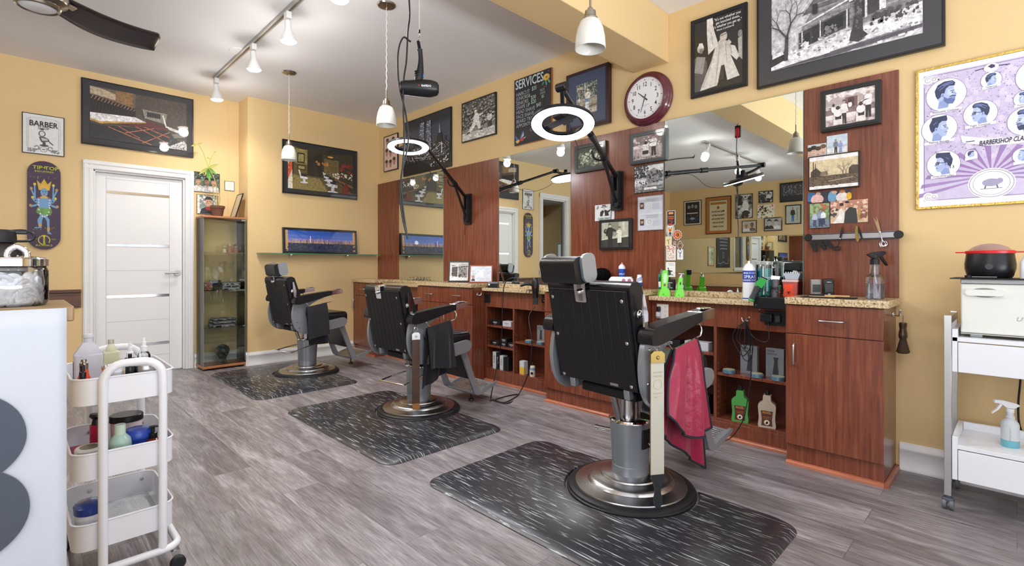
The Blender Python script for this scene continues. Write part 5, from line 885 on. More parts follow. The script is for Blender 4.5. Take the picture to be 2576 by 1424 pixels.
# ------------------------------------------------------------------ ceiling fittings
M_bulb = mat('lit_bulb_face', 'FFFBF2', emit=14); M_lampw = mat('white_lamp_metal', 'ECECEC', rough=.35)
def spot_head(parent, x, y, z, ax=0, ay=0, e=30):
    h = MB().xf(T(x, y, z)).box(-.018, .018, -.03, .03, -.05, 0).build('track_adapter', M_lampw, parent, bevel=.004)
    b = MB().xf(T(x, y, z)); b.tube([(0, 0, -.05), (.01, 0, -.07), (-.01, 0, -.09), (0, 0, -.11)], .004, 6, smooth=3); b.build('lamp_cord', M_lampw, h)
    HM = T(x, y, z-.06) @ Ry(ay) @ Rx(ax)
    l = MB().xf(HM).lathe([(0, 0), (.02, 0), (.022, -.01), (.022, -.055), (.03, -.075), (.052, -.125), (.055, -.14), (.050, -.142), (0, -.135)], 28).build('bulb_housing', M_lampw, h)
    MB().xf(HM).lathe([(.0505, -.143), (.04, -.152), (.02, -.157), (0, -.158)], 28).build('bulb_face', M_bulb, l)
    for kind, e_, dz_ in (('SPOT', e, -.17), ('POINT', e*.16, -.2)):
        d = bpy.data.lights.new('bulb_light', kind); d.energy = e_; d.color = (1, .955, .89); d.shadow_soft_size = .05
        if kind == 'SPOT': d.spot_size = math.radians(156); d.spot_blend = .7
        o = bpy.data.objects.new('bulb_light', d); col.objects.link(o); o.parent = parent; o.matrix_local = HM @ T(0, 0, dz_)
t = thing('track_light', 'long white ceiling track with lit reflector lamps, between fan and pendants', 'track light', (1.37, 0, H))
b = MB(); b.box(-.018, .018, 2.35, 5.42, -.022, -.001); b.build('track_rail', mat('rail_nickel', 'B5B2AE', rough=.3, metal=.7), t, bevel=.002)
MB().box(-.006, .006, 2.36, 5.41, -.0235, -.022).build('track_groove', mat('groove_dark', '5E5A56', rough=.5), t)
MB().lathe([(0, -.006), (.075, -.006), (.08, -.001)], 32, (-.02, 4.62, 0)).build('canopy', M_ceil, t)
for y in (5.38, 4.34, 3.62, 2.84): spot_head(t, 0, y, -.022, 4, -4)
t = thing('track_light', 'short ceiling track over the opposite side of the room, seen in the near mirror', 'track light', (-1.6, 3.2, H))
MB().box(-1.15, 1.15, -.018, .018, -.022, -.001).build('track_rail', MATS['rail_nickel'], t, bevel=.002)
for x in (1.0, -.1, -1.0): spot_head(t, x, 0, -.022, 0, -35 if x > .5 else 10, 26)
t = thing('track_light', 'added unseen ceiling track behind the camera, brightening the room', 'track light', (-.2, -.6, H))  # invented track out of view, its lamps added for more light
MB().box(-1.6, 1.6, -.018, .018, -.022, -.001).build('track_rail', MATS['rail_nickel'], t, bevel=.002)
for x in (-1.4, -.2, 1.3): spot_head(t, x, 0, -.022, 0, 0, 12)
# pendants
M_frost = mat('frosted_glass_shade', 'F1F1EA', rough=.45, trans=.25, coat=.3)
def pendant(x, y, zb, label):
    t = thing('pendant_lamp', label, 'pendant lamp', (x, y, H), 0, 'bell shaped pendant lamps'); zl = zb-H
    MB().lathe([(0, -.018), (.03, -.018), (.058, -.010), (.064, -.001), (0, -.001)], 36).build('ceiling_plate', M_nickel, t)
    b = MB(); b.tube([(.0025*math.cos(k*1.1), .0025*math.sin(k*1.1), -.018-(abs(zl)-.018-.245)*k/60) for k in range(61)], .0028, 6); b.build('cord', mat('clear_cord', 'DAD8D0', rough=.35), t)
    z0 = zl+.245
    MB().lathe([(0, z0), (.005, z0), (.005, z0-.055), (.011, z0-.06), (.012, z0-.07), (.024, z0-.075), (.026, z0-.10), (.032, z0-.105), (.032, z0-.118), (0, z0-.118)], 28).build('lamp_holder', M_nickel, t)
    z1 = z0-.110
    s = MB().lathe([(.028, z1), (.045, z1-.012), (.058, z1-.045), (.066, z1-.085), (.0685, zl+.003), (.0665, zl), (.063, zl+.004), (.060, z1-.08), (.052, z1-.045), (.04, z1-.018), (.026, z1-.006)], 40).build('glass_shade', M_frost, t, ang=60)
    MB().lathe([(0, z1-.03), (.022, z1-.035), (.028, z1-.07), (.022, z1-.095), (0, z1-.10)], 20).build('bulb', mat('unlit_bulb', 'C9C6B8', rough=.3), t)
pendant(1.828, 4.80, onX(725, 404, 1.83)[2]-.0, 'pendant lamp over the farthest chair, in front of the barber shop photograph')
pendant(1.832, 3.078, onX(972, 316, 1.832)[2], 'pendant lamp hanging left of the suspended hair dryer')
px_ = onX(1485, 124, 1.835); pendant(px_[0], px_[1], px_[2], 'nearest pendant lamp beside the ceiling beam')
# ceiling fan
fx, fy = onZ(100, -66, 2.62)[:2]
fx, fy = .215, 2.86
c_ = ray(95, 10); k_ = (2.50-CH)/c_[2]
fx, fy = c_[0]*k_, c_[1]*k_
t = thing('ceiling_fan', 'ceiling fan with dark curved blades and brushed nickel motor at the top left', 'ceiling fan', (fx, fy, H))
zt = 2.50-H
MB().lathe([(0, -.001), (.07, -.001), (.075, -.02), (.055, -.05), (.02, -.06), (.014, -.065), (.014, zt+.13), (0, zt+.13)], 40).build('downrod', M_nickel, t)
MB().lathe([(0, zt+.16), (.05, zt+.155), (.10, zt+.12), (.125, zt+.08), (.132, zt+.04), (.125, zt+.018), (.1, zt+.004), (.088, zt-.004), (0, zt-.004)], 56).build('motor_housing', M_nickel, t)
MB().lathe([(.097, zt-.0), (.099, zt-.008), (.093, zt-.020), (.085, zt-.024), (.080, zt-.020), (.080, zt-.0)], 56).build('light_ring', M_nickel, t)
MB().lathe([(.079, zt-.018), (.06, zt-.026), (.03, zt-.030), (0, zt-.031)], 40).build('light_lens', mat('milky_lens', 'DFE2E6', rough=.4), t)
e_ = ray(416, 129); k2 = (2.50-CH)/e_[2]; ex, ey = e_[0]*k2-fx, e_[1]*k2-fy; a0 = math.atan2(ey, ex); Lb = math.hypot(ex, ey)
M_blade = ramp_mat('dark_blade_wood', [(.3, '1E1517'), (.7, '35272A')], rough=.4, scale=(3, 30, 3), nscale=5)
for k in range(3):
    M = Matrix.Rotation(a0+k*2*PI/3, 4, 'Z') @ T(0, 0, zt+.045); b = MB().xf(M); n = 26
    def bl(u, v):
        r = .09+u*(Lb-.09); bend = .10*math.sin(u*PI*.9)*1.0; w = .062+.042*math.sin(min(1, u*1.6)*PI/2); tip = max(0, (u-.86)/.14)
        lo = -w+bend+tip**2*w*1.5; hi = w+bend-tip**2*w*.12
        y = lo+(hi-lo)*v; return (r, y, -.028*(v-.5)*2+.010*u)
    b.grid(bl, n, 6); b.build('blade', M_blade, t, solid=.007, ang=60)
    b = MB().xf(M); b.prism([(.06, -.03), (.13, -.035), (.17, -.02), (.17, .03), (.13, .05), (.06, .03)], .0, .006); b.build('blade_bracket', M_nickel, t, bevel=.002)
# ------------------------------------------------------------------ ring lights on wall arms
M_ring = mat('led_ring_diffuser', 'EEF0FF', emit=13)
def ring_light(C, E, Mt, z0, z1, tilt_dir, tilt, label):
    t = thing('ring_light', label, 'ring light', (R-PB, Mt[1], 0))
    def w(p): return (p[0]-(R-PB), p[1]-Mt[1], p[2])
    q = MB(); q.xf(T(0, 0, 0)); q.prism(rrect(-.052, .052, z0, z1, .015, 4), -.001, -.022, plane='yz'); m_ = q.build('wall_plate', M_black, t, bevel=.004)
    b = MB(); b.box(-.058, -.02, -.04, -.028, z0+.03, z1-.01); b.box(-.058, -.02, .005, .017, z0+.03, z1-.01); b.box(-.05, -.022, -.028, .005, z0+.02, z0+.15); b.cyl((-.045, -.05, z1-.045), (-.045, .03, z1-.045), .009); b.cyl((-.045, -.05, z0+.065), (-.045, .03, z0+.065), .009); b.build('pivot_bracket', M_blackm, m_, bevel=.002)
    A = Vector((-.045, -.012, z1-.045)); Ee = Vector(w(E)); d = Ee-A; mid = A+d*.30
    a = MB(); a.cyl(A, A+d*.55, .0165, n=18); a.cyl(A+d*.55, Ee, .0125, n=16); a.cyl(A+d*.53, A+d*.58, .021, n=18); arm = a.build('arm', M_black, t)
    b = MB(); b.cyl(mid-d.normalized()*.02, mid+d.normalized()*.02, .023, n=18); b.tube([mid, mid+Vector((0, .03, -.02)), mid+Vector((-.02, .07, .0)), mid+Vector((-.03, .08, .05))], .008, 8, smooth=3); b.build('collar', M_black, arm)
    MB().cyl((-.045, -.012, z0+.065), mid+Vector((.0, 0, -.02)), .0125, n=14).build('strut', M_black, t)
    MB().cyl(Ee+Vector((0, -.03, 0)), Ee+Vector((0, .03, 0)), .022, n=18).build('end_joint', M_black, t, bevel=.003)
    # head
    HM = T(*w(C)) @ Matrix.Rotation(math.radians(tilt), 4, Vector((-tilt_dir[1], tilt_dir[0], 0)))
    h = MB().xf(HM).lathe([(.108, .004), (.108, .018), (.115, .026), (.155, .026), (.17, .016), (.172, .002), (.168, 0), (.112, 0)], 64).build('ring_housing', M_black, t)
    hh = MB().xf(HM).lathe([(.1665, -.0005), (.160, -.007), (.118, -.007), (.1115, -.0005)], 64).build('ring_diffuser', M_ring, h, ang=60)
    b = MB(); top = HM @ Vector((0, 0, .03))
    b.xf(HM).box(-.02, .02, -.115, .115, .018, .03); b.box(-.05, .05, -.03, .03, .028, .055); b.xf(); b.tube([top+Vector((0, 0, .02)), top*.5+Ee*.5+Vector((0, 0, .0)), Ee-Vector((0, 0, .01))], .011, 10, smooth=4); b.cyl(top+Vector((0, 0, .015)), top+Vector((0, 0, .06)), .02)
    b.build('head_bracket', M_blackm, t, bevel=.002)
    b = MB(); e2 = HM @ Vector((.05, 0, .04)); sg = A+d*.45
    b.tube([e2, e2*.7+sg*.3+Vector((0, 0, -.10)), e2*.35+sg*.65+Vector((0, 0, -.11)), sg+Vector((0, .01, -.02)), A+d*.2+Vector((0, .02, -.06)), Vector((-.03, .03, z0+.1)), Vector((-.01, .055, z0-.02)), Vector((-.005, .06, z0-.1))], .0022, 6, smooth=8); b.build('power_cable', M_black, t)
    ld = bpy.data.lights.new('ring_glow', 'AREA'); ld.shape = 'DISK'; ld.size = .3; ld.energy = 9; ld.color = (.94, .95, 1)
    o = bpy.data.objects.new('ring_glow', ld); col.objects.link(o); o.parent = t; o.matrix_local = HM @ T(0, 0, -.02); o.visible_glossy = True
ring_light((2.068, 1.70, 1.825), (1.935, 1.595, 1.965), (R, 2.18, 0), 1.50, 1.805, (1, .72), 16, 'ring light on a black wall arm over the nearest chair, right of the services board')
ring_light((2.297, 3.519, 2.045), (2.46, 3.53, 2.10), (R, 3.975, 0), 1.495, 1.81, (.56, .86), 8, 'ring light on a wall arm over the middle chair, before the skyline picture')
# ------------------------------------------------------------------ hair dryer hanging from a spring reel
dx_, dy_ = 1.356, 2.054
t = thing('retractor_reel', 'red and black spring reel under the beam, above the hanging dryer', 'reel', (dx_+.02, dy_-.04, 2.534))
MB().lathe([(0, -.02), (.03, -.018), (.038, 0), (.03, .018), (0, .02)], 24, (0, 0, -.10), 'y', sx=1, sy=1.5).build('reel_case', mat('red_plastic', 'B5202C', rough=.35), t)
b = MB(); b.box(-.012, .012, -.026, .026, -.15, -.03); b.tube([(0, 0, -.001), (0, 0, -.02), (.01, 0, -.03), (0, 0, -.045)], .003, 6); b.build('reel_frame', M_black, t, bevel=.004)
MB().cyl((0, 0, -.155), (0, 0, -.33), .0012, n=6).build('reel_wire', mat('clear_cord', 'DAD8D0'), t)
b = MB(); b.cyl((0, 0, -.33), (0, 0, -.345), .005, n=10); b.build('wire_stop', M_black, t)
b = MB(); b.tube([(.0, 0, -.345), (.006, 0, -.36), (0, 0, -.378), (-.006, 0, -.36)], .0014, 6, closed=True); b.tube([(.0, 0, -.376), (.005, 0, -.39), (0, 0, -.405), (-.005, 0, -.39)], .0014, 6, closed=True); b.build('snap_hook', M_chrome, t)
t = thing('hanging_hair_dryer', 'black hair dryer hanging upside down below the red reel', 'hair dryer', (dx_+.02, dy_-.04, 1.925), -38)
MB().lathe([(0, -.092), (.022, -.09), (.030, -.086), (.034, -.07), (.038, -.02), (.041, .02), (.040, .055), (.033, .08), (.028, .088), (.024, .086), (0, .08)], 40, axis='x').build('barrel', M_black, t)
b = MB(); b.lathe([(.020, .0885), (.022, .092), (.012, .093), (0, .093)], 24, axis='x'); b.build('air_intake', mat('grille_grey', '3A3A3E', rough=.4), t)
hd = MB(); hd.tube([(-.005, 0, .03), (0, 0, .06), (.004, 0, .10), (.006, 0, .145), (.002, 0, .185)], lambda s: .0175-.004*s+.003*math.sin(s*6), 16, smooth=4).build('handle', M_black, t)
b = MB()
for k in range(3): b.lathe([(.016, .052+k*.011), (.0205, .056+k*.011), (.016, .060+k*.011)], 20, (-.003, 0, 0))
b.build('collar_rings', M_black, t)
b = MB().box(.012, .022, -.006, .006, .052, .066); b.build('cool_button', mat('sky_blue_plastic', '2A8AD0', rough=.35), t, bevel=.002)
b = MB()
for k in range(7): b.lathe([(.007, 0), (.0085, .002), (.007, .004)], 10, (.001-k*.001, 0, .188+k*.0055))
b.cyl((0, 0, .185), (-.004, 0, .225), .0055); b.tube([(-.004, 0, .225), (-.002, 0, .24), (0, 0, .25)], .002, 6); b.build('strain_relief', M_black, t)
text(t, M_whiteink, [('RAPIDO', .035, -.006, .014, 'CENTER', .9, 0, .012)], y=-.0415, name='lettering')
text(t, mat('red_ink', 'C8302C'), [('*', .0, -.012, .02, 'CENTER', 1, 0, .02)], y=-.0415, name='red_mark')
t = thing('looped_cord', 'long black cord looping down from the ceiling past the hanging dryer', 'cord', (dx_-.004, dy_-.012, 0))
b = MB(); b.tube([(-.02, 0, 2.53), (-.018, -.0, 2.4), (-.012, 0, 2.27), (-.022, .0, 2.19), (-.03, 0, 2.05), (-.045, .0, 1.95), (-.047, 0, 1.8), (-.04, 0, 1.68), (-.05, 0, 1.55), (-.065, 0, 1.42), (-.05, 0, 1.30), (-.025, 0, 1.215), (-.022, 0, 1.205), (-.03, 0, 1.24), (-.05, 0, 1.36), (-.058, 0, 1.5), (-.02, 0, 1.66), (-.035, 0, 1.8), (-.055, .02, 1.92), (-.065, .02, 2.03), (-.063, .01, 2.11), (-.045, 0, 2.155), (-.02, 0, 2.15), (-.006, 0, 2.147)], .0042, 8, smooth=6)
b.xf(); b.build('cord', M_black, t)
# ------------------------------------------------------------------ glass display cabinet in the alcove
M_beech = ramp_mat('beech_veneer', [(.3, 'A8683F'), (.7, 'BC7C50')], rough=.4, scale=(1.5, 8, 8), nscale=5)
M_glc = glass('cabinet_glass', 'FBFDFB', k=.05); M_gle = mat('glass_edge', '8FAE9E', rough=.15)
cx0, cx1, cy0, cy1 = 1.37, 1.765, 5.80, 6.085
cx0 = onY(510, 700, 5.80)[0]; cx1 = onY(621, 700, 5.80)[0]
cx1 = min(cx1, XJ-.012)
cz1 = onY(510, 541, 5.80)[2]
t = thing('display_cabinet', 'tall glass display cabinet with beech top and base in the alcove', 'cabinet', ((cx0+cx1)/2, (cy0+cy1)/2, 0)); ox, oy = t.location.x, t.location.y
W2, D2 = (cx1-cx0)/2, (cy1-cy0)/2
MB().box(-W2, W2, -D2, D2, .02, .045).build('base_board', M_beech, t, bevel=.003); MB().box(-W2, W2, -D2, D2, cz1-.02, cz1).build('top_board', M_beech, t, bevel=.003)
for x in (-W2+.04, W2-.04):
    for y in (-D2+.04, D2-.04): MB().lathe([(0, 0), (.014, 0), (.016, .02), (0, .02)], 14, (x, y, 0)).build('foot', M_blackm, t)
g = .008
for nm, bb in (('glass_panel', (-W2+g, -W2+g+.004, -D2+.012, D2-g)), ('glass_panel', (W2-g-.004, W2-g, -D2+.012, D2-g)), ('glass_panel', (-W2+g+.005, W2-g-.005, D2-g-.004, D2-g)), ('glass_door', (-W2+g, W2-g, -D2+.003, -D2+.007))):
    p = MB().box(*bb, .046, cz1-.021).build(nm, M_glc if bb[1]-bb[0] > .01 else glass('side_glass', 'FDFEFD', k=.015), t, flat=True)
    x0, x1, y0, y1 = bb; b = MB()
    if x1-x0 < .01:
        for yy in (y0, y1-.002): b.box(x0-.0004, x1+.0004, yy, yy+.002, .046, cz1-.021)
    else:
        for xx in (x0, x1-.002): b.box(xx, xx+.002, y0-.0004, y1+.0004, .046, cz1-.021)
    b.build('glass_edge', M_gle, p)
b = MB(); b.box(W2-.03, W2-.006, -D2+.000, -D2+.010, .048, .066); b.build('hinge', M_blackm, t); b = MB(); b.box(W2-.045, W2-.01, -D2+.000, -D2+.010, cz1-.04, cz1-.024); b.build('lock_plate', M_chrome, t)
shz = [onY(515, q, cy0+.01)[2] for q in (635, 731, 826)]
for z in shz: MB().box(-W2+.014, W2-.014, -D2+.014, D2-.02, z-.005, z).build('glass_shelf', glass('shelf_glass', 'CFE6D8', k=.15), t, flat=True)
def folded(x, y, z, w, d, layers, cs, name, label, group=None):
    t = thing(name, label, 'clothing', (x, y, z), 0, group); r_ = random.Random(int(x*100+layers)); zz = 0
    for k in range(layers):
        h = .010+.004*r_.random(); a, bq = (r_.random()-.5)*.012, (r_.random()-.5)*.012
        def fn(u, v, top=1): pass
        b = MB(); b.xf(T(a, bq, zz) @ Rz((r_.random()-.5)*6)); b.prism(rrect(-w/2, w/2, -d/2, d/2, .02, 4), 0, h); b.build('folded_shirt', cs[k % len(cs)], t, bevel=.0045, seg=3); zz += h+.0005
    return t
M_shirt = mat('grey_jersey', '9A9CA0', rough=.85); M_shirtk = mat('black_jersey', '1C1E26', rough=.85)
def print_cloth(name, a, b_):
    m = ramp_mat(name, [(.0, a), (.49, a), (.5, b_), (1, b_)], rough=.85, scale=(1, 1.5, 3), nscale=26, detail=1); m.node_tree.nodes['Color Ramp'].color_ramp.interpolation = 'CONSTANT'; return m
M_shirtp = print_cloth('printed_jersey', '1C1E26', 'D0D3D6'); M_olive = mat('olive_jersey', '4A4A3A', rough=.85)
folded(ox+.075, oy-.01, shz[1]+.0005, .17, .2, 6, [M_shirtp, M_shirt], 'folded_shirts', 'stack of black and white printed shirts on the middle glass shelf')
folded(ox-.045, oy-.02, shz[1]+.0005, .10, .14, 3, [M_olive, M_olive], 'folded_shirts', 'small olive folded shirts left of the printed stack')
folded(ox-.06, oy-.01, shz[1]+.045, .085, .12, 4, [mat('navy_jersey', '1B2436', rough=.85)], 'folded_hats', 'dark navy folded hats on the olive shirts')
folded(ox+.01, oy-.02, shz[2]+.0005, .21, .2, 7, [M_shirtp, M_shirt, M_shirtk], 'folded_shirts', 'stack of printed shirts on the lower glass shelf above the skull')
t = thing('brick_box', 'small box with a red brick pattern beside the dark folded hats', 'box', (ox-.135, oy-.03, shz[1]+.0005))
MB().box(-.035, .035, -.05, .05, 0, .075).build('box', ramp_mat('brick_print', [(.4, '7A3A30'), (.55, '9A5A4A'), (.6, 'C8B8B0')], rough=.7, scale=(1, 1, 6), nscale=30), t, bevel=.002)
for k, (x, c, s_, hs, lb) in enumerate(((.035, 'E8D8C0', .9, 'D8C8A8', 'smallest pale figurine on the top glass shelf'), (.085, 'B87A6A', 1.15, 'C8B8A8', 'reddish figurine with a pale hat on the top glass shelf'), (.14, 'A86A5A', 1.1, '8A6A5A', 'brownish figurine at the right end of the top glass shelf'))):
    t = thing('figurine', lb, 'figurine', (ox+x, oy+.01, shz[0]+.0005), 0, 'figurines in the display cabinet')
    MB().xf(Matrix.Scale(s_, 4)).lathe([(0, 0), (.024, 0), (.022, .015), (.018, .04), (.012, .05), (0, .052)], 16, sy=.8).build('body', mat('figure_'+c, c, rough=.5), t); MB().xf(Matrix.Scale(s_, 4)).ball((0, 0, .064), .016).build('head', mat('figure_skin', 'D0A890', rough=.5), t); MB().xf(Matrix.Scale(s_, 4)).lathe([(.018, .068), (.017, .078), (.01, .088), (0, .09)], 16).build('hat', mat('figure_'+hs, hs, rough=.5), t)
t = thing('glass_skull', 'dark glass skull ornament on the cabinet base', 'ornament', (ox+.01, oy-.01, .0455), 0)
M_skull = mat('smoky_glass', '3E4A4C', rough=.08, trans=.35, coat=1)
b = MB()
def sk(u, v):
    a = u*2*PI; z = v; r0 = [.032, .034, .036, .05, .062, .064, .055, .03, .0][0]
    prof = [(0, .036), (.1, .038), (.22, .034), (.32, .042), (.45, .056), (.6, .066), (.75, .066), (.88, .05), (.96, .028), (1, .001)]
    for (z0_, r0_), (z1_, r1_) in zip(prof, prof[1:]):
        if z0_ <= v <= z1_: r_q = r0_+(r1_-r0_)*(v-z0_)/(z1_-z0_); break
    x, y = r_q*math.cos(a), r_q*math.sin(a)*1.1; fr = max(0, -math.sin(a))
    for sx in (-1, 1): y += .022*math.exp(-((x-sx*.024)**2+(v*.2-.098)**2)/.00016)*fr
    y += .012*math.exp(-(x**2/.00008+(v*.2-.075)**2/.0002))*fr
    if v < .33: y += .004*math.sin(x*500)*fr
    return (x, y, v*.2)
b.grid(sk, 64, 48); b.add([(.036*math.cos(a*PI/8), .04*math.sin(a*PI/8), 0) for a in range(16)], [tuple(range(16))]); b.build('skull', M_skull, t, ang=80)
# things on top of the cabinet
t = thing('potted_plant', 'leggy green plant in a small terracotta pot on the display cabinet', 'plant', (onY(547, 540, 5.93)[0], 5.93, cz1+.0005))
MB().lathe([(0, 0), (.048, 0), (.062, .085), (.068, .088), (.070, .115), (.064, .116), (.060, .1), (0, .098)], 32).build('pot', mat('brown_clay', '6B4A38', rough=.75), t)
MB().lathe([(0, .1), (.058, .098)], 20).build('soil', mat('soil', '3A2A20', rough=.9), t)
M_stem = mat('pale_stem', 'B8A468', rough=.6); M_leafg = mat('leaf_green', '5E9A3E', rough=.4, var=.15); M_leafy = mat('leaf_yellow_green', 'A8A850', rough=.4)
p3 = lambda px, py: Vector(onY(px, py, 5.93))-Vector(t.location)
q1 = [(0, 0, .1), p3(545, 480), p3(541, 455), p3(530, 432), p3(524, 422)]
MB().tube(q1, .0045, 8, smooth=4).build('stem', M_stem, t); MB().tube([(-.01, 0, .1), p3(538, 490), p3(536, 470)], .004, 6, smooth=4).build('stem', M_stem, t); MB().tube([(.01, .01, .1), p3(553, 500), p3(548, 478)], .004, 6, smooth=4).build('stem', M_stem, t)
MB().tube([p3(524, 422), p3(515, 395), p3(505, 372), p3(497, 362)], .0028, 6, smooth=4).build('stem', M_leafy, t); MB().tube([p3(524, 422), p3(530, 400), p3(538, 385)], .0026, 6, smooth=4).build('stem', M_leafy, t)
def leaf(a, b_, w, m, sag=.01):
    a, b_ = Vector(a), Vector(b_); d = b_-a; s_ = d.cross(Vector((0, 1, 0))).normalized(); bb = MB()
    def fn(u, v): wv = w*math.sin(PI*min(1, v*1.0)**.8); return tuple(a+d*v+s_*(u-.5)*2*wv+Vector((0, -abs(u-.5)*wv*.8+(.02*math.sin(v*PI)), -sag*v*v)))
    bb.grid(fn, 4, 10); bb.build('leaf', m, t, solid=.001, ang=80)
for a, b_, w, m in ((( 524, 422), (528, 455), .02, M_leafg), ((524, 422), (545, 437), .017, M_leafg), ((524, 422), (552, 410), .013, M_leafy), ((524, 422), (500, 437), .014, M_leafy), ((524, 422), (516, 440), .012, M_leafy), ((524, 424), (533, 447), .013, M_leafg), ((497, 362), (480, 366), .008, M_leafy), ((497, 362), (510, 358), .008, M_leafy), ((538, 385), (545, 378), .007, M_leafy), ((530, 400), (520, 393), .006, M_leafy)): leaf(p3(*a), p3(*b_), w, m)
lx = XJ-.10; zz0 = cz1; h_ = onY(622, 461, 5.86)[2]-zz0
t = thing('leaning_frame', 'thin black picture frame leaning against the alcove side on the display cabinet', 'picture', (lx, 5.93, zz0+.001), -90)
M_ = Rx(-16); w_, hh_ = .19, .27
vs_ = []
for e, y in ((0, 0), (.008, 0), (.008, -.012), (0, -.012)): vs_ += [(-w_/2+e, y, e), (w_/2-e, y, e), (w_/2-e, y, hh_-e), (-w_/2+e, y, hh_-e)]
MB().xf(M_).add(vs_, [(r1*4+k, r1*4+(k+1) % 4, ((r1+1) % 4)*4+(k+1) % 4, ((r1+1) % 4)*4+k) for r1 in range(4) for k in range(4)]).build('frame', M_black, t)
MB().xf(M_).box(-w_/2+.007, w_/2-.007, -.009, -.002, .007, hh_-.007).build('backing', mat('aged_paper', 'C9BE9E', rough=.5, coat=.5), t)
# glass wall shelf with brackets
gx0, gx1 = onY(650, 640, YJ-.06)[0], R-.06; gz = onY(800, 640, YJ-.1)[2]
pz_ = pan.location.z-pan['_h']/2
t = thing('glass_shelf', 'long green edged glass shelf on the back wall, carrying the panorama', 'shelf', (0, YJ, pz_-.0005)); t['category'] = 'shelf'
MB().box(gx0, gx1, -.125, -.006, -.008, 0).build('shelf_pane', glass('green_glass', 'BFE6D2', k=.25), t, flat=True)
b = MB(); b.box(gx0, gx1, -.1275, -.1252, -.008, 0); b.box(gx0-.002, gx0, -.125, -.006, -.008, 0); b.build('shelf_edge', mat('green_glass_edge', '3E8E6A', rough=.15), t)
for px in (733, 875):
    x = onY(px, 650, YJ-.06)[0]; b = MB(); b.prism([(0, -.0085), (0, -.05), (-.012, -.05), (-.06, -.02), (-.06, -.0085)], x-.009, x+.009, plane='yz'); b.build('shelf_bracket', M_chrome, t, bevel=.002)
# skateboard deck on the wall
sx0, sx1 = .083, .300; sz0, sz1 = 1.218, 1.998
t = thing('skateboard_deck', 'purple skateboard deck with a blue many armed figure hung on the wall', 'skateboard', ((sx0+sx1)/2, YD, (sz0+sz1)/2))
w, h = sx1-sx0, sz1-sz0; out = rrect(-w/2, w/2, -h/2, h/2, w*.495, 14)
MB().prism(out, -.012, -.022, plane='xz').build('deck', mat('deck_purple', '3A2540', rough=.45, coat=.1), t, bevel=.002)
b = MB(); b.box(-.03, .03, -.012, -.001, -.05, .05); b.build('mount', M_blackm, t)
B_, G_, Yl = '6E9CC8', '6AA04A', 'C8C040'
els = [('4A3250', 'l', [(-.02, z), (.52, z)], .006) for z in (.12, .2, .86)] + [('7A6A50', 's', .05, .80, .45, .83, 14, .008), ('7A6A50', 's', .05, .22, .45, .25, 14, .008)]
els += [('D0A838', 'p', [(.17, .67), (.14, .78), (.2, .74), (.25, .80), (.3, .74), (.36, .78), (.33, .67)]), ('D8B040', 'e', .25, .70, .07, .03), (B_, 'e', .25, .645, .055, .05), ('1E1E24', 'e', .23, .655, .01, .006), ('1E1E24', 'e', .27, .655, .01, .006), ('C83030', 'e', .25, .625, .012, .01), ('D0A838', 'e', .25, .585, .07, .02), (B_, 'p', [(.17, .58), (.33, .58), (.34, .50), (.31, .42), (.19, .42), (.16, .50)]),
        ('B83A30', 'p', [(.15, .58), (.2, .60), (.18, .55)]), ('B83A30', 'p', [(.35, .58), (.3, .60), (.32, .55)])]
for s_ in (-1, 1):
    for k, (ax_, ay_, bx_, by_) in enumerate(((.10, .58, .19, .67), (.10, .55, .17, .57), (.09, .52, .2, .48), (.11, .56, .14, .72))):
        els.append((B_, 'l', [(.25+s_*.07, .57), (.25+s_*ax_*1.2, ay_-.02), (.25+s_*bx_, by_)], .022)); els.append((Yl if k % 2 else 'B89038', 'e', .25+s_*bx_, by_+.012, .022, .016))
els += [(G_, 'p', [(.15, .47), (.35, .47), (.37, .42), (.3, .38), (.2, .38), (.13, .42)]), ('5E8A3E', 's', .14, .38, .36, .47, 20, .014), (B_, 'p', [(.2, .40), (.15, .33), (.17, .24), (.21, .24), (.22, .33), (.26, .39)]), (B_, 'p', [(.27, .40), (.33, .34), (.33, .19), (.30, .19), (.29, .32), (.24, .38)]), ('C8A040', 'r', .165, .26, .215, .29), ('C8A040', 'r', .295, .21, .335, .25), (B_, 'p', [(.1, .235), (.21, .24), (.21, .25), (.12, .25)]), (B_, 'p', [(.29, .18), (.37, .17), (.34, .195)])]
els += [('E6DCD0', 'e', .25+.085*math.cos(a*.42+PI), .50-.13*abs(math.sin(a*.42))-.0, .012, .009) for a in range(8)] + [('E6DCD0', 'e', .17, .50+.03*k, .011, .008) for k in range(3)] + [('E6DCD0', 'e', .33, .50+.03*k, .011, .008) for k in range(3)]
for k in range(18):
    a = PI*.15+k*(PI*1.7/17)-PI/2-.1*PI; els.append((Yl, 'e', .25+.085*math.cos(a+.9), .105+.05*math.sin(a+.9), .012, .006, math.degrees(a)))
els += [(Yl, 'l', [(.25, .065), (.25, .15)], .03), ('3A2540', 'l', [(.235, .08), (.265, .09)], .006), ('3A2540', 'l', [(.235, .1), (.265, .11)], .006), ('3A2540', 'l', [(.235, .12), (.265, .13)], .006), (Yl, 'e', .25, .155, .03, .008), ('8A8A30', 'l', [(.08, .115), (.14, .115)], .008), ('8A8A30', 'l', [(.36, .115), (.42, .115)], .008)]
art(t, 'graphic', -w/2, w/2, -h/2, h/2, -.0224, els, .5, print_mat('deck_print', .05, .1), .00006)
t['_w'], t['_h'], t['_i'], t['_y'] = w, h, 0, -.0224
lett(t, mat('yellow_ink', 'C6C23E'), [('TIP', .30, .905, .055, 'CENTER', 1.1, 0, .015), ('TOP', .72, .905, .055, 'CENTER', 1.1, 0, .015), ('INDUSTRIES', .5, .872, .026, 'CENTER', 1.15, 0, .01), ('ROOKS', .5, .035, .028, 'CENTER', 1.5, 0, .005), ('+', .51, .905, .06, 'CENTER', 1)])
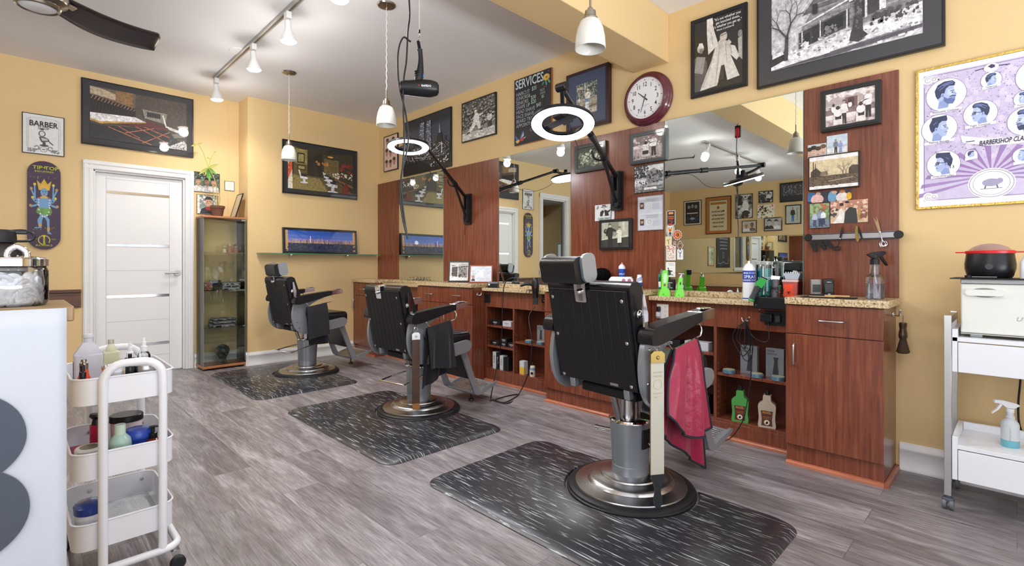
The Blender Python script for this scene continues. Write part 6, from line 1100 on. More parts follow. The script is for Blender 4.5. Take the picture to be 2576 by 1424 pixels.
# ------------------------------------------------------------------ small things on the station
def mpp(p): return (p[0]*math.sin(CYAW)+p[1]*math.cos(CYAW))/CF      # metres per picture unit at that distance
def lth(par, name, m, prof, n=28, c=(0, 0, 0), axis='z', sx=1, sy=1, ang=35, M=None, bevel=0):
    b = MB()
    if M is not None: b.xf(M)
    return b.lathe(prof, n, c, axis, sx=sx, sy=sy).build(name, m, par, ang=ang, bevel=bevel)
def bx(par, name, m, *q, bevel=.001, M=None, seg=2):
    b = MB()
    if M is not None: b.xf(M)
    return b.box(*q).build(name, m, par, bevel=bevel, seg=seg)
CAMRZ = -45
M_whb = mat('white_bottle_plastic', 'E8EAEE', rough=.3); M_blue = mat('label_blue', '2048B0', rough=.45); M_clearp = glass('clear_plastic', 'F4F6F8', rough=.02, k=.14)
M_lime = mat('lime_plastic', '6EE02A', rough=.25, coat=.4); M_liq = mat('teal_liquid', '1FA8A0', rough=.05, trans=.08, coat=.6); M_grnliq = mat('green_gel', '1F8A5E', rough=.1, trans=.25, coat=.5)
def base(px, py, z): v = onZ(px, py, z); return v
# -- right end cabinet top
p = onX(2201, 747, 3.12); s = mpp(p); t = thing('spray_bottle', 'clear spray bottle with black trigger on the right end of the worktop', 'spray bottle', (p[0], p[1], ZA), CAMRZ)
r = 20*s; H_ = 66*s
lth(t, 'bottle', M_clearp, [(0, .002), (r*.92, 0), (r, .006), (r, 50*s), (r*.94, 56*s), (r*.62, 62*s), (r*.55, 84*s), (r*.5, 88*s), (0, 88*s)], 8, ang=20); lth(t, 'water', glass('water_fill', 'E8EEF4', k=.1), [(0, .003), (r*.9, .004), (r*.9, 40*s), (0, 40*s)], 8, ang=20)
lth(t, 'trigger_head', M_black, [(0, 87*s), (r*.5, 87*s), (r*.5, 100*s), (r*.3, 104*s), (r*.3, 112*s), (0, 112*s)], 20)
MB().prism([(-20*s, 112*s), (-6*s, 118*s), (14*s, 121*s), (24*s, 120*s), (26*s, 115*s), (16*s, 108*s), (4*s, 104*s), (-8*s, 104*s)], -.008, .008, plane='xz').build('trigger_nozzle', M_black, t, bevel=.002)
MB().prism([(10*s, 108*s), (18*s, 108*s), (28*s, 92*s), (32*s, 84*s), (28*s, 84*s), (20*s, 94*s)], -.005, .005, plane='xz').build('trigger_lever', M_black, t, bevel=.001)
MB().tube([(-.002, 0, 100*s), (0, 0, 60*s), (.012, 0, 30*s), (.016, 0, 6*s)], .003, 8, smooth=4).build('dip_tube', mat('milky_tube', 'DCE0EA', rough=.4), t)
M_sc = mat('scissor_print', '4A3A40'); b = MB()
for k, cx_ in enumerate((-.014, .012)):
    y_ = -r*1.0-.0006
    for q_ in ((-.004, .0), (.004, .0)): b.tube([(cx_+q_[0]+.004*math.cos(a*PI/5), y_, 37*s+.004*math.sin(a*PI/5)) for a in range(10)], .0007, 4, closed=True)
    b.prism([(cx_-.003, 34*s), (cx_+.001, 34*s), (cx_+.001, 14*s)], y_, y_-.0003, plane='xz'); b.prism([(cx_, 34*s), (cx_+.004, 34*s), (cx_-.001, 16*s)], y_, y_-.0003, plane='xz')
b.build('printed_scissors', M_sc, t, flat=True)
for (px0, px1, py0, py1), m_, lb in (((2036, 2068, 692, 734), mat('smoked_case', 'A9A59E', rough=.15, trans=.3, coat=.6), 'grey transparent shaver case left of the black shaver'), ((2067, 2100, 691, 736), M_black, 'upright black foil shaver on the right end worktop')):
    p = onX((px0+px1)/2, py1, 3.20); s = mpp(p); w_ = (px1-px0)*s*.72; t = thing('shaver', lb, 'shaver', (p[0], p[1], ZA), -62)
    bx(t, 'body', m_, -w_/2, w_/2, -.016, .016, 0, (py1-py0)*s, bevel=.006); bx(t, 'foil_window', mat('grille_grey', '3A3A3E'), -w_*.38, w_*.38, -.0175, -.016, (py1-py0)*s*.25, (py1-py0)*s*.7)
    bx(t, 'switch', M_steel, -.006, .006, -.0185, -.016, (py1-py0)*s*.1, (py1-py0)*s*.17)
    if m_ is M_black: text(t, M_whiteink, [('WAHL', 0, (py1-py0)*s*.78, .008)], y=-.0165)
p = onX(2085, 746, 3.07); t = thing('tool_mat', 'thin black rubber mat under the wooden brush on the worktop', 'mat', (p[0], p[1], ZA), -90)
b = MB(); b.prism(rrect(-.12, .12, -.06, .06, .01, 4), .0002, .004); b.build('mat_sheet', M_blackm, t, bevel=.001)
p = onX(2085, 741, 3.06); t = thing('wooden_brush', 'wooden handled flat brush lying on the black mat', 'brush', (p[0], p[1], ZA+.0045), -90)
MB().prism([(-.02, -.008), (.0, -.009), (.03, -.006), (.06, -.010), (.085, -.009), (.095, 0), (.085, .009), (.06, .010), (.03, .006), (.0, .009), (-.02, .008)], .004, .012).build('handle', mat('pale_wood', 'D8AE78', rough=.5), t, bevel=.003)
bx(t, 'bristles', M_blackm, -.09, -.018, -.01, .01, .006, .014, bevel=.002); bx(t, 'bristle_plate', mat('pale_wood', 'D8AE78'), -.09, .03, -.009, .009, .0, .0055, bevel=.002)
# magnetic strip with tools
a = onX(2262, 588, R-.04); c = onX(2031, 599, R-.04); zt = (a[2]+c[2])/2
t = thing('magnetic_strip', 'long aluminium magnetic tool strip on the right end panel', 'tool rail', (R-PB, (a[1]+c[1])/2, zt), -90); wl = (c[1]-a[1])/2+.01
bx(t, 'rail', mat('matte_aluminium', 'A6A5AB', rough=.3, metal=.8), -wl+.008, wl-.012, -.018, -.001, -.020, .020, bevel=.002)
b = MB(); b.box(-wl+.008, wl-.012, -.0205, -.018, .014, .018); b.box(-wl+.008, wl-.012, -.0205, -.018, -.018, -.014); b.build('magnet_lines', M_blackm, t)
for sx in (-1, 1): lth(t, 'end_cap', M_black, [(0, -.022), (.018, -.022), (.021, -.018), (.021, -.001), (0, -.001)], 24, (sx*(wl-.014), 0, 0), 'y')
def scissors(px, py, m, label, rot, sc_=1., comb=False):
    a = onX(px, py, R-.04); t = thing('scissors', label, 'scissors', (R-.0405, a[1], a[2]), -90); M = Ry(rot) @ Matrix.Scale(sc_, 4)
    for s_ in (-1, 1):
        b = MB().xf(M @ Ry(s_*4)); b.prism([(-.004, .0), (.005, 0), (.004, .06), (.0, .085), (-.003, .06)], -.001-.0022*(s_ > 0), -.003-.0022*(s_ > 0), plane='xz'); o = b.build('blade', m, t)
        b = MB().xf(M @ Ry(s_*-7)); b.tube([(0, -.003, .003), (-s_*.003, -.003, -.03), (-s_*.008, -.003, -.045)], .0028, 8, smooth=3); b.tube([(-s_*.011+.0115*math.cos(k*PI/8), -.003, -.058+.0125*math.sin(k*PI/8)) for k in range(16)], .0026, 8, closed=True)
        if s_ > 0: b.tube([(-.02, -.003, -.065), (-.028, -.003, -.072), (-.034, -.003, -.07)], .002, 6)
        b.build('handle', m, o)
    lth(t, 'pivot_screw', M_chrome, [(0, -.0075), (.004, -.0065), (.004, -.002)], 12, (0, 0, .004), 'y', M=M)
    return t
scissors(2214, 586, M_chrome, 'open chrome thinning scissors at the right end of the magnetic strip', -14, 1.05)
scissors(2113, 602, M_black, 'black scissors hanging on the magnetic strip under the wedding snapshot', 12, .9)
a = onX(2156, 590, R-.045); t = thing('folding_razor', 'gold handled straight razor on the magnetic strip', 'razor', (R-.0405, a[1], a[2]), -90)
b = MB().xf(Ry(-16)); b.prism([(-.012, -.035), (-.006, -.04), (.003, -.03), (.005, .0), (.014, .035), (.016, .045), (.008, .048), (-.004, .02), (-.012, -.01)], -.001, -.006, plane='xz'); b.build('handle', mat('brass', 'C7A24B'), t, bevel=.001)
b = MB().xf(Ry(-16)); b.prism([(.010, .04), (.018, .04), (.020, .0), (.018, -.03), (.010, -.03)], -.002, -.004, plane='xz'); b.build('blade', M_blackm, t, bevel=.0005)
for k, (px, py) in enumerate(((2046, 622), (2066, 619), (2083, 617))):
    a = onX(px, py, R-.045); t = thing('clipper_comb', ('leftmost', 'middle', 'rightmost')[k]+' of three black clipper combs under the magnetic strip', 'clipper comb', (R-.0195, a[1], a[2]+.004), -90, 'clipper combs on the magnetic strip')
    b = MB().xf(Ry(-20-k*12)); b.prism([(-.014, .028), (.012, .028), (.016, .006), (.008, -.03), (-.006, -.03), (-.012, .0)], -.0015, -.016, plane='xz'); b.build('comb', M_black, t, bevel=.003)
# snapped twig clip between mirror and strip
# double coat hook and shaving brush on the end side
def coat_hook(x, y, z, rz, label, m=M_chrome):
    t = thing('coat_hook', label, 'hook', (x, y, z), rz); lth(t, 'hook_plate', m, [(0, -.004), (.011, -.004), (.013, -.001), (.013, 0), (0, 0)], 16, axis='y')
    for s_ in (-1, 1): MB().tube([(0, -.003, 0), (s_*.006, -.02, -.006), (s_*.016, -.028, -.004), (s_*.022, -.03, .012), (s_*.022, -.03, .02)], .0032, 8, smooth=4).build('prong', m, t)
    lth(t, 'prong_tip', m, [(0, -.033), (.004, -.031), (.0045, -.028), (0, -.026)], 10, (.022, 0, .021), 'y'); return t
hk = onY(2248, 790, YB[0]+.012)
coat_hook(hk[0]-.02, YB[0]+.0125, hk[2], 0, 'chrome double hook on the side of the right end cabinet')
t = thing('neck_brush', 'dark wooden neck brush with brown bristles hanging from the hook', 'brush', (hk[0]-.008, YB[0]-.028, hk[2]), 0); t.scale = (1.3, 1.0, 1.3)
b = MB(); b.tube([(-.004, 0, -.002), (-.006, 0, -.02), (0, 0, -.034), (.006, 0, -.02), (.004, 0, -.002)], .0012, 6); b.build('hanging_loop', mat('string', '8A7A60', rough=.8), t)
lth(t, 'handle', ramp_mat('walnut', [(.3, '2E2014'), (.7, '5A4028')], rough=.35, scale=(1, 1, 6), nscale=12, coat=.4), [(0, -.03), (.014, -.031), (.0175, -.036), (.0165, -.046), (.0145, -.056), (.0165, -.066), (.019, -.078), (.019, -.088), (.016, -.094), (0, -.094)], 24)
lth(t, 'bristles', mat('brown_bristles', '4E3A2C', rough=.7, bump=.5, bscale=500), [(.013, -.093), (.0145, -.1), (.022, -.125), (.029, -.147), (.022, -.152), (0, -.154)], 32)
# -- recessed counter by the large mirror
p = onX(1884, 755, 3.15); s = mpp(p); t = thing('disinfectant_can', 'white and blue disinfectant spray can in front of the large mirror', 'spray can', (p[0], p[1], ZR), -60); r = 15.5*s*.95
lth(t, 'can', M_whb, [(0, 0), (r, .001), (r, 76*s), (r*.94, 80*s), (r*.6, 89*s), (r*.35, 92*s), (0, 92*s)]); lth(t, 'nozzle', M_whb, [(0, 91*s), (r*.22, 91*s), (r*.2, 98*s), (0, 98*s)], 14)
lth(t, 'blue_label', M_blue, [(r*1.004, 45*s), (r*1.004, 74*s)]); lth(t, 'blue_band', M_blue, [(r*1.004, 3*s), (r*1.004, 6*s)])
def curved_text(par, m, s_, r_, z, size, a0=-90, k=.62, name='lettering'):
    """letters wrapped round a bottle of radius r_"""
    b = MB(); n = len(s_); tot = n*size*k
    vs_, fs_ = [], []
    cu = bpy.data.curves.new('t', 'FONT'); cu.body = s_; cu.size = size; cu.align_x = 'CENTER'; cu.offset = .012*size; cu.resolution_u = 1; cu.fill_mode = 'FRONT'
    o = bpy.data.objects.new('t', cu); me = bpy.data.meshes.new_from_object(o)
    for v in me.vertices:
        a = math.radians(a0)+v.co.x/r_; vs_.append((r_*1.012*math.cos(a), r_*1.012*math.sin(a), z+v.co.y))
    fs_ = [list(q.vertices) for q in me.polygons]; bpy.data.objects.remove(o); bpy.data.curves.remove(cu); bpy.data.meshes.remove(me)
    return MB().add(vs_, fs_).build(name, m, par, flat=True)
curved_text(t, W_, 'SPRAY', r, 55*s, 11*s); curved_text(t, W_, 'DISINFECTANT', r, 48*s, 6*s); curved_text(t, W_, 'MAR-V-CIDE', r, 66*s, 6*s)
for k, (px, lb) in enumerate(((1922, 'tall glass jar of teal disinfectant with clear lid beside the spray can'),)):
    p = onX(px, 752, 3.215); s = mpp(p); r = (19 if k == 0 else 16)*s; t = thing('disinfectant_jar', lb, 'jar', (p[0], p[1], ZR), -55)
    lth(t, 'jar_glass', M_clearp, [(0, .001), (r, .002), (r, 88*s), (r*.96, 92*s)], 32); lth(t, 'liquid', M_liq, [(0, .003), (r*.95, .004), (r*.95, 80*s), (0, 80*s)], 32)
    lth(t, 'lid', mat('clear_lid', 'C6CEC8', rough=.12, trans=.5), [(r*1.05, 89*s), (r*1.07, 95*s), (r*.9, 97*s), (.004, 98*s), (.004, 102*s), (0, 102*s)], 32); lth(t, 'lid_knob', M_black, [(.004, 98*s), (.004, 104*s), (.009, 108*s), (.009, 111*s), (0, 112*s)], 16)
    if k == 0: curved_text(t, W_, 'BARBICIDE', r, 52*s, 8.5*s)
# charging tray with clippers
p0 = onX(1895, 745, 3.10); t = thing('charging_tray', 'black clipper charging tray overhanging the recessed counter edge', 'tray', (3.075, .985, ZR), -90)
bx(t, 'tray_base', M_black, -.095, .09, -.012, .08, .0008, .012, bevel=.004); bx(t, 'front_rail', M_black, -.095, .09, -.026, -.013, -.038, .028, bevel=.004)
b = MB()
for x in (-.062, -.03, .0, .032, .062): b.prism([(-.012, .012), (.06, .012), (.055, .03), (.0, .034)], x-.003, x+.003, plane='yz')
b.build('dividers', M_black, t, bevel=.001)
for x in (-.07, -.01, .045): MB().tube([(x-.022, -.028, .075), (x-.018, -.03, .062), (x-.01, -.03, .058), (x+.012, -.03, .058), (x+.02, -.03, .064), (x+.024, -.026, .08)], .0018, 6, smooth=3).build('wire_holder', M_black, t)
lth(t, 'rail_screw', M_steel, [(0, -.0275), (.004, -.027), (.004, -.025)], 10, (-.08, 0, -.02), 'y')
t = thing('green_clipper', 'black and green hair clipper leaning at the left end of the charging tray', 'hair clipper', (3.04, 1.07, ZR+.045), -68)
M = Ry(24); lth(t, 'grip', mat('charcoal_grip', '2E3236', rough=.4), [(0, -.045), (.016, -.045), (.0175, -.03), (.016, .0), (.0185, .03), (.02, .05), (0, .05)], 24, M=M, sy=.85); lth(t, 'end_ring', mat('emerald_plastic', '1E9A3C', rough=.3, coat=.3), [(0, -.047), (.013, -.047), (.0178, -.043), (.0176, -.034)], 24, M=M, sy=.85)
b = MB().xf(M); b.prism([(-.019, .045), (.02, .045), (.025, .075), (.024, .10), (-.008, .098), (-.02, .07)], -.015, .015, plane='xz'); b.build('head_shell', mat('emerald_plastic', '1E9A3C'), t, bevel=.005)
bx(t, 'blade', M_black, -.012, .027, -.015, .015, .10, .108, M=M)
t = thing('grey_clipper', 'upright pewter hair clipper standing in the charging tray', 'hair clipper', (3.085, .975, ZR+.012), -62)
lth(t, 'grip', mat('pewter', '5E5E64', rough=.3, metal=.7, bump=.3, bscale=200), [(0, 0), (.018, 0), (.02, .03), (.018, .06), (.021, .10), (.022, .118), (0, .118)], 24, sy=.8); lth(t, 'black_band', M_black, [(.0195, .06), (.0205, .065), (.0205, .07), (.0197, .075)], 24, sy=.8)
MB().prism([(-.021, .116), (.021, .116), (.026, .135), (-.022, .14)], -.012, .012, plane='xz').build('blade', M_chrome, t, bevel=.001)
t = thing('sharps_container', 'red sharps container with biohazard sign beside the raised worktop', 'container', (3.21, .93, ZR), -80)
s = mpp((3.2, .95)); M_red = mat('translucent_red', 'C23A2A', rough=.3, trans=.15)
MB().prism([(-.033, 0), (.033, 0), (.037, .112), (-.037, .112)], -.028, .028, plane='xz').build('bin', M_red, t, bevel=.004); bx(t, 'lid', mat('pinkish_lid', 'D8B4B4', rough=.3), -.041, .041, -.032, .032, .112, .126, bevel=.003)
bx(t, 'warning_label', mat('label_orange', 'F0481E', rough=.5), -.029, .016, -.0285, -.0281, .016, .10); b = MB()
for a in (90, 210, 330):
    ca, sa = math.cos(math.radians(a)), math.sin(math.radians(a)); b.tube([(-.006+.0062*ca+.0062*math.cos(k*.5+math.radians(a)+.9), -.0292, .052+.0062*sa+.0062*math.sin(k*.5+math.radians(a)+.9)) for k in range(10)], .0011, 5)
b.tube([(-.006+.0045*math.cos(k*PI/6), -.0292, .052+.0045*math.sin(k*PI/6)) for k in range(12)], .0008, 5, closed=True); b.build('biohazard_symbol', K_, t)
p = t.location; t = thing('plastic_tray', 'frosted plastic bin resting on the sharps container lid', 'tray', (p[0]+.03, p[1]-.0, ZR+.127), -80)
MB().prism([(-.032, 0), (.032, 0), (.042, .036), (-.042, .036)], -.02, .02, plane='xz').build('bin', mat('frosted_plastic', 'C9D6E2', rough=.3, trans=.4), t, bevel=.002)
b = MB()
for k in range(6): b.tube([(-.03+.012*k, .0, .03), (-.032+.012*k, -.004, .044)], .003, 6)
b.build('clips_inside', M_whb, t); t['label'] = 'frosted plastic bin of white clips on the sharps container lid'
t = thing('gel_bottle', 'green tonic bottle with brown label between clipper and sharps container', 'bottle', (3.205, 1.0, ZR), -70)
lth(t, 'bottle', M_grnliq, [(0, 0), (.024, 0), (.025, .08), (.024, .088), (.012, .094), (0, .094)], 24); lth(t, 'collar', M_clearp, [(.013, .092), (.02, .1), (.02, .115), (.01, .118)], 20); lth(t, 'cap', M_black, [(0, .116), (.016, .116), (.017, .122), (.017, .138), (0, .138)], 20)
lth(t, 'brown_label', mat('label_brown', '6A3A2A'), [(.0254, .02), (.0254, .065)], 24); curved_text(t, mat('cream_ink', 'E6D8B8'), 'REUZEL', .0256, .048, .011)
# left part of the large mirror counter
t = thing('gel_bottle', 'green gel bottle with white tag at the left end of the large mirror', 'bottle', (3.305, 1.80, ZR+.0335), -60)
r = .021; bx(t, 'bottle', M_grnliq, -.026, .026, -.016, .016, 0, .115, bevel=.007, seg=4); bx(t, 'dark_label', mat('label_forest', '123A2E'), -.02, .02, -.0168, -.0162, .012, .09); bx(t, 'white_tag', M_paper, -.018, .008, -.0176, -.017, .02, .06, M=Ry(-6))
lth(t, 'nozzle', mat('grey_spout', '6A7078', rough=.4), [(0, .115), (.012, .115), (.012, .128), (.007, .136), (.004, .15), (.0, .15)], 16)
def stand(par):
    MB().prism([(-.034, 0), (.034, 0), (.026, .042), (.012, .05), (-.012, .044), (-.024, .036)], -.026, .026, plane='xz').build('charging_stand', M_lime, par, bevel=.006)
t = thing('lime_clipper', 'lime green hair clipper in its stand, left on the recessed counter', 'hair clipper', (3.15, 1.70, ZR), -52); t.scale = (1.15,)*3; stand(t)
M = T(0, 0, .03) @ Ry(4); b = MB().xf(M); b.prism([(-.016, 0), (.014, 0), (.018, .06), (.022, .105), (.014, .122), (-.014, .122), (-.020, .10), (-.018, .05)], -.014, .014, plane='xz'); b.build('shell', M_lime, t, bevel=.007, seg=3)
b = MB().xf(M); b.prism([(-.008, .05), (.008, .05), (.011, .09), (.006, .105), (-.008, .105), (-.012, .085)], -.0152, -.0142, plane='xz'); b.build('clear_window', mat('pale_green_clear', 'C8F0C0', rough=.15), t); bx(t, 'red_switch', mat('red_plastic', 'B5202C'), -.005, .005, -.018, -.014, .03, .042, M=M); bx(t, 'blade_guard', M_black, .012, .03, -.014, .014, .095, .125, M=M)
text(t, K_, [('JRL', -.005, .008, .008, 'CENTER', 1, 0, .01)], y=-.0263)
t = thing('lime_trimmer', 'lime green hair trimmer in its stand, right of the lime clipper', 'hair trimmer', (3.15, 1.59, ZR), -52); t.scale = (1.15,)*3
MB().prism([(-.026, 0), (.026, 0), (.020, .045), (.008, .05), (-.008, .044), (-.018, .036)], -.022, .022, plane='xz').build('charging_stand', M_lime, t, bevel=.005)
M = T(0, 0, .03) @ Ry(7); b = MB().xf(M); b.prism([(-.011, 0), (.011, 0), (.013, .05), (.010, .082), (-.010, .082), (-.013, .05)], -.011, .011, plane='xz'); b.build('shell', M_lime, t, bevel=.005, seg=3)
lth(t, 'neck', M_steel, [(0, .08), (.010, .082), (.008, .095), (.009, .102), (0, .102)], 16, M=M); bx(t, 'blade', M_chrome, -.017, .017, -.004, .004, .102, .106, M=M); bx(t, 'switch', M_black, -.003, .003, -.0125, -.011, .04, .055, M=M); text(t, K_, [('JRL', -.004, .008, .007, 'CENTER', 1, 0, .01)], y=-.0223)
t = thing('barber_decal_card', 'small round barber shop logo card behind the lime trimmer', 'card', (3.30, 1.66, ZR+.034), -60)
lth(t, 'disc', M_paper, [(0, -.002), (.026, -.002), (.026, 0), (0, 0)], 24, (0, 0, .027), 'y'); b = MB(); b.tube([(.021*math.cos(k*PI/12), -.0024, .027+.021*math.sin(k*PI/12)) for k in range(24)], .0009, 4, closed=True); b.build('logo_ring', mat('navy_ink', '1E3A8A'), t); text(t, MATS['red_ink'], [('BARBER', 0, .023, .011, 'CENTER', .8, 0, .02)], y=-.0024); t['label'] = 'small round white card with red lettering behind the lime trimmer'
t = thing('sign_card', 'black BARBERING card standing against the mirror behind the clippers', 'card', (3.312, 1.74, ZR+.034), -88)
bx(t, 'card', M_blackm, -.035, .035, -.002, 0, 0, .075); text(t, W_, [('BARBERING', -.03, .048, .0095, 'LEFT', 1, 0, .01), ('AN ART', -.03, .036, .0095, 'LEFT', 1, 0, .01), ('A SPORT', -.03, .024, .0095, 'LEFT', 1, 0, .01), ('A CULTURE', -.03, .012, .0095, 'LEFT', 1, 0, .01)], y=-.0024)
# stickers on the left edge of the large mirror
def sticker(px, py, w_, h_, els, W, label, shape='r', name='mirror_sticker'):
    a = onX(px, py, R-.021); s = mpp(a); wy = abs(onX(px-w_/2, py, R-.021)[1]-onX(px+w_/2, py, R-.021)[1]); hz = h_*s
    t = thing(name, label, 'sticker', (R-.0212, a[1], a[2]), -90, 'stickers down the mirror edge'); pts = rrect(-wy/2, wy/2, -hz/2, hz/2, min(wy, hz)*.08, 3) if shape == 'r' else ([(wy/2*math.cos(k*PI/14), hz/2*math.sin(k*PI/14)) for k in range(28)] if shape == 'e' else ([(0, -hz/2), (wy/2, 0), (0, hz/2), (-wy/2, 0)] if shape == 'd' else [((wy/2 if k % 2 else wy*.40)*math.cos(k*PI/14), (hz/2 if k % 2 else hz*.40)*math.sin(k*PI/14)) for k in range(28)]))
    MB().prism(pts, 0, -.0006, plane='xz').build('sticker_base', M_paper, t)
    art(t, 'print', -wy/2, wy/2, -hz/2, hz/2, -.0009, els, W, P_flat, .00008); return t
sticker(1688, 548, 22, 36, [('26201E', 'r', .04, .03, .66, .97), ('C86A2E', 'r', .1, .55, .6, .62), ('E89A4E', 'r', .16, .75, .54, .9), ('B8562A', 'r', .12, .42, .58, .5), ('8A3A2A', 's', .2, .1, .5, .4, 14, .04)], .7, 'dark sticker with orange bands, topmost on the mirror edge')
sticker(1686, 577, 21, 38, [('17171A', 'e', .35, .5, .3, .46), ('E8E4DC', 'e', .35, .5, .26, .42), ('B8302A', 'e', .35, .84, .18, .08), ('E8A02E', 'p', [(.15, .55), (.55, .55), (.45, .3), (.25, .3)]), ('17171A', 'e', .25, .6, .05, .03), ('17171A', 'e', .45, .6, .05, .03), ('B8302A', 'e', .35, .44, .08, .05), ('2E8A4A', 'l', [(.2, .75), (.5, .75)], .04), ('2A4A8A', 'e', .35, .24, .12, .08), ('17171A', 'e', .35, .16, .06, .06)], .7, 'oval mask face sticker on the mirror edge', 'e')
sticker(1704, 591, 24, 27, [('B5342A', 'e', .5, .5, .4, .4), ('E8B04E', 'e', .5, .5, .3, .3), ('6A2A1E', 'e', .5, .52, .22, .22), ('D86A2E', 's', .3, .3, .7, .7, 16, .05)], 1, 'spiky round orange sticker right of the mask sticker', 'j')
sticker(1682, 607, 16, 24, [('E8D8A8', 'r', .03, .03, .57, .97), ('6A4A2E', 'l', [(.1, .6), (.5, .72)], .04), ('3A3A2A', 'l', [(.3, .2), (.3, .55), (.2, .55)], .05)], .6, 'cream sticker below the mask sticker')
sticker(1697, 610, 7, 5, [('D8404A', 'r', .1, .2, .9, .8)], 1, 'tiny red sticker, upper of the small pair', 'e'); sticker(1697, 617, 7, 6, [('C83A44', 'r', .1, .2, .9, .8)], 1, 'tiny red sticker, lower of the small pair')
sticker(1711, 618, 16, 26, [('2E2416', 'p', [(.35, .06), (.64, .5), (.35, .94), (.06, .5)]), ('C8A05A', 'p', [(.35, .2), (.55, .5), (.35, .8), (.15, .5)]), ('5A4020', 'e', .35, .5, .12, .16)], .7, 'diamond shaped gold and brown sticker', 'd')
sticker(1688, 636, 24, 38, [('EDE4DC', 'r', .02, .02, .68, .98), ('B8705A', 's', .08, .4, .62, .95, 30, .04), ('D8A08A', 'r', .06, .72, .64, .8), ('A8604E', 's', .15, .1, .55, .35, 20, .03)], .7, 'tall pinkish sketch sticker on the mirror edge')
sticker(1711, 640, 15, 26, [('7A8A92', 'p', [(.05, .95), (.3, .5), (.25, .1), (.35, .3), (.45, .1), (.4, .5), (.65, .95), (.35, .65)])], .7, 'grey winged razor sticker', 'r')
t = sticker(1687, 678, 24, 38, [('F2F2F2', 'r', .02, .02, .68, .98), ('2A2A2E', 'p', [(.12, .62), (.2, .62), (.26, .42), (.5, .42), (.5, .36), (.24, .34)]), ('2A2A2E', 'l', [(.3, .35), (.36, .2), (.2, .12)], .04), ('2A2A2E', 'l', [(.36, .2), (.55, .12)], .04), ('8A8A8E', 'l', [(.15, .9), (.6, .88)], .02), ('8A8A8E', 'l', [(.2, .8), (.62, .78)], .02)], .7, 'white sticker with a line drawing of a barber chair')
# -- deep worktop behind nearest chair
t = thing('disinfectant_can', 'white and blue spray can behind the wipes box, at the back of the nearest chair', 'spray can', (3.27, 2.11, ZA), -55); r = .026
lth(t, 'can', M_whb, [(0, 0), (r, .001), (r, .15), (r*.9, .165), (r*.4, .18), (0, .182)]); lth(t, 'nozzle', mat('pink_nozzle', 'E0A89A'), [(0, .18), (.006, .18), (.005, .192), (0, .192)], 12); lth(t, 'blue_label', M_blue, [(r*1.004, .08), (r*1.004, .145)]); curved_text(t, W_, 'SPRAY', r, .10, .018)
t = thing('wig_block_duster', 'black fluffy duster on a white stand, right of the nearest headrest', 'duster', (3.25, 2.28, ZA), 0)
lth(t, 'stand', M_whb, [(0, 0), (.02, 0), (.018, .06), (0, .06)], 16); b = MB()
b.grid(lambda u, v: ((.068+.004*math.sin(u*90)+.003*math.sin(v*70+u*40))*math.cos(u*2*PI)*math.sin(v*PI*.97+.03), (.068+.004*math.sin(u*80))*math.sin(u*2*PI)*math.sin(v*PI*.97+.03), .10+.052*math.cos(v*PI*.97+.03)), 60, 24); b.build('fluff', mat('black_fluff', '0C0C0E', rough=1, spec=.1), t, ang=80)
t = thing('wipes_box', 'white plastic case with two round logo badges on the deep worktop', 'box', (3.17, 2.05, ZA), -62)
MB().prism([(-.09, 0), (.09, 0), (.085, .07), (.07, .088), (-.07, .088), (-.085, .07)], -.045, .045, plane='xz').build('case', M_whb, t, bevel=.008, seg=3)
for x in (.02, .06):
    q = lth(t, 'badge', mat('badge_blue', '3A5AA8'), [(0, -.0465), (.012, -.0465), (.012, -.045)], 20, (x, 0, .062), 'y'); lth(q, 'badge_centre', mat('badge_red', 'D86A60'), [(0, -.0472), (.008, -.0472), (.008, -.0465)], 20, (x, 0, .062), 'y')
t = thing('powder_bottle', 'white and blue striped powder bottle at the right end of the deep worktop', 'bottle', (3.17, 1.90, ZA), -55); r = .021
lth(t, 'bottle', M_whb, [(0, 0), (r, 0), (r, .075), (r*.85, .085), (r*.75, .088), (r*.75, .105), (0, .106)], 24); lth(t, 'blue_label', M_blue, [(r*1.01, .02), (r*1.01, .05)], 24); b = MB()
for k in range(3): b.add([((r*1.02)*math.cos(a), (r*1.02)*math.sin(a), .054+k*.009+(a+2.6)*.008+dz) for a in [-2.6+i*.18 for i in range(12)] for dz in (0, .004)], [(2*i, 2*i+2, 2*i+3, 2*i+1) for i in range(11)])
b.build('diagonal_stripes', M_blue, t, flat=True)
t = thing('small_jar', 'small clear jar with black lid in front of the powder bottle', 'jar', (3.08, 1.85, ZA), 0); lth(t, 'jar_body', mat('cloudy_glass', 'B8BCC2', rough=.2, trans=.3), [(0, 0), (.017, 0), (.018, .022), (.012, .028), (0, .028)], 20); lth(t, 'lid', M_black, [(0, .028), (.011, .028), (.011, .04), (0, .04)], 16)
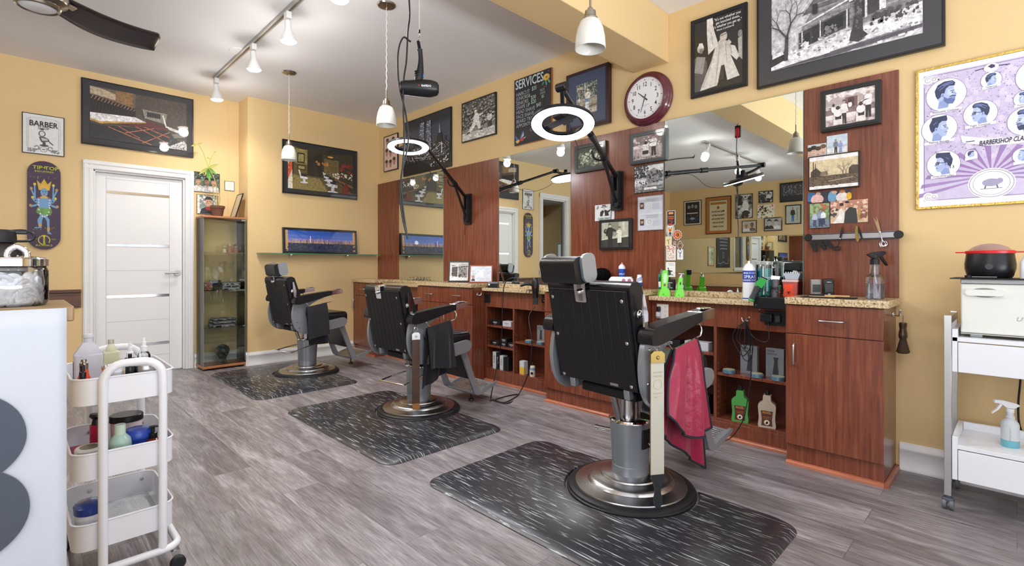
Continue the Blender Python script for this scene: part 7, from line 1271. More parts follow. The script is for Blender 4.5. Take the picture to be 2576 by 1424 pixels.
# -- photo frames on the third worktop
def desk_frame(px0, px1, py0, py1, fw_, fc_, els, W, label, lean, rough_=.4, dx=0):
    p = onX((px0+px1)/2, py1, 3.17); s = mpp(p); w = (px1-px0)*s*1.03; h = (py1-py0)*s; t = thing('desk_photo_frame', label, 'photo frame', (p[0], p[1], ZA+.002), -48, 'photo frames on the worktop'); M = Rx(-lean)
    vs_ = []; 
    for e, y in ((0, 0), (fw_, 0), (fw_, -.014), (0, -.014)): vs_ += [(-w/2+e, y, e), (w/2-e, y, e), (w/2-e, y, h-e), (-w/2+e, y, h-e)]
    MB().xf(M).add(vs_, [(r1*4+k, r1*4+(k+1) % 4, ((r1+1) % 4)*4+(k+1) % 4, ((r1+1) % 4)*4+k) for r1 in range(4) for k in range(4)]).build('frame', mat('frame_'+fc_+'d', fc_, rough=rough_, coat=.3), t, bevel=.002)
    MB().xf(M).box(-w/2+fw_-.001, w/2-fw_+.001, -.010, -.002, fw_-.001, h-fw_+.001).build('backing', M_paper, t); a_ = art(t, 'print', -w/2+fw_, w/2-fw_, fw_, h-fw_, -.0105, els, W, P_soft, .0001); a_.matrix_local = M
    MB().xf(T(0, h*.42, -.0015) @ Rx(20)).box(-.015, .015, .0, .004, .0, h*.6).build('easel_leg', M_black, t)
desk_frame(1128, 1180, 659, 713, .014, '17171B', [('C9C5C2', 'r', 0, 0, .85, 1), ('E8E6E4', 'r', 0, 0, .85, .25), ('4A4644', 'p', [(.1, .25), (.35, .2), (.35, .8), (.1, .85)]), ('8A8684', 'p', [(.4, .22), (.8, .15), (.8, .9), (.4, .85)]), ('2E2C2A', 's', .1, .2, .8, .85, 40, .05), ('DAD8D6', 'l', [(0, .75), (.85, .85)], .04), ('DAD8D6', 'l', [(.37, .1), (.38, .9)], .03)], .85, 'black framed storefront photograph standing on the worktop', 14)
desk_frame(1181, 1238, 668, 714, .011, '9A5230', [('D6DCE8', 'r', 0, 0, 1.3, 1), ('B98A74', 'e', .17, .32, .09, .14), ('C8CCD2', 'e', .17, .46, .1, .07), ('2A2A34', 'p', [(.05, .04), (.3, .04), (.26, .18), (.1, .18)]), ('EDEFF2', 'e', .65, .5, .18, .22), ('A8B0BE', 'l', [(.35, .86), (1.2, .86)], .015), ('A8B0BE', 'l', [(.45, .78), (1.1, .78)], .012), ('A8B0BE', 'l', [(.9, .5), (1.22, .5)], .012), ('A8B0BE', 'l', [(.4, .2), (1.2, .2)], .012)], 1.3, 'orange wood framed licence with a small portrait, right of the storefront photo', 16)
for k in range(5):
    t = thing('wire_hook', 'black wire hook in the tangled pile before the far mirror', 'hook', (3.27-.01*(k % 2), 4.98-.07*k, ZR+.034), -60+k*25, 'black wire hooks')
    MB().tube([(-.04, 0, .002), (-.02, .01, .003), (.0, .0, .004), (.015, -.01, .02), (.02, -.01, .034), (.01, -.008, .04), (.0, -.005, .034)], .0018, 6, smooth=4).build('wire', M_blackm, t); MB().tube([(.0, 0, .003), (.02, .02, .003), (.045, .012, .008), (.05, 0, .03)], .0018, 6, smooth=3).build('prong', M_blackm, t)
# -- recessed counter 2: cassette box, dryer in its holder
t = thing('card_box', 'black wire box packed with cards on the counter under the middle mirror', 'box', (3.17, 3.44, ZR), -60); bx(t, 'box', M_black, -.045, .05, -.03, .03, 0, .04, bevel=.002); b = MB()
for k in range(22): b.box(-.04+k*.004, -.0375+k*.004, -.025, .025, .03, .052+.004*math.sin(k))
b.build('cards', mat('pale_cards', '9AA0AC', rough=.5), t); lth(t, 'badge', M_whb, [(0, -.032), (.009, -.032), (.009, -.03)], 16, (-.03, 0, .03), 'y')
p = onX(1348, 690, 3.07); t = thing('hair_dryer', 'black hair dryer hooked nose down on the counter edge under the middle mirror', 'hair dryer', (3.065, p[1], ZR-.06), -60)
lth(t, 'barrel', M_black, [(0, .165), (.020, .165), (.024, .16), (.03, .13), (.033, .10), (.03, .07), (.024, .045), (.0215, .03), (.0215, .0), (0, .0)], 32); b = MB()
MB().prism([(-.018, .0), (.018, .0), (.022, -.055), (-.022, -.055)], -.009, .009, plane='xz').build('nozzle', M_black, t, bevel=.004)
MB().tube([(-.02, 0, .105), (-.05, 0, .112), (-.09, 0, .11), (-.125, 0, .098)], lambda s_: .0145-.004*s_, 14, smooth=5).build('handle', M_black, t)
b = MB(); 
for k in range(5): b.lathe([(.02, .165+.0), (.019, .1665), (.0, .1665)], 24); break
b.build('air_intake', MATS['grille_grey'], t); text(t, MATS['red_ink'], [('*', .006, .07, .03, 'CENTER', 1, 0, .02)], y=-.034, name='red_mark')
t = thing('dryer_bracket', 'black wire dryer holder clamped to the counter edge', 'holder', (3.085, 2.86, ZR), -90)
b = MB()
for x in (-.05, -.015, .02, .05): b.tube([(x, -.005, .002), (x, -.02, .0), (x+.005, -.028, -.012), (x+.002, -.024, -.03)], .0022, 6, smooth=3)
b.box(-.06, .06, -.004, .02, .0008, .004); b.build('wire_hooks', M_black, t)
t = thing('dryer_power_cord', 'black cord looping from the hooked hair dryer down to the floor', 'cord', (0, 0, 0))
q = [Vector(onX(1313, 702, 3.03)), Vector(onX(1285, 700, 3.0)), Vector(onX(1268, 720, 2.98)), Vector(onX(1264, 780, 2.97)), Vector(onX(1262, 850, 2.96)), Vector(onX(1250, 920, 2.94)), Vector(onZ(1235, 1000, .03)), Vector(onZ(1240, 1006, .006)), Vector(onZ(1270, 1012, .006)), Vector(onZ(1298, 998, .006)), Vector(onZ(1300, 992, .006)), Vector(onZ(1262, 1000, .006)), Vector(onZ(1245, 1008, .012)), Vector(onZ(1280, 1014, .006)), Vector(onZ(1305, 992, .006)), Vector(onX(1330, 935, 3.0)), Vector(onX(1338, 860, 3.03)), Vector(onX(1330, 800, 3.06)), Vector(onX(1345, 772, 3.11))]
MB().tube(q, .0042, 8, smooth=8).build('cord', M_black, t)
def outlet(px, py, x, w, h, m, label, n=2, cat='outlet'):
    a = onX(px, py, x); t = thing('wall_outlet', label, cat, (XS-.0005, a[1], a[2]), -90); bx(t, 'cover_plate', m, -w/2, w/2, -.01, 0, -h/2, h/2, bevel=.002)
    b = MB()
    for k in range(n):
        for j in (0, 1):
            xx, zz = (-w/4+j*w/2), (h*.28-k*h*.56/(max(1, n-1)))
            for dx in (-.004, .004): b.box(xx+dx-.0008, xx+dx+.0008, -.0106, -.01, zz, zz+.007)
            b.box(xx-.0015, xx+.0015, -.0106, -.01, zz-.006, zz-.003)
    b.build('sockets', K_ if m is not M_black else mat('grille_grey', '3A3A3E'), t); return t
outlet(1227, 750, XS, .075, .075, M_black, 'black double outlet on the rail under the middle mirror')
t = outlet(1668, 783, XS, .085, .10, mat('beige_outlet', 'D8D4CC', rough=.4), 'beige six way outlet on the rail under the large mirror', 3)
for k, (x, z, c) in enumerate(((-.022, .016, M_black), (-.024, -.022, mat('light_grey_plastic', 'C6CAD2', rough=.35)))): bx(t, 'plug', c, x-.012, x+.012, -.035, -.0105, z-.016, z+.016, bevel=.004)
a = onX(1945, 800, XS); t = thing('power_adapter', 'black power adapter and plug on the rail below the charging tray', 'power adapter', (XS-.0005, .975, a[2]), -90)
bx(t, 'socket_plate', M_blackm, -.07, .06, -.008, 0, -.042, .042, bevel=.002); bx(t, 'adapter_block', M_black, -.085, -.02, -.045, -.0085, -.022, .026, bevel=.004); bx(t, 'plug', mat('charcoal_grip', '2E3236'), -.008, .022, -.035, -.0085, -.022, .02, bevel=.004)
MB().tube([(-.07, -.03, .026), (-.095, -.03, .04), (-.07, -.02, .062), (-.03, -.01, .064), (0, -.01, .045)], .002, 6, smooth=4).build('adapter_lead', M_black, t)
t = thing('dryer_plug', 'black plug with coloured buttons on the rail below the hooked hair dryer', 'plug', (XS-.0005, 2.76, .78), -90); bx(t, 'plug', M_black, -.025, .03, -.03, -.001, -.016, .016, bevel=.004)
b = MB(); b.box(-.008, -.002, -.0315, -.03, .0, .006); b.build('red_button', mat('red_plastic', 'B5202C'), t); b = MB(); b.box(.002, .008, -.0315, -.03, .0, .006); b.build('yellow_button', mat('yellow_plastic', 'D8C23A'), t); bx(t, 'adapter', M_black, -.01, .035, -.04, -.001, .022, .06, bevel=.004)
a = onX(1880, 806, XS); coat_hook(XS-.0005, a[1], a[2], -90, 'chrome hook on the rail carrying the black cord bundle')
t = thing('cord_bundle', 'bundle of black cords looped over the hook under the large mirror', 'cord', (XS-.03, a[1], a[2]), -90)
b = MB()
for k, (w1, w2, ln) in enumerate(((-.075, .03, .21), (-.05, .012, .17), (-.03, .045, .235), (.0, .03, .19))): b.tube([(-.004, -.004*k, -.004), (w1*.7, -.004*k, -.05), (w1, -.004*k, -.11), (w1*.5, -.004*k, -ln+.02), ((w1+w2)/2+.015, -.004*k, -ln), (w2, -.004*k, -ln*.7), (w2*.6, -.004*k, -.06), (.004, -.004*k, -.004)], .0028, 7, smooth=6)
b.tube([(.006, 0, -.004), (.035, 0, -.08), (.09, -.0, -.115), (.13, .0, -.10), (.125, .01, -.02), (.12, .02, .03)], .0028, 7, smooth=6); b.build('cords', M_black, t)
t = thing('power_lead', 'thin black lead running down across the open shelves to the floor', 'cord', (0, 0, 0))
MB().tube([Vector(onX(1893, 870, 3.06)), Vector(onX(1888, 960, 3.05)), Vector(onX(1880, 1010, 3.04)), Vector(onX(1868, 1060, 3.02)), Vector(onZ(1835, 1104, .03)), Vector(onZ(1795, 1110, .005))], .003, 7, smooth=8).build('lead', M_black, t)
hb = onX(1630, 790, 3.03); t = thing('clipper_holster', 'black plastic holster hanging at the side of the deep cabinet', 'holster', (3.03, YB[2]-.012, hb[2]), 0)
MB().prism([(-.012, .03), (.0, .034), (.018, .03), (.02, .02), (.006, .01), (.004, -.03), (.02, -.06), (.018, -.075), (-.012, -.08), (-.016, -.03), (-.008, .0)], -.010, .010, plane='xz').build('holster', M_black, t, bevel=.003); lth(t, 'screw', M_chrome, [(0, -.012), (.004, -.0115), (.004, -.01)], 10, (0, 0, .028), 'y')
hk2 = onY(1201, 741, YB[4]); coat_hook(hk2[0], YB[4]+.001, hk2[2], 0, 'chrome hook on the side of the cabinet left of the black outlet')
# -- shelf goods
M_boxk = mat('black_carton', '1A1A1D', rough=.45); M_boxw = mat('pale_carton', 'C9CCD2', rough=.45); M_boxg = mat('silver_carton', '8E9298', rough=.3, metal=.3)
def carton(y, z, w, h, d, m, label, txt=None, tm=None, x=XS+.03, sz=.4, grp='boxes on the open shelves', vert=False):
    t = thing('product_box', label, 'box', (x, y, z+.0003), -90, grp); bx(t, 'carton', m, -w/2, w/2, 0, d, 0, h, bevel=.0008)
    if txt:
        if vert: o = text(t, tm, [(txt, 0, 0, w*.5, 'CENTER', 1, 0, .012)], y=-.0004); o.rotation_euler = (0, math.radians(90), 0); o.location = (-w*.18, 0, h*.55)
        else: text(t, tm, [(txt, 0, h*.45, h*sz, 'CENTER', 1, 0, .012), ('SERIES', 0, h*.2, h*.14, 'CENTER', 1.6)], y=-.0004)
    return t
z1, z2, z3 = .522, .335, .118
carton(3.415, z1, .12, .042, .07, M_boxk, 'black FORTE box on the top shelf under the middle mirror', 'FORTE', W_); carton(3.26, z1, .11, .045, .07, M_boxw, 'pale grey FORTE box beside the black one on the top shelf', 'FORTE', K_)
carton(3.42, z2, .12, .04, .07, M_boxk, 'black FORTE box at the left end of the second shelf', 'FORTE', W_, sz=.38); carton(3.30, z2, .07, .036, .07, M_boxk, 'black FORTE box under another on the second shelf', 'FORTE', W_, sz=.38); carton(3.30, z2+.037, .078, .038, .07, M_boxk, 'black FORTE box stacked on top on the second shelf', 'FORTE', W_, sz=.38); carton(3.20, z2, .095, .042, .07, M_boxk, 'black FORTE box at the right end of the second shelf', 'FORTE', W_, sz=.4)
for k, (y, w, h, m, tm, lb) in enumerate(((3.425, .045, .155, M_boxw, K_, 'tall pale FORTE box standing leftmost on the bottom shelf'), (3.378, .04, .15, M_boxk, W_, 'tall black FORTE box beside the tall pale one'), (3.33, .042, .13, M_boxw, K_, 'shorter pale FORTE box leaning in the row of tall boxes'), (3.285, .03, .12, M_boxk, None, 'plain black box right of the shorter pale box'), (3.25, .03, .12, M_boxk, None, 'plain black box at the end of the row of tall boxes'), (3.165, .018, .10, M_boxk, W_, 'thin black box beside the shelf divider'))):
    carton(y, z3, w, h, .06, m, lb, 'FORTE' if tm else None, tm, vert=True)
t = carton(2.90, .405, .085, .15, .03, M_boxg, 'silver GHOST trimmer box on the right shelf under the middle mirror', None, x=XS+.09); text(t, K_, [('TPOB', -.035, .13, .014, 'LEFT', 1, 0, .01), ('GHOST', -.035, .116, .012, 'LEFT', 1, 0, .01)], y=-.0004); MB().prism([(-.012, .03), (.016, .03), (.013, .1), (.02, .112), (-.012, .112), (-.006, .1)], -.0004, -.0008, plane='xz').build('trimmer_print', mat('grille_grey', '3A3A3E'), t)
def tin(y, z, label, x=XS+.035):
    t = thing('pomade_tin', label, 'tin', (x, y, z+.0003), 0, 'blue pomade tins'); lth(t, 'tin_body', mat('tin_blue', '6E94AC', rough=.25, metal=.4), [(0, 0), (.036, 0), (.037, .001), (.037, .012), (.0385, .013), (.0385, .015), (.037, .016), (.037, .021), (.035, .023), (0, .023)], 32); lth(t, 'tin_top', mat('tin_cream', 'C9C4A0', rough=.3, metal=.2), [(0, .0234), (.033, .0234), (.033, .023)], 32)
tin(2.985, .405, 'blue pomade tin left on the shelf under the middle mirror'); tin(2.85, .405, 'blue pomade tin before the silver trimmer box under the middle mirror')
for y, lb in ((1.27, 'blue pomade tin at the left of the nearest open shelf'), (1.105, 'middle blue pomade tin on the nearest open shelf, beside the cords'), (.985, 'blue pomade tin at the right of the nearest open shelf')): tin(y, .405, lb)
for y, lb in ((1.17, 'left silver GHOST trimmer box behind the pomade tins'), (1.02, 'right silver GHOST trimmer box behind the pomade tins')):
    t = carton(y, .405, .10, .175, .035, M_boxg, lb, None, x=XS+.085); text(t, K_, [('TPOB', -.042, .152, .016, 'LEFT', 1, 0, .01), ('GHOSTX.', -.042, .136, .013, 'LEFT', 1, 0, .01)], y=-.0004); MB().prism([(-.012, .02), (.022, .02), (.016, .1), (.022, .122), (-.008, .122), (-.002, .1)], -.0004, -.0008, plane='xz').build('trimmer_print', mat('grille_grey', '3A3A3E'), t)
t = carton(3.07, .118, .055, .115, .05, M_boxw, 'white and yellow carton on the bottom shelf under the middle mirror'); bx(t, 'yellow_half', mat('yellow_carton', 'E0B440', rough=.5), -.0277, .0277, -.0004, .02, .002, .062)
t = thing('lotion_bottle', 'cream bottle with black nozzle beside the white and yellow carton', 'bottle', (XS+.04, 2.95, .1183), -60); lth(t, 'bottle', mat('cream_plastic', 'DCD6C6', rough=.35), [(0, 0), (.024, 0), (.025, .08), (.02, .09), (.012, .094), (0, .094)], 24); lth(t, 'nozzle', M_black, [(0, .093), (.012, .093), (.01, .105), (.005, .125), (0, .126)], 16); lth(t, 'label', mat('pale_blue_label', '8A9AC0'), [(.0254, .055), (.0254, .075)], 24); lth(t, 'round_mark', K_, [(0, -.0262), (.012, -.0262), (.012, -.0255)], 16, (0, 0, .03), 'y')
carton(1.68, .522, .17, .05, .07, M_boxk, 'wide black FORTE box half hidden by the crimson cape', 'FORTE', W_, sz=.45); carton(1.48, .522, .16, .055, .07, M_boxw, 'pale FORTE box right of the crimson cape', 'FORTE', K_, sz=.4)
carton(1.45, .335, .10, .045, .07, M_boxk, 'black box on the second shelf behind the crimson cape'); carton(1.42, .118, .05, .12, .06, M_boxk, 'upright black box at the bottom right of the near shelf column')
def shampoo(y, m, c2, label):
    t = thing('shampoo_bottle', label, 'bottle', (XS+.035, y, .1183), -78, 'large shampoo bottles')
    pr = [(q0, q1*1.16) for q0, q1 in [(-.045, 0), (.045, 0), (.048, .012), (.043, .05), (.048, .105), (.045, .118), (.022, .135), (.02, .165), (-.02, .165), (-.022, .135), (-.045, .118), (-.048, .105), (-.043, .05), (-.048, .012)]]
    MB().prism(pr, -.024, .024, plane='xz').build('bottle', m, t, bevel=.009, seg=4)
    MB().prism([(-.03, .012), (.03, .012), (.027, .05), (.032, .10), (-.032, .10), (-.027, .05)], -.0245, -.0241, plane='xz').build('label', mat('label_maroon', '5A2C22', rough=.5), t)
    text(t, mat('ochre_ink', 'D89A4A'), [('REUZEL', 0, .084, .016, 'CENTER', .85, 0, .015), ('SCRUB SHAMPOO', 0, .062, .006, 'CENTER', .9), ('SHAMPOOING', 0, .053, .006, 'CENTER', .9)], y=-.0249)
    b = MB().lathe([(0, -.0252), (.015, -.0252), (.015, -.0245)], 24, (0, 0, .032), 'y'); o = b.build('round_mark', mat('cream_ink', 'E6D8B8'), t); MB().prism([(-.008, .026), (.0, .022), (.008, .03), (.006, .036), (.0, .040), (-.004, .034)], -.0253, -.0257, plane='xz').build('mark_figure', K_, o)
    lth(t, 'cap', M_black, [(0, .190), (.013, .191), (.014, .196), (.013, .216), (.009, .219), (0, .219)], 20)
shampoo(1.20, mat('bright_green_plastic', '4E9A4A', rough=.3, coat=.3), None, 'large green shampoo bottle on the bottom of the nearest open shelf'); shampoo(1.045, mat('taupe_plastic', 'B8AC98', rough=.3, coat=.3), None, 'large beige shampoo bottle on the bottom of the nearest open shelf')
# ------------------------------------------------------------------ reception counter with banner, bottom left
yb, xr_, zc = 1.77, .103, .97
def fx_(px, y): return onY(px, 700, y)[0]
t = thing('reception_counter', 'reception counter with oak top behind the white banner at the lower left', 'counter', (-.9, yb+.19, 0))
bx(t, 'body', mat('counter_board', 'C9A468', rough=.5), -.98, .985, -.165, .165, 0, zc-.041, bevel=.003); bx(t, 'counter_top', ramp_mat('oak_top', [(.3, '8E734A'), (.7, 'A68A5E')], rough=.4, scale=(1, 8, 8), nscale=6), -.98, xr_+.9+.012, -.186, .17, zc-.04, zc, bevel=.004)
t = thing('white_banner', 'white fabric banner with a large dark numeral 8 on the counter front', 'banner', (0, yb-.0, 0))
M_ban = mat('banner_cloth', 'C4CAD5', rough=.75, bump=.25, bscale=9)
b = MB(); b.grid(lambda u, v: (-1.6+u*(1.6+xr_-.004), -.006-.002*math.sin(u*30+v*4), .02+v*(zc-.023)), 80, 20); b.build('banner_cloth', M_ban, t, solid=.003)
cu = bpy.data.curves.new('t', 'FONT'); cu.body = '8'; cu.size = 1.0; cu.align_x = 'RIGHT'; cu.offset = .012; o = bpy.data.objects.new('t', cu); me = bpy.data.meshes.new_from_object(o)
z_t = onY(30, 972, yb)[2]; z_b = onY(30, 1398, yb)[2]; x_r = onY(75, 1080, yb)[0]
vx = [v.co.x for v in me.vertices]; vy = [v.co.y for v in me.vertices]; ky = (z_t-z_b)/(max(vy)-min(vy))
b = MB(); b.add([(x_r+(v.co.x-max(vx))*ky*1.0, -.0125, z_b+(v.co.y-min(vy))*ky) for v in me.vertices], [list(q.vertices) for q in me.polygons]); b.build('numeral', mat('slate_print', '4A515E', rough=.7), t, flat=True)
bpy.data.objects.remove(o); bpy.data.curves.remove(cu); bpy.data.meshes.remove(me)
# jar of cotton rings
jx, jy = fx_(28, 1.9), 1.90; s = mpp((jx, jy)); rj = 70*s
t = thing('cotton_jar', 'glass jar with chrome lid full of cotton rings on the reception counter', 'jar', (jx, jy, zc), 0)
zj = lambda py: onY(36, py, jy)[2]-zc
lth(t, 'jar_glass', M_clearp, [(0, .002), (rj*.93, .002), (rj, .012), (rj, zj(682)), (rj*.95, zj(672)), (rj*.9, zj(668))], 48)
lth(t, 'chrome_lid', M_chrome, [(rj*.95, zj(670)), (rj*1.0, zj(669)), (rj*1.01, zj(652)), (rj*.96, zj(648)), (rj*.6, zj(645)), (0, zj(644))], 48)
MB().tube([(-rj*.38+.02, -.0, zj(646)), (-rj*.34+.02, 0, zj(632)), (-.0+.01, 0, zj(620)), (rj*.38, 0, zj(632)), (rj*.42, 0, zj(646))], .0075, 12, smooth=6).build('lid_handle', M_chrome, t)
M_cot = mat('cotton_white', 'F1F1F3', rough=.9); r_ = random.Random(5); cot = None
ringm = None; nring = 0
for k in range(900):
    a, rr, z = r_.random()*2*PI, (rj-.021)*math.sqrt(.55+.45*r_.random()), .014+r_.random()*(zj(690)-.024)
    if nring >= 150: break
    if math.sin(a) > .5: continue
    if ringm is None:
        b = MB()
        b.grid(lambda u, v: ((.0125+.0068*math.cos(v*2*PI))*math.cos(u*2*PI), (.0125+.0068*math.cos(v*2*PI))*math.sin(u*2*PI), .0055*math.sin(v*2*PI)), 18, 8); o = b.build('cotton_ring', M_cot, None, ang=80); ringm = o
    else: o = ringm.copy(); col.objects.link(o)
    o.location = (jx+rr*math.cos(a), jy+rr*math.sin(a), zc+z); o.rotation_euler = (PI/2+(r_.random()-.5)*1.5, 0, a+PI/2+(r_.random()-.5)*1.3); nring += 1
    o['label'] = 'white cotton ring among many inside the chrome lidded jar'; o['category'] = 'cotton ring'; o['group'] = 'cotton rings in the jar'
# water jug with strap behind the jar
bx_, by_ = fx_(0, 2.05), 2.045; t = thing('water_jug', 'black capped water jug with strap behind the cotton jar', 'water bottle', (bx_, by_, zc)); zj2 = lambda py: onY(5, py, by_)[2]-zc
s = mpp((bx_, by_)); lth(t, 'jug', mat('smoky_plastic', '3A3634', rough=.12, trans=.4), [(0, .0), (.055, .001), (.058, .01), (.058, zj2(655)), (.056, zj2(635)), (.042, zj2(618)), (.03, zj2(611)), (0, zj2(610))], 40)
lth(t, 'cap', M_blackm, [(0, zj2(611)), (30*s, zj2(610)), (31*s, zj2(600)), (29*s, zj2(582)), (24*s, zj2(578)), (0, zj2(577))], 32)
MB().tube([(20*s, 0, zj2(580)), (42*s, 0, zj2(578)), (58*s, 0, zj2(584)), (63*s, 0, zj2(594)), (55*s, 0, zj2(604)), (30*s, 0, zj2(606))], .0035, 8, smooth=5).build('strap', M_black, t); bx(t, 'strap_tab', M_black, 22*s, 50*s, -.008, .008, zj2(588), zj2(578), bevel=.003)
# ------------------------------------------------------------------ white three tier cart
cyf = 2.115; M_cart = mat('white_powder_coat', 'E6E8EE', rough=.32, spec=.5)
xl = onY(180, 1000, cyf)[0]; xrr = onY(440, 1000, cyf)[0]; cw = (xrr-xl)/2; cdp = .40
t = thing('utility_cart', 'white three tier metal cart on castors beside the banner', 'cart', ((xl+xrr)/2, cyf+cdp/2, 0)); CX, CY = t.location.x, t.location.y
zt_ = lambda py: onY(420, py, cyf)[2]
tubex0, tubex1 = onY(258, 1000, cyf)[0]-CX, onY(408, 1000, cyf)[0]-CX; ztop = zt_(900)
for nm, y in (('front', -cdp/2-.012), ('rear', cdp/2+.012)):
    MB().tube([(tubex0, y, .085), *[(tubex0+.06-.06*math.cos(q*PI/16), y, ztop-.06+.06*math.sin(q*PI/16)) for q in range(9)], *[(tubex1-.06+.06*math.sin(q*PI/16), y, ztop-.06+.06*math.cos(q*PI/16)) for q in range(9)], (tubex1, y, .085)], .0132, 16).build('handle_frame', M_cart, t)
MB().tube([(x, y, .085) for x, y in rrect(-cw-.012, cw+.012, -cdp/2-.016, cdp/2+.016, .05, 6)], .0125, 14, closed=True).build('base_frame', M_cart, t)
tiers = []
for k, (pt, pb) in enumerate(((945, 1010), (1118, 1180), (1280, 1345))):
    z1, z0 = zt_(pt-14), zt_(pb+8); z0 = z1-.085; out = rrect(-cw, cw, -cdp/2, cdp/2, .045, 7); inn = rrect(-cw+.0025, cw-.0025, -cdp/2+.0025, cdp/2-.0025, .043, 7); n = len(out)
    rise = lambda x, y: .024*max(0, 1-abs(abs(x)-cw)/.05)*0+(.030 if abs(abs(x)-cw) < .02 and abs(y) < cdp/2-.03 else 0)*0
    b = MB(); b.add([(x, y, z0) for x, y in out]+[(x, y, z1) for x, y in out]+[(x, y, z1) for x, y in inn]+[(x, y, z0+.003) for x, y in inn], [tuple(range(n-1, -1, -1))]+[(i, (i+1) % n, n+(i+1) % n, n+i) for i in range(n)]+[(n+i, n+(i+1) % n, 2*n+(i+1) % n, 2*n+i) for i in range(n)]+[(2*n+i, 2*n+(i+1) % n, 3*n+(i+1) % n, 3*n+i) for i in range(n)]+[tuple(range(3*n, 4*n))])
    o = b.build('basket', M_cart, t, ang=50); MB().tube([(x, y, z1) for x, y in out], .0035, 8, closed=True).build('basket_rim', M_cart, o)
    q = MB(); q.box(-cw+.02, cw-.02, -cdp/2+.02, cdp/2-.02, z0+.0032, z0+.0042)
    mm = ramp_mat('mesh_floor', [(.4, 'A8ACB2'), (.6, 'D0D3D8')], rough=.4, scale=(1, 1, 1), nscale=260, detail=0); q.build('mesh_floor', mm, o); tiers.append((z0+.0045, z1))
    for x in (tubex0, tubex1):
        lth(o, 'rivet', M_steel, [(0, -.0045), (.006, -.003), (.007, 0)], 12, (x, cdp/2-.003, z0+.055), 'y')
for x in (-cw, cw):
    for y in (-cdp/2, cdp/2):
        q = MB(); q.cyl((x, y, .08), (x, y, .066), .012); q.prism([(-.014, .068), (.014, .068), (.018, .03), (.008, .022), (-.004, .03)], -.013, -.011, plane='xz') if 0 else None
        cst = q.build('castor', M_steel, t); MB().xf(T(x, y, 0)).prism([(-.014, .068), (.014, .068), (.012, .02), (.002, .02)], -.014, .014, plane='xz').build('castor_fork', M_steel, cst, bevel=.002)
        lth(cst, 'wheel', M_rubber, [(0, -.009), (.008, -.011), (.021, -.010), (.0245, -.006), (.0245, .006), (.021, .010), (.008, .011), (0, .009)], 28, (x+.006, y-.016*(1 if y < 0 else -1), .0245), 'y')
def cart_item(name, label, cat, px, dy, tier, rz=CAMRZ+45):
    y = CY+dy; x = onY(px, 1000, y)[0]; x = min(max(x, CX-cw+.03), CX+cw-.03); return thing(name, label, cat, (x, y, tiers[tier][0]+.0005), rz)
# top tier
t = cart_item('alcohol_bottle', 'large translucent white square shouldered bottle, leftmost at the back of the cart', 'bottle', 222, .02, 0)
H0 = .205; bx(t, 'bottle', mat('milky_plastic', 'D9DCE8', rough=.35, trans=.15), -.040, .040, -.026, .026, 0, H0*.66, bevel=.006, seg=3); MB().prism([(-.040, H0*.655), (.040, H0*.655), (.014, H0*.86), (-.014, H0*.86)], -.016, .016, plane='xz').build('shoulder', MATS['milky_plastic'], t, bevel=.005); lth(t, 'neck', MATS['milky_plastic'], [(0, H0*.85), (.013, H0*.85), (.013, H0*.93), (.0155, H0*.94), (.0155, H0*.97), (.013, H0), (0, H0)], 20); bx(t, 'ingredients_label', mat('label_brown', '6A3A2A'), -.0405, -.040, -.018, .018, .02, .11)
def pump(t, r, h, mb, mc, spray=True, hh=.05):
    lth(t, 'bottle', mb, [(0, 0), (r*.95, 0), (r, .004), (r, h*.85), (r*.8, h*.95), (r*.5, h), (0, h)], 24); lth(t, 'pump', mc, [(0, h-.002), (r*.55, h-.002), (r*.55, h+hh*.35), (r*.36, h+hh*.4), (r*.34, h+hh*.7), (r*.22, h+hh*.72), (r*.24, h+hh), (0, h+hh)], 20)
t = cart_item('oil_bottle', 'pale yellow square bottle with frosted cap beside the large white bottle', 'bottle', 279, .03, 0); bx(t, 'bottle', mat('pale_yellow_plastic', 'DCDDBE', rough=.3, trans=.15), -.026, .026, -.02, .02, 0, .135, bevel=.006); lth(t, 'neck', MATS['pale_yellow_plastic'], [(0, .133), (.015, .134), (.014, .15), (.010, .155), (.009, .162), (0, .162)], 20); lth(t, 'cap', mat('frosted_cap', 'C9C8BC', rough=.2, trans=.4), [(.009, .155), (.009, .178), (0, .179)], 16)
for px, dy, h, lb in ((327, .04, .105, 'clear bottle with white spray top near the middle of the cart'), (362, .09, .115, 'clear bottle with white spray top at the right rear of the cart'), (352, .03, .075, 'small white spray bottle behind the front handle tube')): pump(cart_item('spray_bottle', lb, 'bottle', px, dy, 0), .021 if h > .09 else .012, h, M_clearp if h > .09 else M_whb, M_whb, hh=.052)
t = cart_item('cream_bottle', 'pale orange cream bottle behind the black pump', 'bottle', 316, -.03, 0); pump(t, .013, .075, mat('pale_orange', 'E2C28E', rough=.4), M_whb, hh=.02)
t = cart_item('red_dropper_bottle', 'orange red bottle with metal cap at the front left of the cart', 'bottle', 211, -.15, 0); t.scale = (1.1, 1.1, 1.28); lth(t, 'bottle', mat('orange_red_plastic', 'D8442A', rough=.3, coat=.3), [(0, 0), (.019, 0), (.02, .05), (.012, .07), (.010, .085), (0, .085)], 24); lth(t, 'cap', M_nickel, [(0, .084), (.0105, .084), (.0105, .1), (.007, .104), (.007, .109), (0, .109)], 20)
t = cart_item('black_dropper', 'small black dropper bottle, frontmost at the left corner of the cart', 'bottle', 194, -.16, 0); t.scale = (1.1, 1.1, 1.28); lth(t, 'bottle', M_black, [(0, 0), (.010, 0), (.010, .06), (.0085, .062), (.0085, .078), (.0055, .08), (.006, .095), (0, .1)], 20)
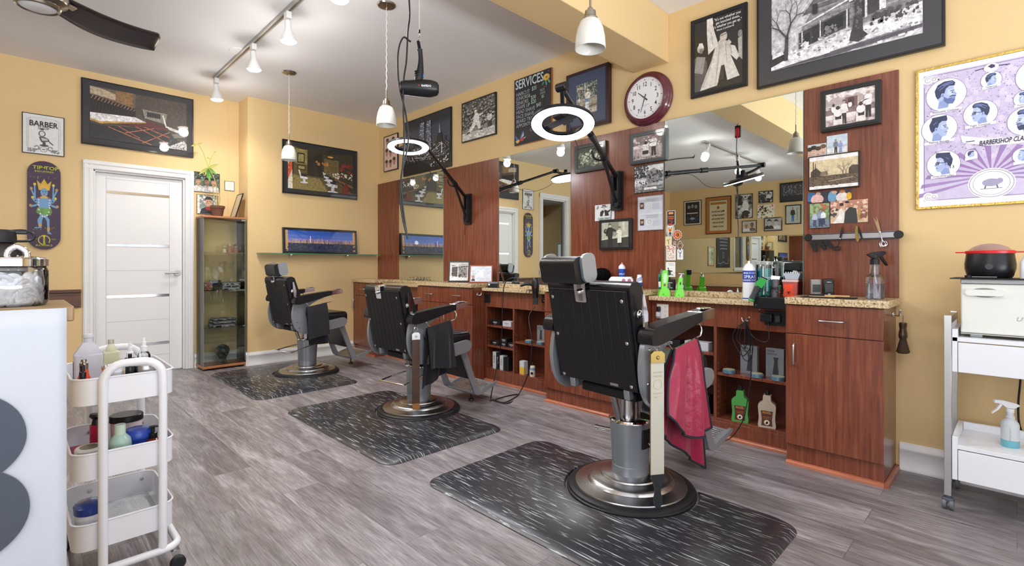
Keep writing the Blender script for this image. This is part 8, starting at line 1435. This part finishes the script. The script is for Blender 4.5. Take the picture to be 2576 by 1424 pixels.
t = cart_item('silver_cap_bottle', 'dark bottle with a chrome cap right of the left handle tube', 'bottle', 266, -.15, 0); t.scale = (1.1, 1.1, 1.28); lth(t, 'bottle', mat('dark_teal', '24343A', rough=.3), [(0, 0), (.021, 0), (.020, .04), (.010, .066), (0, .066)], 24); lth(t, 'cap', M_chrome, [(0, .065), (.011, .065), (.011, .084), (.006, .09), (0, .09)], 20)
t = cart_item('white_jar', 'small white ribbed jar near the front of the cart', 'jar', 291, -.14, 0); t.scale = (1.1, 1.1, 1.28); lth(t, 'jar_body', M_whb, [(0, 0), (.019, 0), (.019, .06), (0, .06)], 28); lth(t, 'lid', M_whb, [(0, .06), (.020, .06), (.020, .069), (.0185, .070), (.0185, .088), (0, .089)], 28)
t = cart_item('black_pump_bottle', 'black pump bottle at the front of the cart', 'bottle', 327, -.15, 0); t.scale = (1.1, 1.1, 1.28); pump(t, .022, .06, M_black, M_black, hh=.052)
t = cart_item('wax_tin', 'clear jar with a silver lid and dark lettering at the front right of the cart', 'jar', 367, -.13, 0); t.scale = (1.1, 1.1, 1.28); lth(t, 'jar_body', mat('ivory_label', 'D8D6CE', rough=.3), [(0, 0), (.034, 0), (.034, .06), (0, .06)], 32); lth(t, 'silver_lid', M_steel, [(0, .06), (.036, .06), (.036, .076), (.034, .078), (0, .078)], 36); curved_text(t, K_, 'WAX DE EURO', .034, .042, .010)
# middle tier
t = cart_item('red_lotion_bottle', 'crimson bottle with black pump behind the left handle tube', 'bottle', 243, .06, 1); lth(t, 'bottle', mat('crimson_plastic', 'B81F4A', rough=.3), [(0, 0), (.02, 0), (.02, .11), (0, .112)], 24); lth(t, 'pump', M_black, [(0, .11), (.016, .11), (.012, .13), (.022, .142), (.02, .15), (0, .152)], 20)
t = cart_item('disinfectant_tub', 'round white tub with pink lettering and black lid at the back of the middle tier', 'tub', 318, .05, 1); lth(t, 'tub', mat('pinkish_white', 'E2D4D8', rough=.4), [(0, 0), (.046, 0), (.048, .11), (0, .11)], 40); lth(t, 'black_lid', M_black, [(0, .11), (.052, .11), (.052, .13), (.049, .133), (0, .133)], 40); curved_text(t, mat('pink_ink', 'E05A6A'), 'PROCARE', .048, .075, .019, -60)
t = cart_item('green_lotion_bottle', 'pale green flip top bottle with lime band in the middle tier', 'bottle', 302, -.13, 1); t.scale = (1.1, 1.1, 1.28); lth(t, 'bottle', mat('mint_plastic', 'B4D4C6', rough=.25, trans=.2), [(0, 0), (.029, 0), (.03, .06), (.027, .074), (.015, .086), (0, .087)], 32); lth(t, 'cap', mat('pale_mint_cap', 'C2D6C4', rough=.35), [(0, .086), (.0145, .086), (.0145, .112), (0, .113)], 24); lth(t, 'lime_band', mat('lime_label', '7AC42E', rough=.4), [(.0302, .022), (.0304, .05)], 32); curved_text(t, W_, 'PURE', .0304, .031, .013, -70)
t = cart_item('blue_cream_tin', 'blue cream tub with white NIVEA lettering in the middle tier', 'tub', 348, -.09, 1); t.scale = (1.1, 1.1, 1.28); lth(t, 'tub', mat('cream_blue', '14308E', rough=.3), [(0, 0), (.036, 0), (.037, .06), (0, .06)], 36); lth(t, 'lid', mat('lid_blue', '2A48A8', rough=.3), [(0, .06), (.038, .06), (.038, .075), (.034, .084), (0, .088)], 36); curved_text(t, W_, 'NIVEA', .037, .036, .017, -95); curved_text(t, W_, 'Creme', .037, .022, .010, -92)
t = cart_item('amber_pump_bottle', 'amber bottle with black pump at the right of the middle tier', 'bottle', 385, -.12, 1); lth(t, 'bottle', mat('amber_plastic', '8A2E1C', rough=.15, trans=.2, coat=.5), [(0, 0), (.027, 0), (.028, .05), (.022, .066), (.012, .072), (0, .072)], 32); lth(t, 'pump_neck', M_black, [(0, .071), (.013, .071), (.013, .09), (.006, .092), (.006, .108), (0, .108)], 20); MB().tube([(-.012, 0, .110), (0, 0, .112), (.02, 0, .110), (.028, 0, .104)], .0045, 8, smooth=3).build('pump_spout', M_black, t)
t = cart_item('amber_jar', 'small brown glass bottle with black cap at the front of the middle tier', 'bottle', 265, -.16, 1); t.scale = (1.1, 1.1, 1.28); lth(t, 'bottle', mat('brown_glass', '3E2418', rough=.08, coat=.8), [(0, 0), (.021, 0), (.021, .03), (.012, .044), (0, .045)], 28); lth(t, 'cap', M_black, [(0, .044), (.0135, .044), (.0135, .056), (0, .057)], 20)
t = cart_item('shaving_soap_tin', 'low cream oval tin with gold lettering at the left of the middle tier', 'tin', 205, -.12, 1); t.location.x = CX-cw+.05; lth(t, 'tin_body', mat('ivory_tin', 'D8DAD8', rough=.3), [(0, .03), (.046, .03), (.046, .078), (.042, .083), (0, .084)], 40, sx=.85); lth(t, 'black_base', M_black, [(0, 0), (.045, 0), (.047, .03), (0, .03)], 40, sx=.85); lth(t, 'tin_centre', mat('olive_tin', '7A7A66', rough=.3, metal=.4), [(0, .0848), (.030, .0848), (.030, .083)], 40, sx=.85)
t = cart_item('red_flat_box', 'flat dark red box lying under the oval tin', 'box', 200, .06, 1); t.location.x = CX-cw+.05; bx(t, 'box', mat('dark_red_card', '8E1E34', rough=.45), -.04, .03, -.06, .06, 0, .03, bevel=.002)
# bottom tier
t = cart_item('wipes_tub', 'white tub with dark blue lid and printed label on the bottom tier', 'tub', 216, -.115, 2); t.location.x = max(t.location.x, CX-cw+.05); lth(t, 'tub', M_whb, [(0, 0), (.044, 0), (.050, .095), (0, .095)], 40, sx=.78); lth(t, 'blue_lid', mat('lid_navy', '1E3E8E', rough=.25, coat=.4), [(0, .095), (.053, .095), (.054, .118), (.049, .122), (.02, .126), (0, .126)], 40, sx=.78)
b = MB(); b.box(-.03, .025, -.0515, -.0508, .022, .075); q = b.build('label', mat('pale_label', 'D6DCE8', rough=.5), t); b = MB()
for k in range(7): b.box(-.027, .022-.006*(k % 3), -.0519, -.0516, .028+k*.0065, .0295+k*.0065)
b.build('label_print', mat('navy_ink', '1E3A8A'), q)
# ------------------------------------------------------------------ white trolley with warmer, right edge
px0 = onZ(2388, 1272, 0); TX, TY = 2.925, .2275
zf = lambda py: onX(2400, py, TX)[2]
t = thing('salon_trolley', 'white salon trolley with square steel posts at the right edge', 'trolley', (TX, TY, 0)); LY, DX = .52, .325
M_lam = mat('white_laminate', 'E9ECF2', rough=.3)
for x in (.012, DX-.012):
    for y in (-.012, -LY+.012):
        bx(t, 'post', M_steel, x-.0125, x+.0125, y-.0125, y+.0125, .062, zf(794) if x < .1 else zf(794)-.0, bevel=.001)
        c_ = lth(t, 'castor', mat('castor_grey', '4A4E58', rough=.4), [(0, .05), (.012, .05), (.012, .063), (0, .063)], 16, (x, y, 0))
        for s_ in (-1, 1): lth(c_, 'wheel', mat('wheel_grey', '6A6E74', rough=.5), [(0, -.006), (.012, -.008), (.022, -.008), (.025, -.004), (.025, .004), (.022, .008), (0, .008)], 24, (x, y+s_*.012, .025), 'y')
        bx(c_, 'hood', mat('castor_grey', '4A4E58'), x-.018, x+.02, y-.02, y+.02, .03, .052, bevel=.006)
bx(t, 'side_rail', M_steel, .022, DX-.022, -.024, -.002, zf(815), zf(797), bevel=.001)
# upper box with drawer
zu1, zu0 = zf(848), zf(935)
bx(t, 'upper_shelf', M_lam, .0, DX, -LY+.026, -.0255, zu1-.018, zu1, bevel=.001); bx(t, 'upper_side', M_lam, .0, DX, -.0445, -.0265, zu0, zu1+.035, bevel=.001); bx(t, 'upper_drawer', M_lam, -.002, .016, -LY+.03, -.0465, zu0, zu1-.022, bevel=.0015); bx(t, 'upper_base', M_lam, .018, DX, -LY+.03, -.046, zu0+.01, zu0+.025, bevel=.001)
zl1, zl0 = zf(1122), zf(1200)
zl1 = zf(1118); zl0 = zf(1206)
bx(t, 'lower_shelf', M_lam, .0, DX, -LY+.026, -.0445, zl1-.018, zl1, bevel=.001); bx(t, 'lower_side', M_lam, .0, DX, -.0445, -.0265, zl0, zl1+.035, bevel=.001); bx(t, 'back_ledge', M_lam, DX-.018, DX, -LY+.03, -.046, zl1, zl1+.035, bevel=.001); bx(t, 'lower_drawer', M_lam, -.002, .016, -LY+.03, -.0465, zl0, zl1-.022, bevel=.0015); bx(t, 'lower_base', M_lam, .018, DX, -LY+.03, -.046, zl0+.01, zl0+.025, bevel=.001)
# towel warmer
wy1 = TY-.052; wz0 = zu1; WX = TX+.03; zw = lambda py: onX(2420, py, WX)[2]
t = thing('towel_warmer', 'white hot towel warmer cabinet with recessed handle on the trolley', 'towel warmer', (WX, wy1, wz0)); ww = .42; z_t2, z_b2, z_a = zw(714)-wz0, zw(836)-wz0, zw(702)-wz0
for y in (-.05, -ww+.05): bx(t, 'foot', mat('foot_grey', 'C4CCCA', rough=.4), .03, .25, y-.02, y+.02, .0005, .014, bevel=.002)
bx(t, 'body', mat('warmer_ivory', 'E2E4DE', rough=.3), .022, .27, -ww, 0, .0145, z_a-.02, bevel=.004); bx(t, 'base_skirt', mat('warmer_ivory', 'E2E4DE'), .004, .05, -ww, -.0, .0145, z_b2-.003, bevel=.004); bx(t, 'top_panel', mat('warmer_grey', 'B8BCBC', rough=.3), .0, .272, -ww, 0, z_t2+.002, z_a, bevel=.003)
d_ = bx(t, 'door', mat('warmer_ivory', 'E2E4DE'), .0, .02, -ww+.001, -.001, z_b2, z_t2, bevel=.006, seg=3)
zh = (zw(735)-wz0); yh0, yh1 = onX(2428, 735, WX)[1]-wy1, onX(2528, 735, WX)[1]-wy1; hm = (yh0+yh1)/2; hw = abs(yh0-yh1)/2
lth(d_, 'handle_recess', mat('recess_grey', '868C86', rough=.5), [(0, -.001), (hw*.78, -.001), (hw*.78, .001), (0, .001)], 40, (0, hm, zh), 'x', sx=1, sy=1, M=T(0, 0, zh) @ Matrix.Diagonal((1, 1, .42, 1)) @ T(0, 0, -zh))
b = MB(); b.prism(rrect(hm-hw, hm+hw, zh-.0135, zh+.0135, .013, 6), -.012, -.0015, plane='yz'); b.build('handle', mat('warmer_ivory', 'E2E4DE'), d_, bevel=.004)
o = text(d_, mat('faint_grey_ink', '9A9EA4'), [('UV', 0, 0, .026, 'LEFT', 1, .3)], y=0); o.rotation_euler = (0, 0, -PI/2); uv = onX(2555, 808, WX); o.location = (-.0006, uv[1]-wy1, uv[2]-wz0)
wz1 = wz0+z_a
t = thing('warmer_top_mat', 'thin black sheet between the towel warmer and the wax pot', 'mat', (WX, wy1, wz1)); bx(t, 'sheet', M_blackm, -.02, .26, -ww+.02, .035, .0003, .004, bevel=.001)
pc = onX(2490, 690, WX+.12); rp = abs(onX(2428, 690, WX+.12)[1]-onX(2553, 690, WX+.12)[1])/2*1.06
zz = lambda py: onX(2490, py, WX+.12)[2]-wz1-.0045
t = thing('wax_pot', 'black electric pot with red rimmed glass lid on the towel warmer', 'pot', (WX+.12, pc[1], wz1+.0045))
lth(t, 'pot_body', M_black, [(0, 0), (rp*.82, 0), (rp*.9, .01), (rp*.99, .04), (rp, zz(665)), (rp*.93, zz(638)), (0, zz(638))], 56)
lth(t, 'red_rim', mat('signal_red', 'D8202A', rough=.35), [(rp*.9, zz(638)), (rp*.97, zz(638)), (rp*.98, zz(632)), (rp*.90, zz(630))], 56); lth(t, 'glass_lid', mat('pink_lid', 'D9B3A4', rough=.15, trans=.5), [(rp*.9, zz(632)), (rp*.7, zz(622)), (rp*.4, zz(615)), (0, zz(612))], 48)
for s_ in (-1, 1): bx(t, 'lid_tab', mat('signal_red', 'D8202A'), -.02, .02, s_*rp*1.13-.018, s_*rp*1.13+.018, zz(636), zz(633), bevel=.001)
lth(t, 'control_knob', mat('grille_grey', '3A3A3E'), [(0, -rp*1.06), (.013, -rp*1.05), (.014, -rp*.97), (0, -rp*.95)], 20, (0, 0, .05), 'x')
t = thing('wax_spatula', 'small black round ended tool lying in front of the wax pot', 'tool', (WX+.03, wy1-.03, wz1+.0045)); MB().tube([(0, 0, .004), (0, -.04, .004), (0, -.085, .004)], .003, 6).build('rod', M_steel, t); lth(t, 'round_head', M_black, [(0, .0), (.012, 0), (.012, .012), (0, .012)], 20, (0, .006, 0))
p_ = onX(2572, 690, WX+.06); t = thing('white_bottle', 'white plastic bottle at the right edge beside the wax pot', 'bottle', (WX+.06, p_[1]-.012, wz1+.0045)); lth(t, 'bottle', M_whb, [(0, 0), (.02, 0), (.02, .07), (.011, .085), (.009, .1), (0, .1)], 24)
# spray bottle on the lower shelf
ps = onX(2541, 1090, TX+.14); wb = .030; t = thing('spray_bottle', 'white spray bottle with blue liquid on the lower trolley shelf', 'spray bottle', (TX+.14, ps[1], zl1+.0005), -70); zz = lambda py: onX(2541, py, TX+.14)[2]-zl1
M_mb = mat('misty_plastic', 'E2EAF0', rough=.3, trans=.25)
lth(t, 'bottle', M_mb, [(0, .028+.0), (wb, .03), (wb, .095), (wb*.9, .105), (wb*.5, .12), (wb*.55, .128), (wb*.42, .135), (wb*.40, .15), (0, .15)], 32)
lth(t, 'liquid', mat('aqua_liquid', '7CC8DA', rough=.2, trans=.25), [(0, 0), (wb*.96, 0), (wb*1.0, .004), (wb*1.0, .0295), (0, .0295)], 32)
lth(t, 'collar', M_whb, [(0, .149), (wb*.45, .149), (wb*.45, .165), (0, .165)], 20)
MB().prism([(-.055, .185), (-.052, .197), (-.03, .198), (.02, .188), (.03, .18), (.012, .166), (-.012, .166), (-.03, .182)], -.009, .009, plane='xz').build('trigger_head', M_whb, t, bevel=.003); MB().prism([(-.035, .182), (-.025, .180), (-.04, .155), (-.062, .135), (-.06, .142), (-.045, .16)], -.006, .006, plane='xz').build('trigger_lever', M_whb, t, bevel=.002)
b = MB()
for k in range(12): b.box(-.012, -.012+(.006 if k % 4 == 0 else .003), -wb-.0006, -wb*.97, .03+k*.005, .0308+k*.005)
b.build('scale_marks', mat('grey_ink', '8A8A8C'), t)
t = thing('appliance_cord', 'black cord hanging down the wall behind the salon trolley', 'cord', (0, 0, 0)); q = [onX(2567, 955, R-.03), onX(2562, 1010, R-.03), onX(2563, 1060, R-.03), onX(2574, 1100, R-.03)]
MB().tube([(R-.03, q[0][1], q[0][2]+.12)]+[Vector(v) for v in q]+[(R-.03, q[3][1]-.01, .2), (R-.06, q[3][1]-.03, .006)], .004, 8, smooth=5).build('cord', M_black, t)
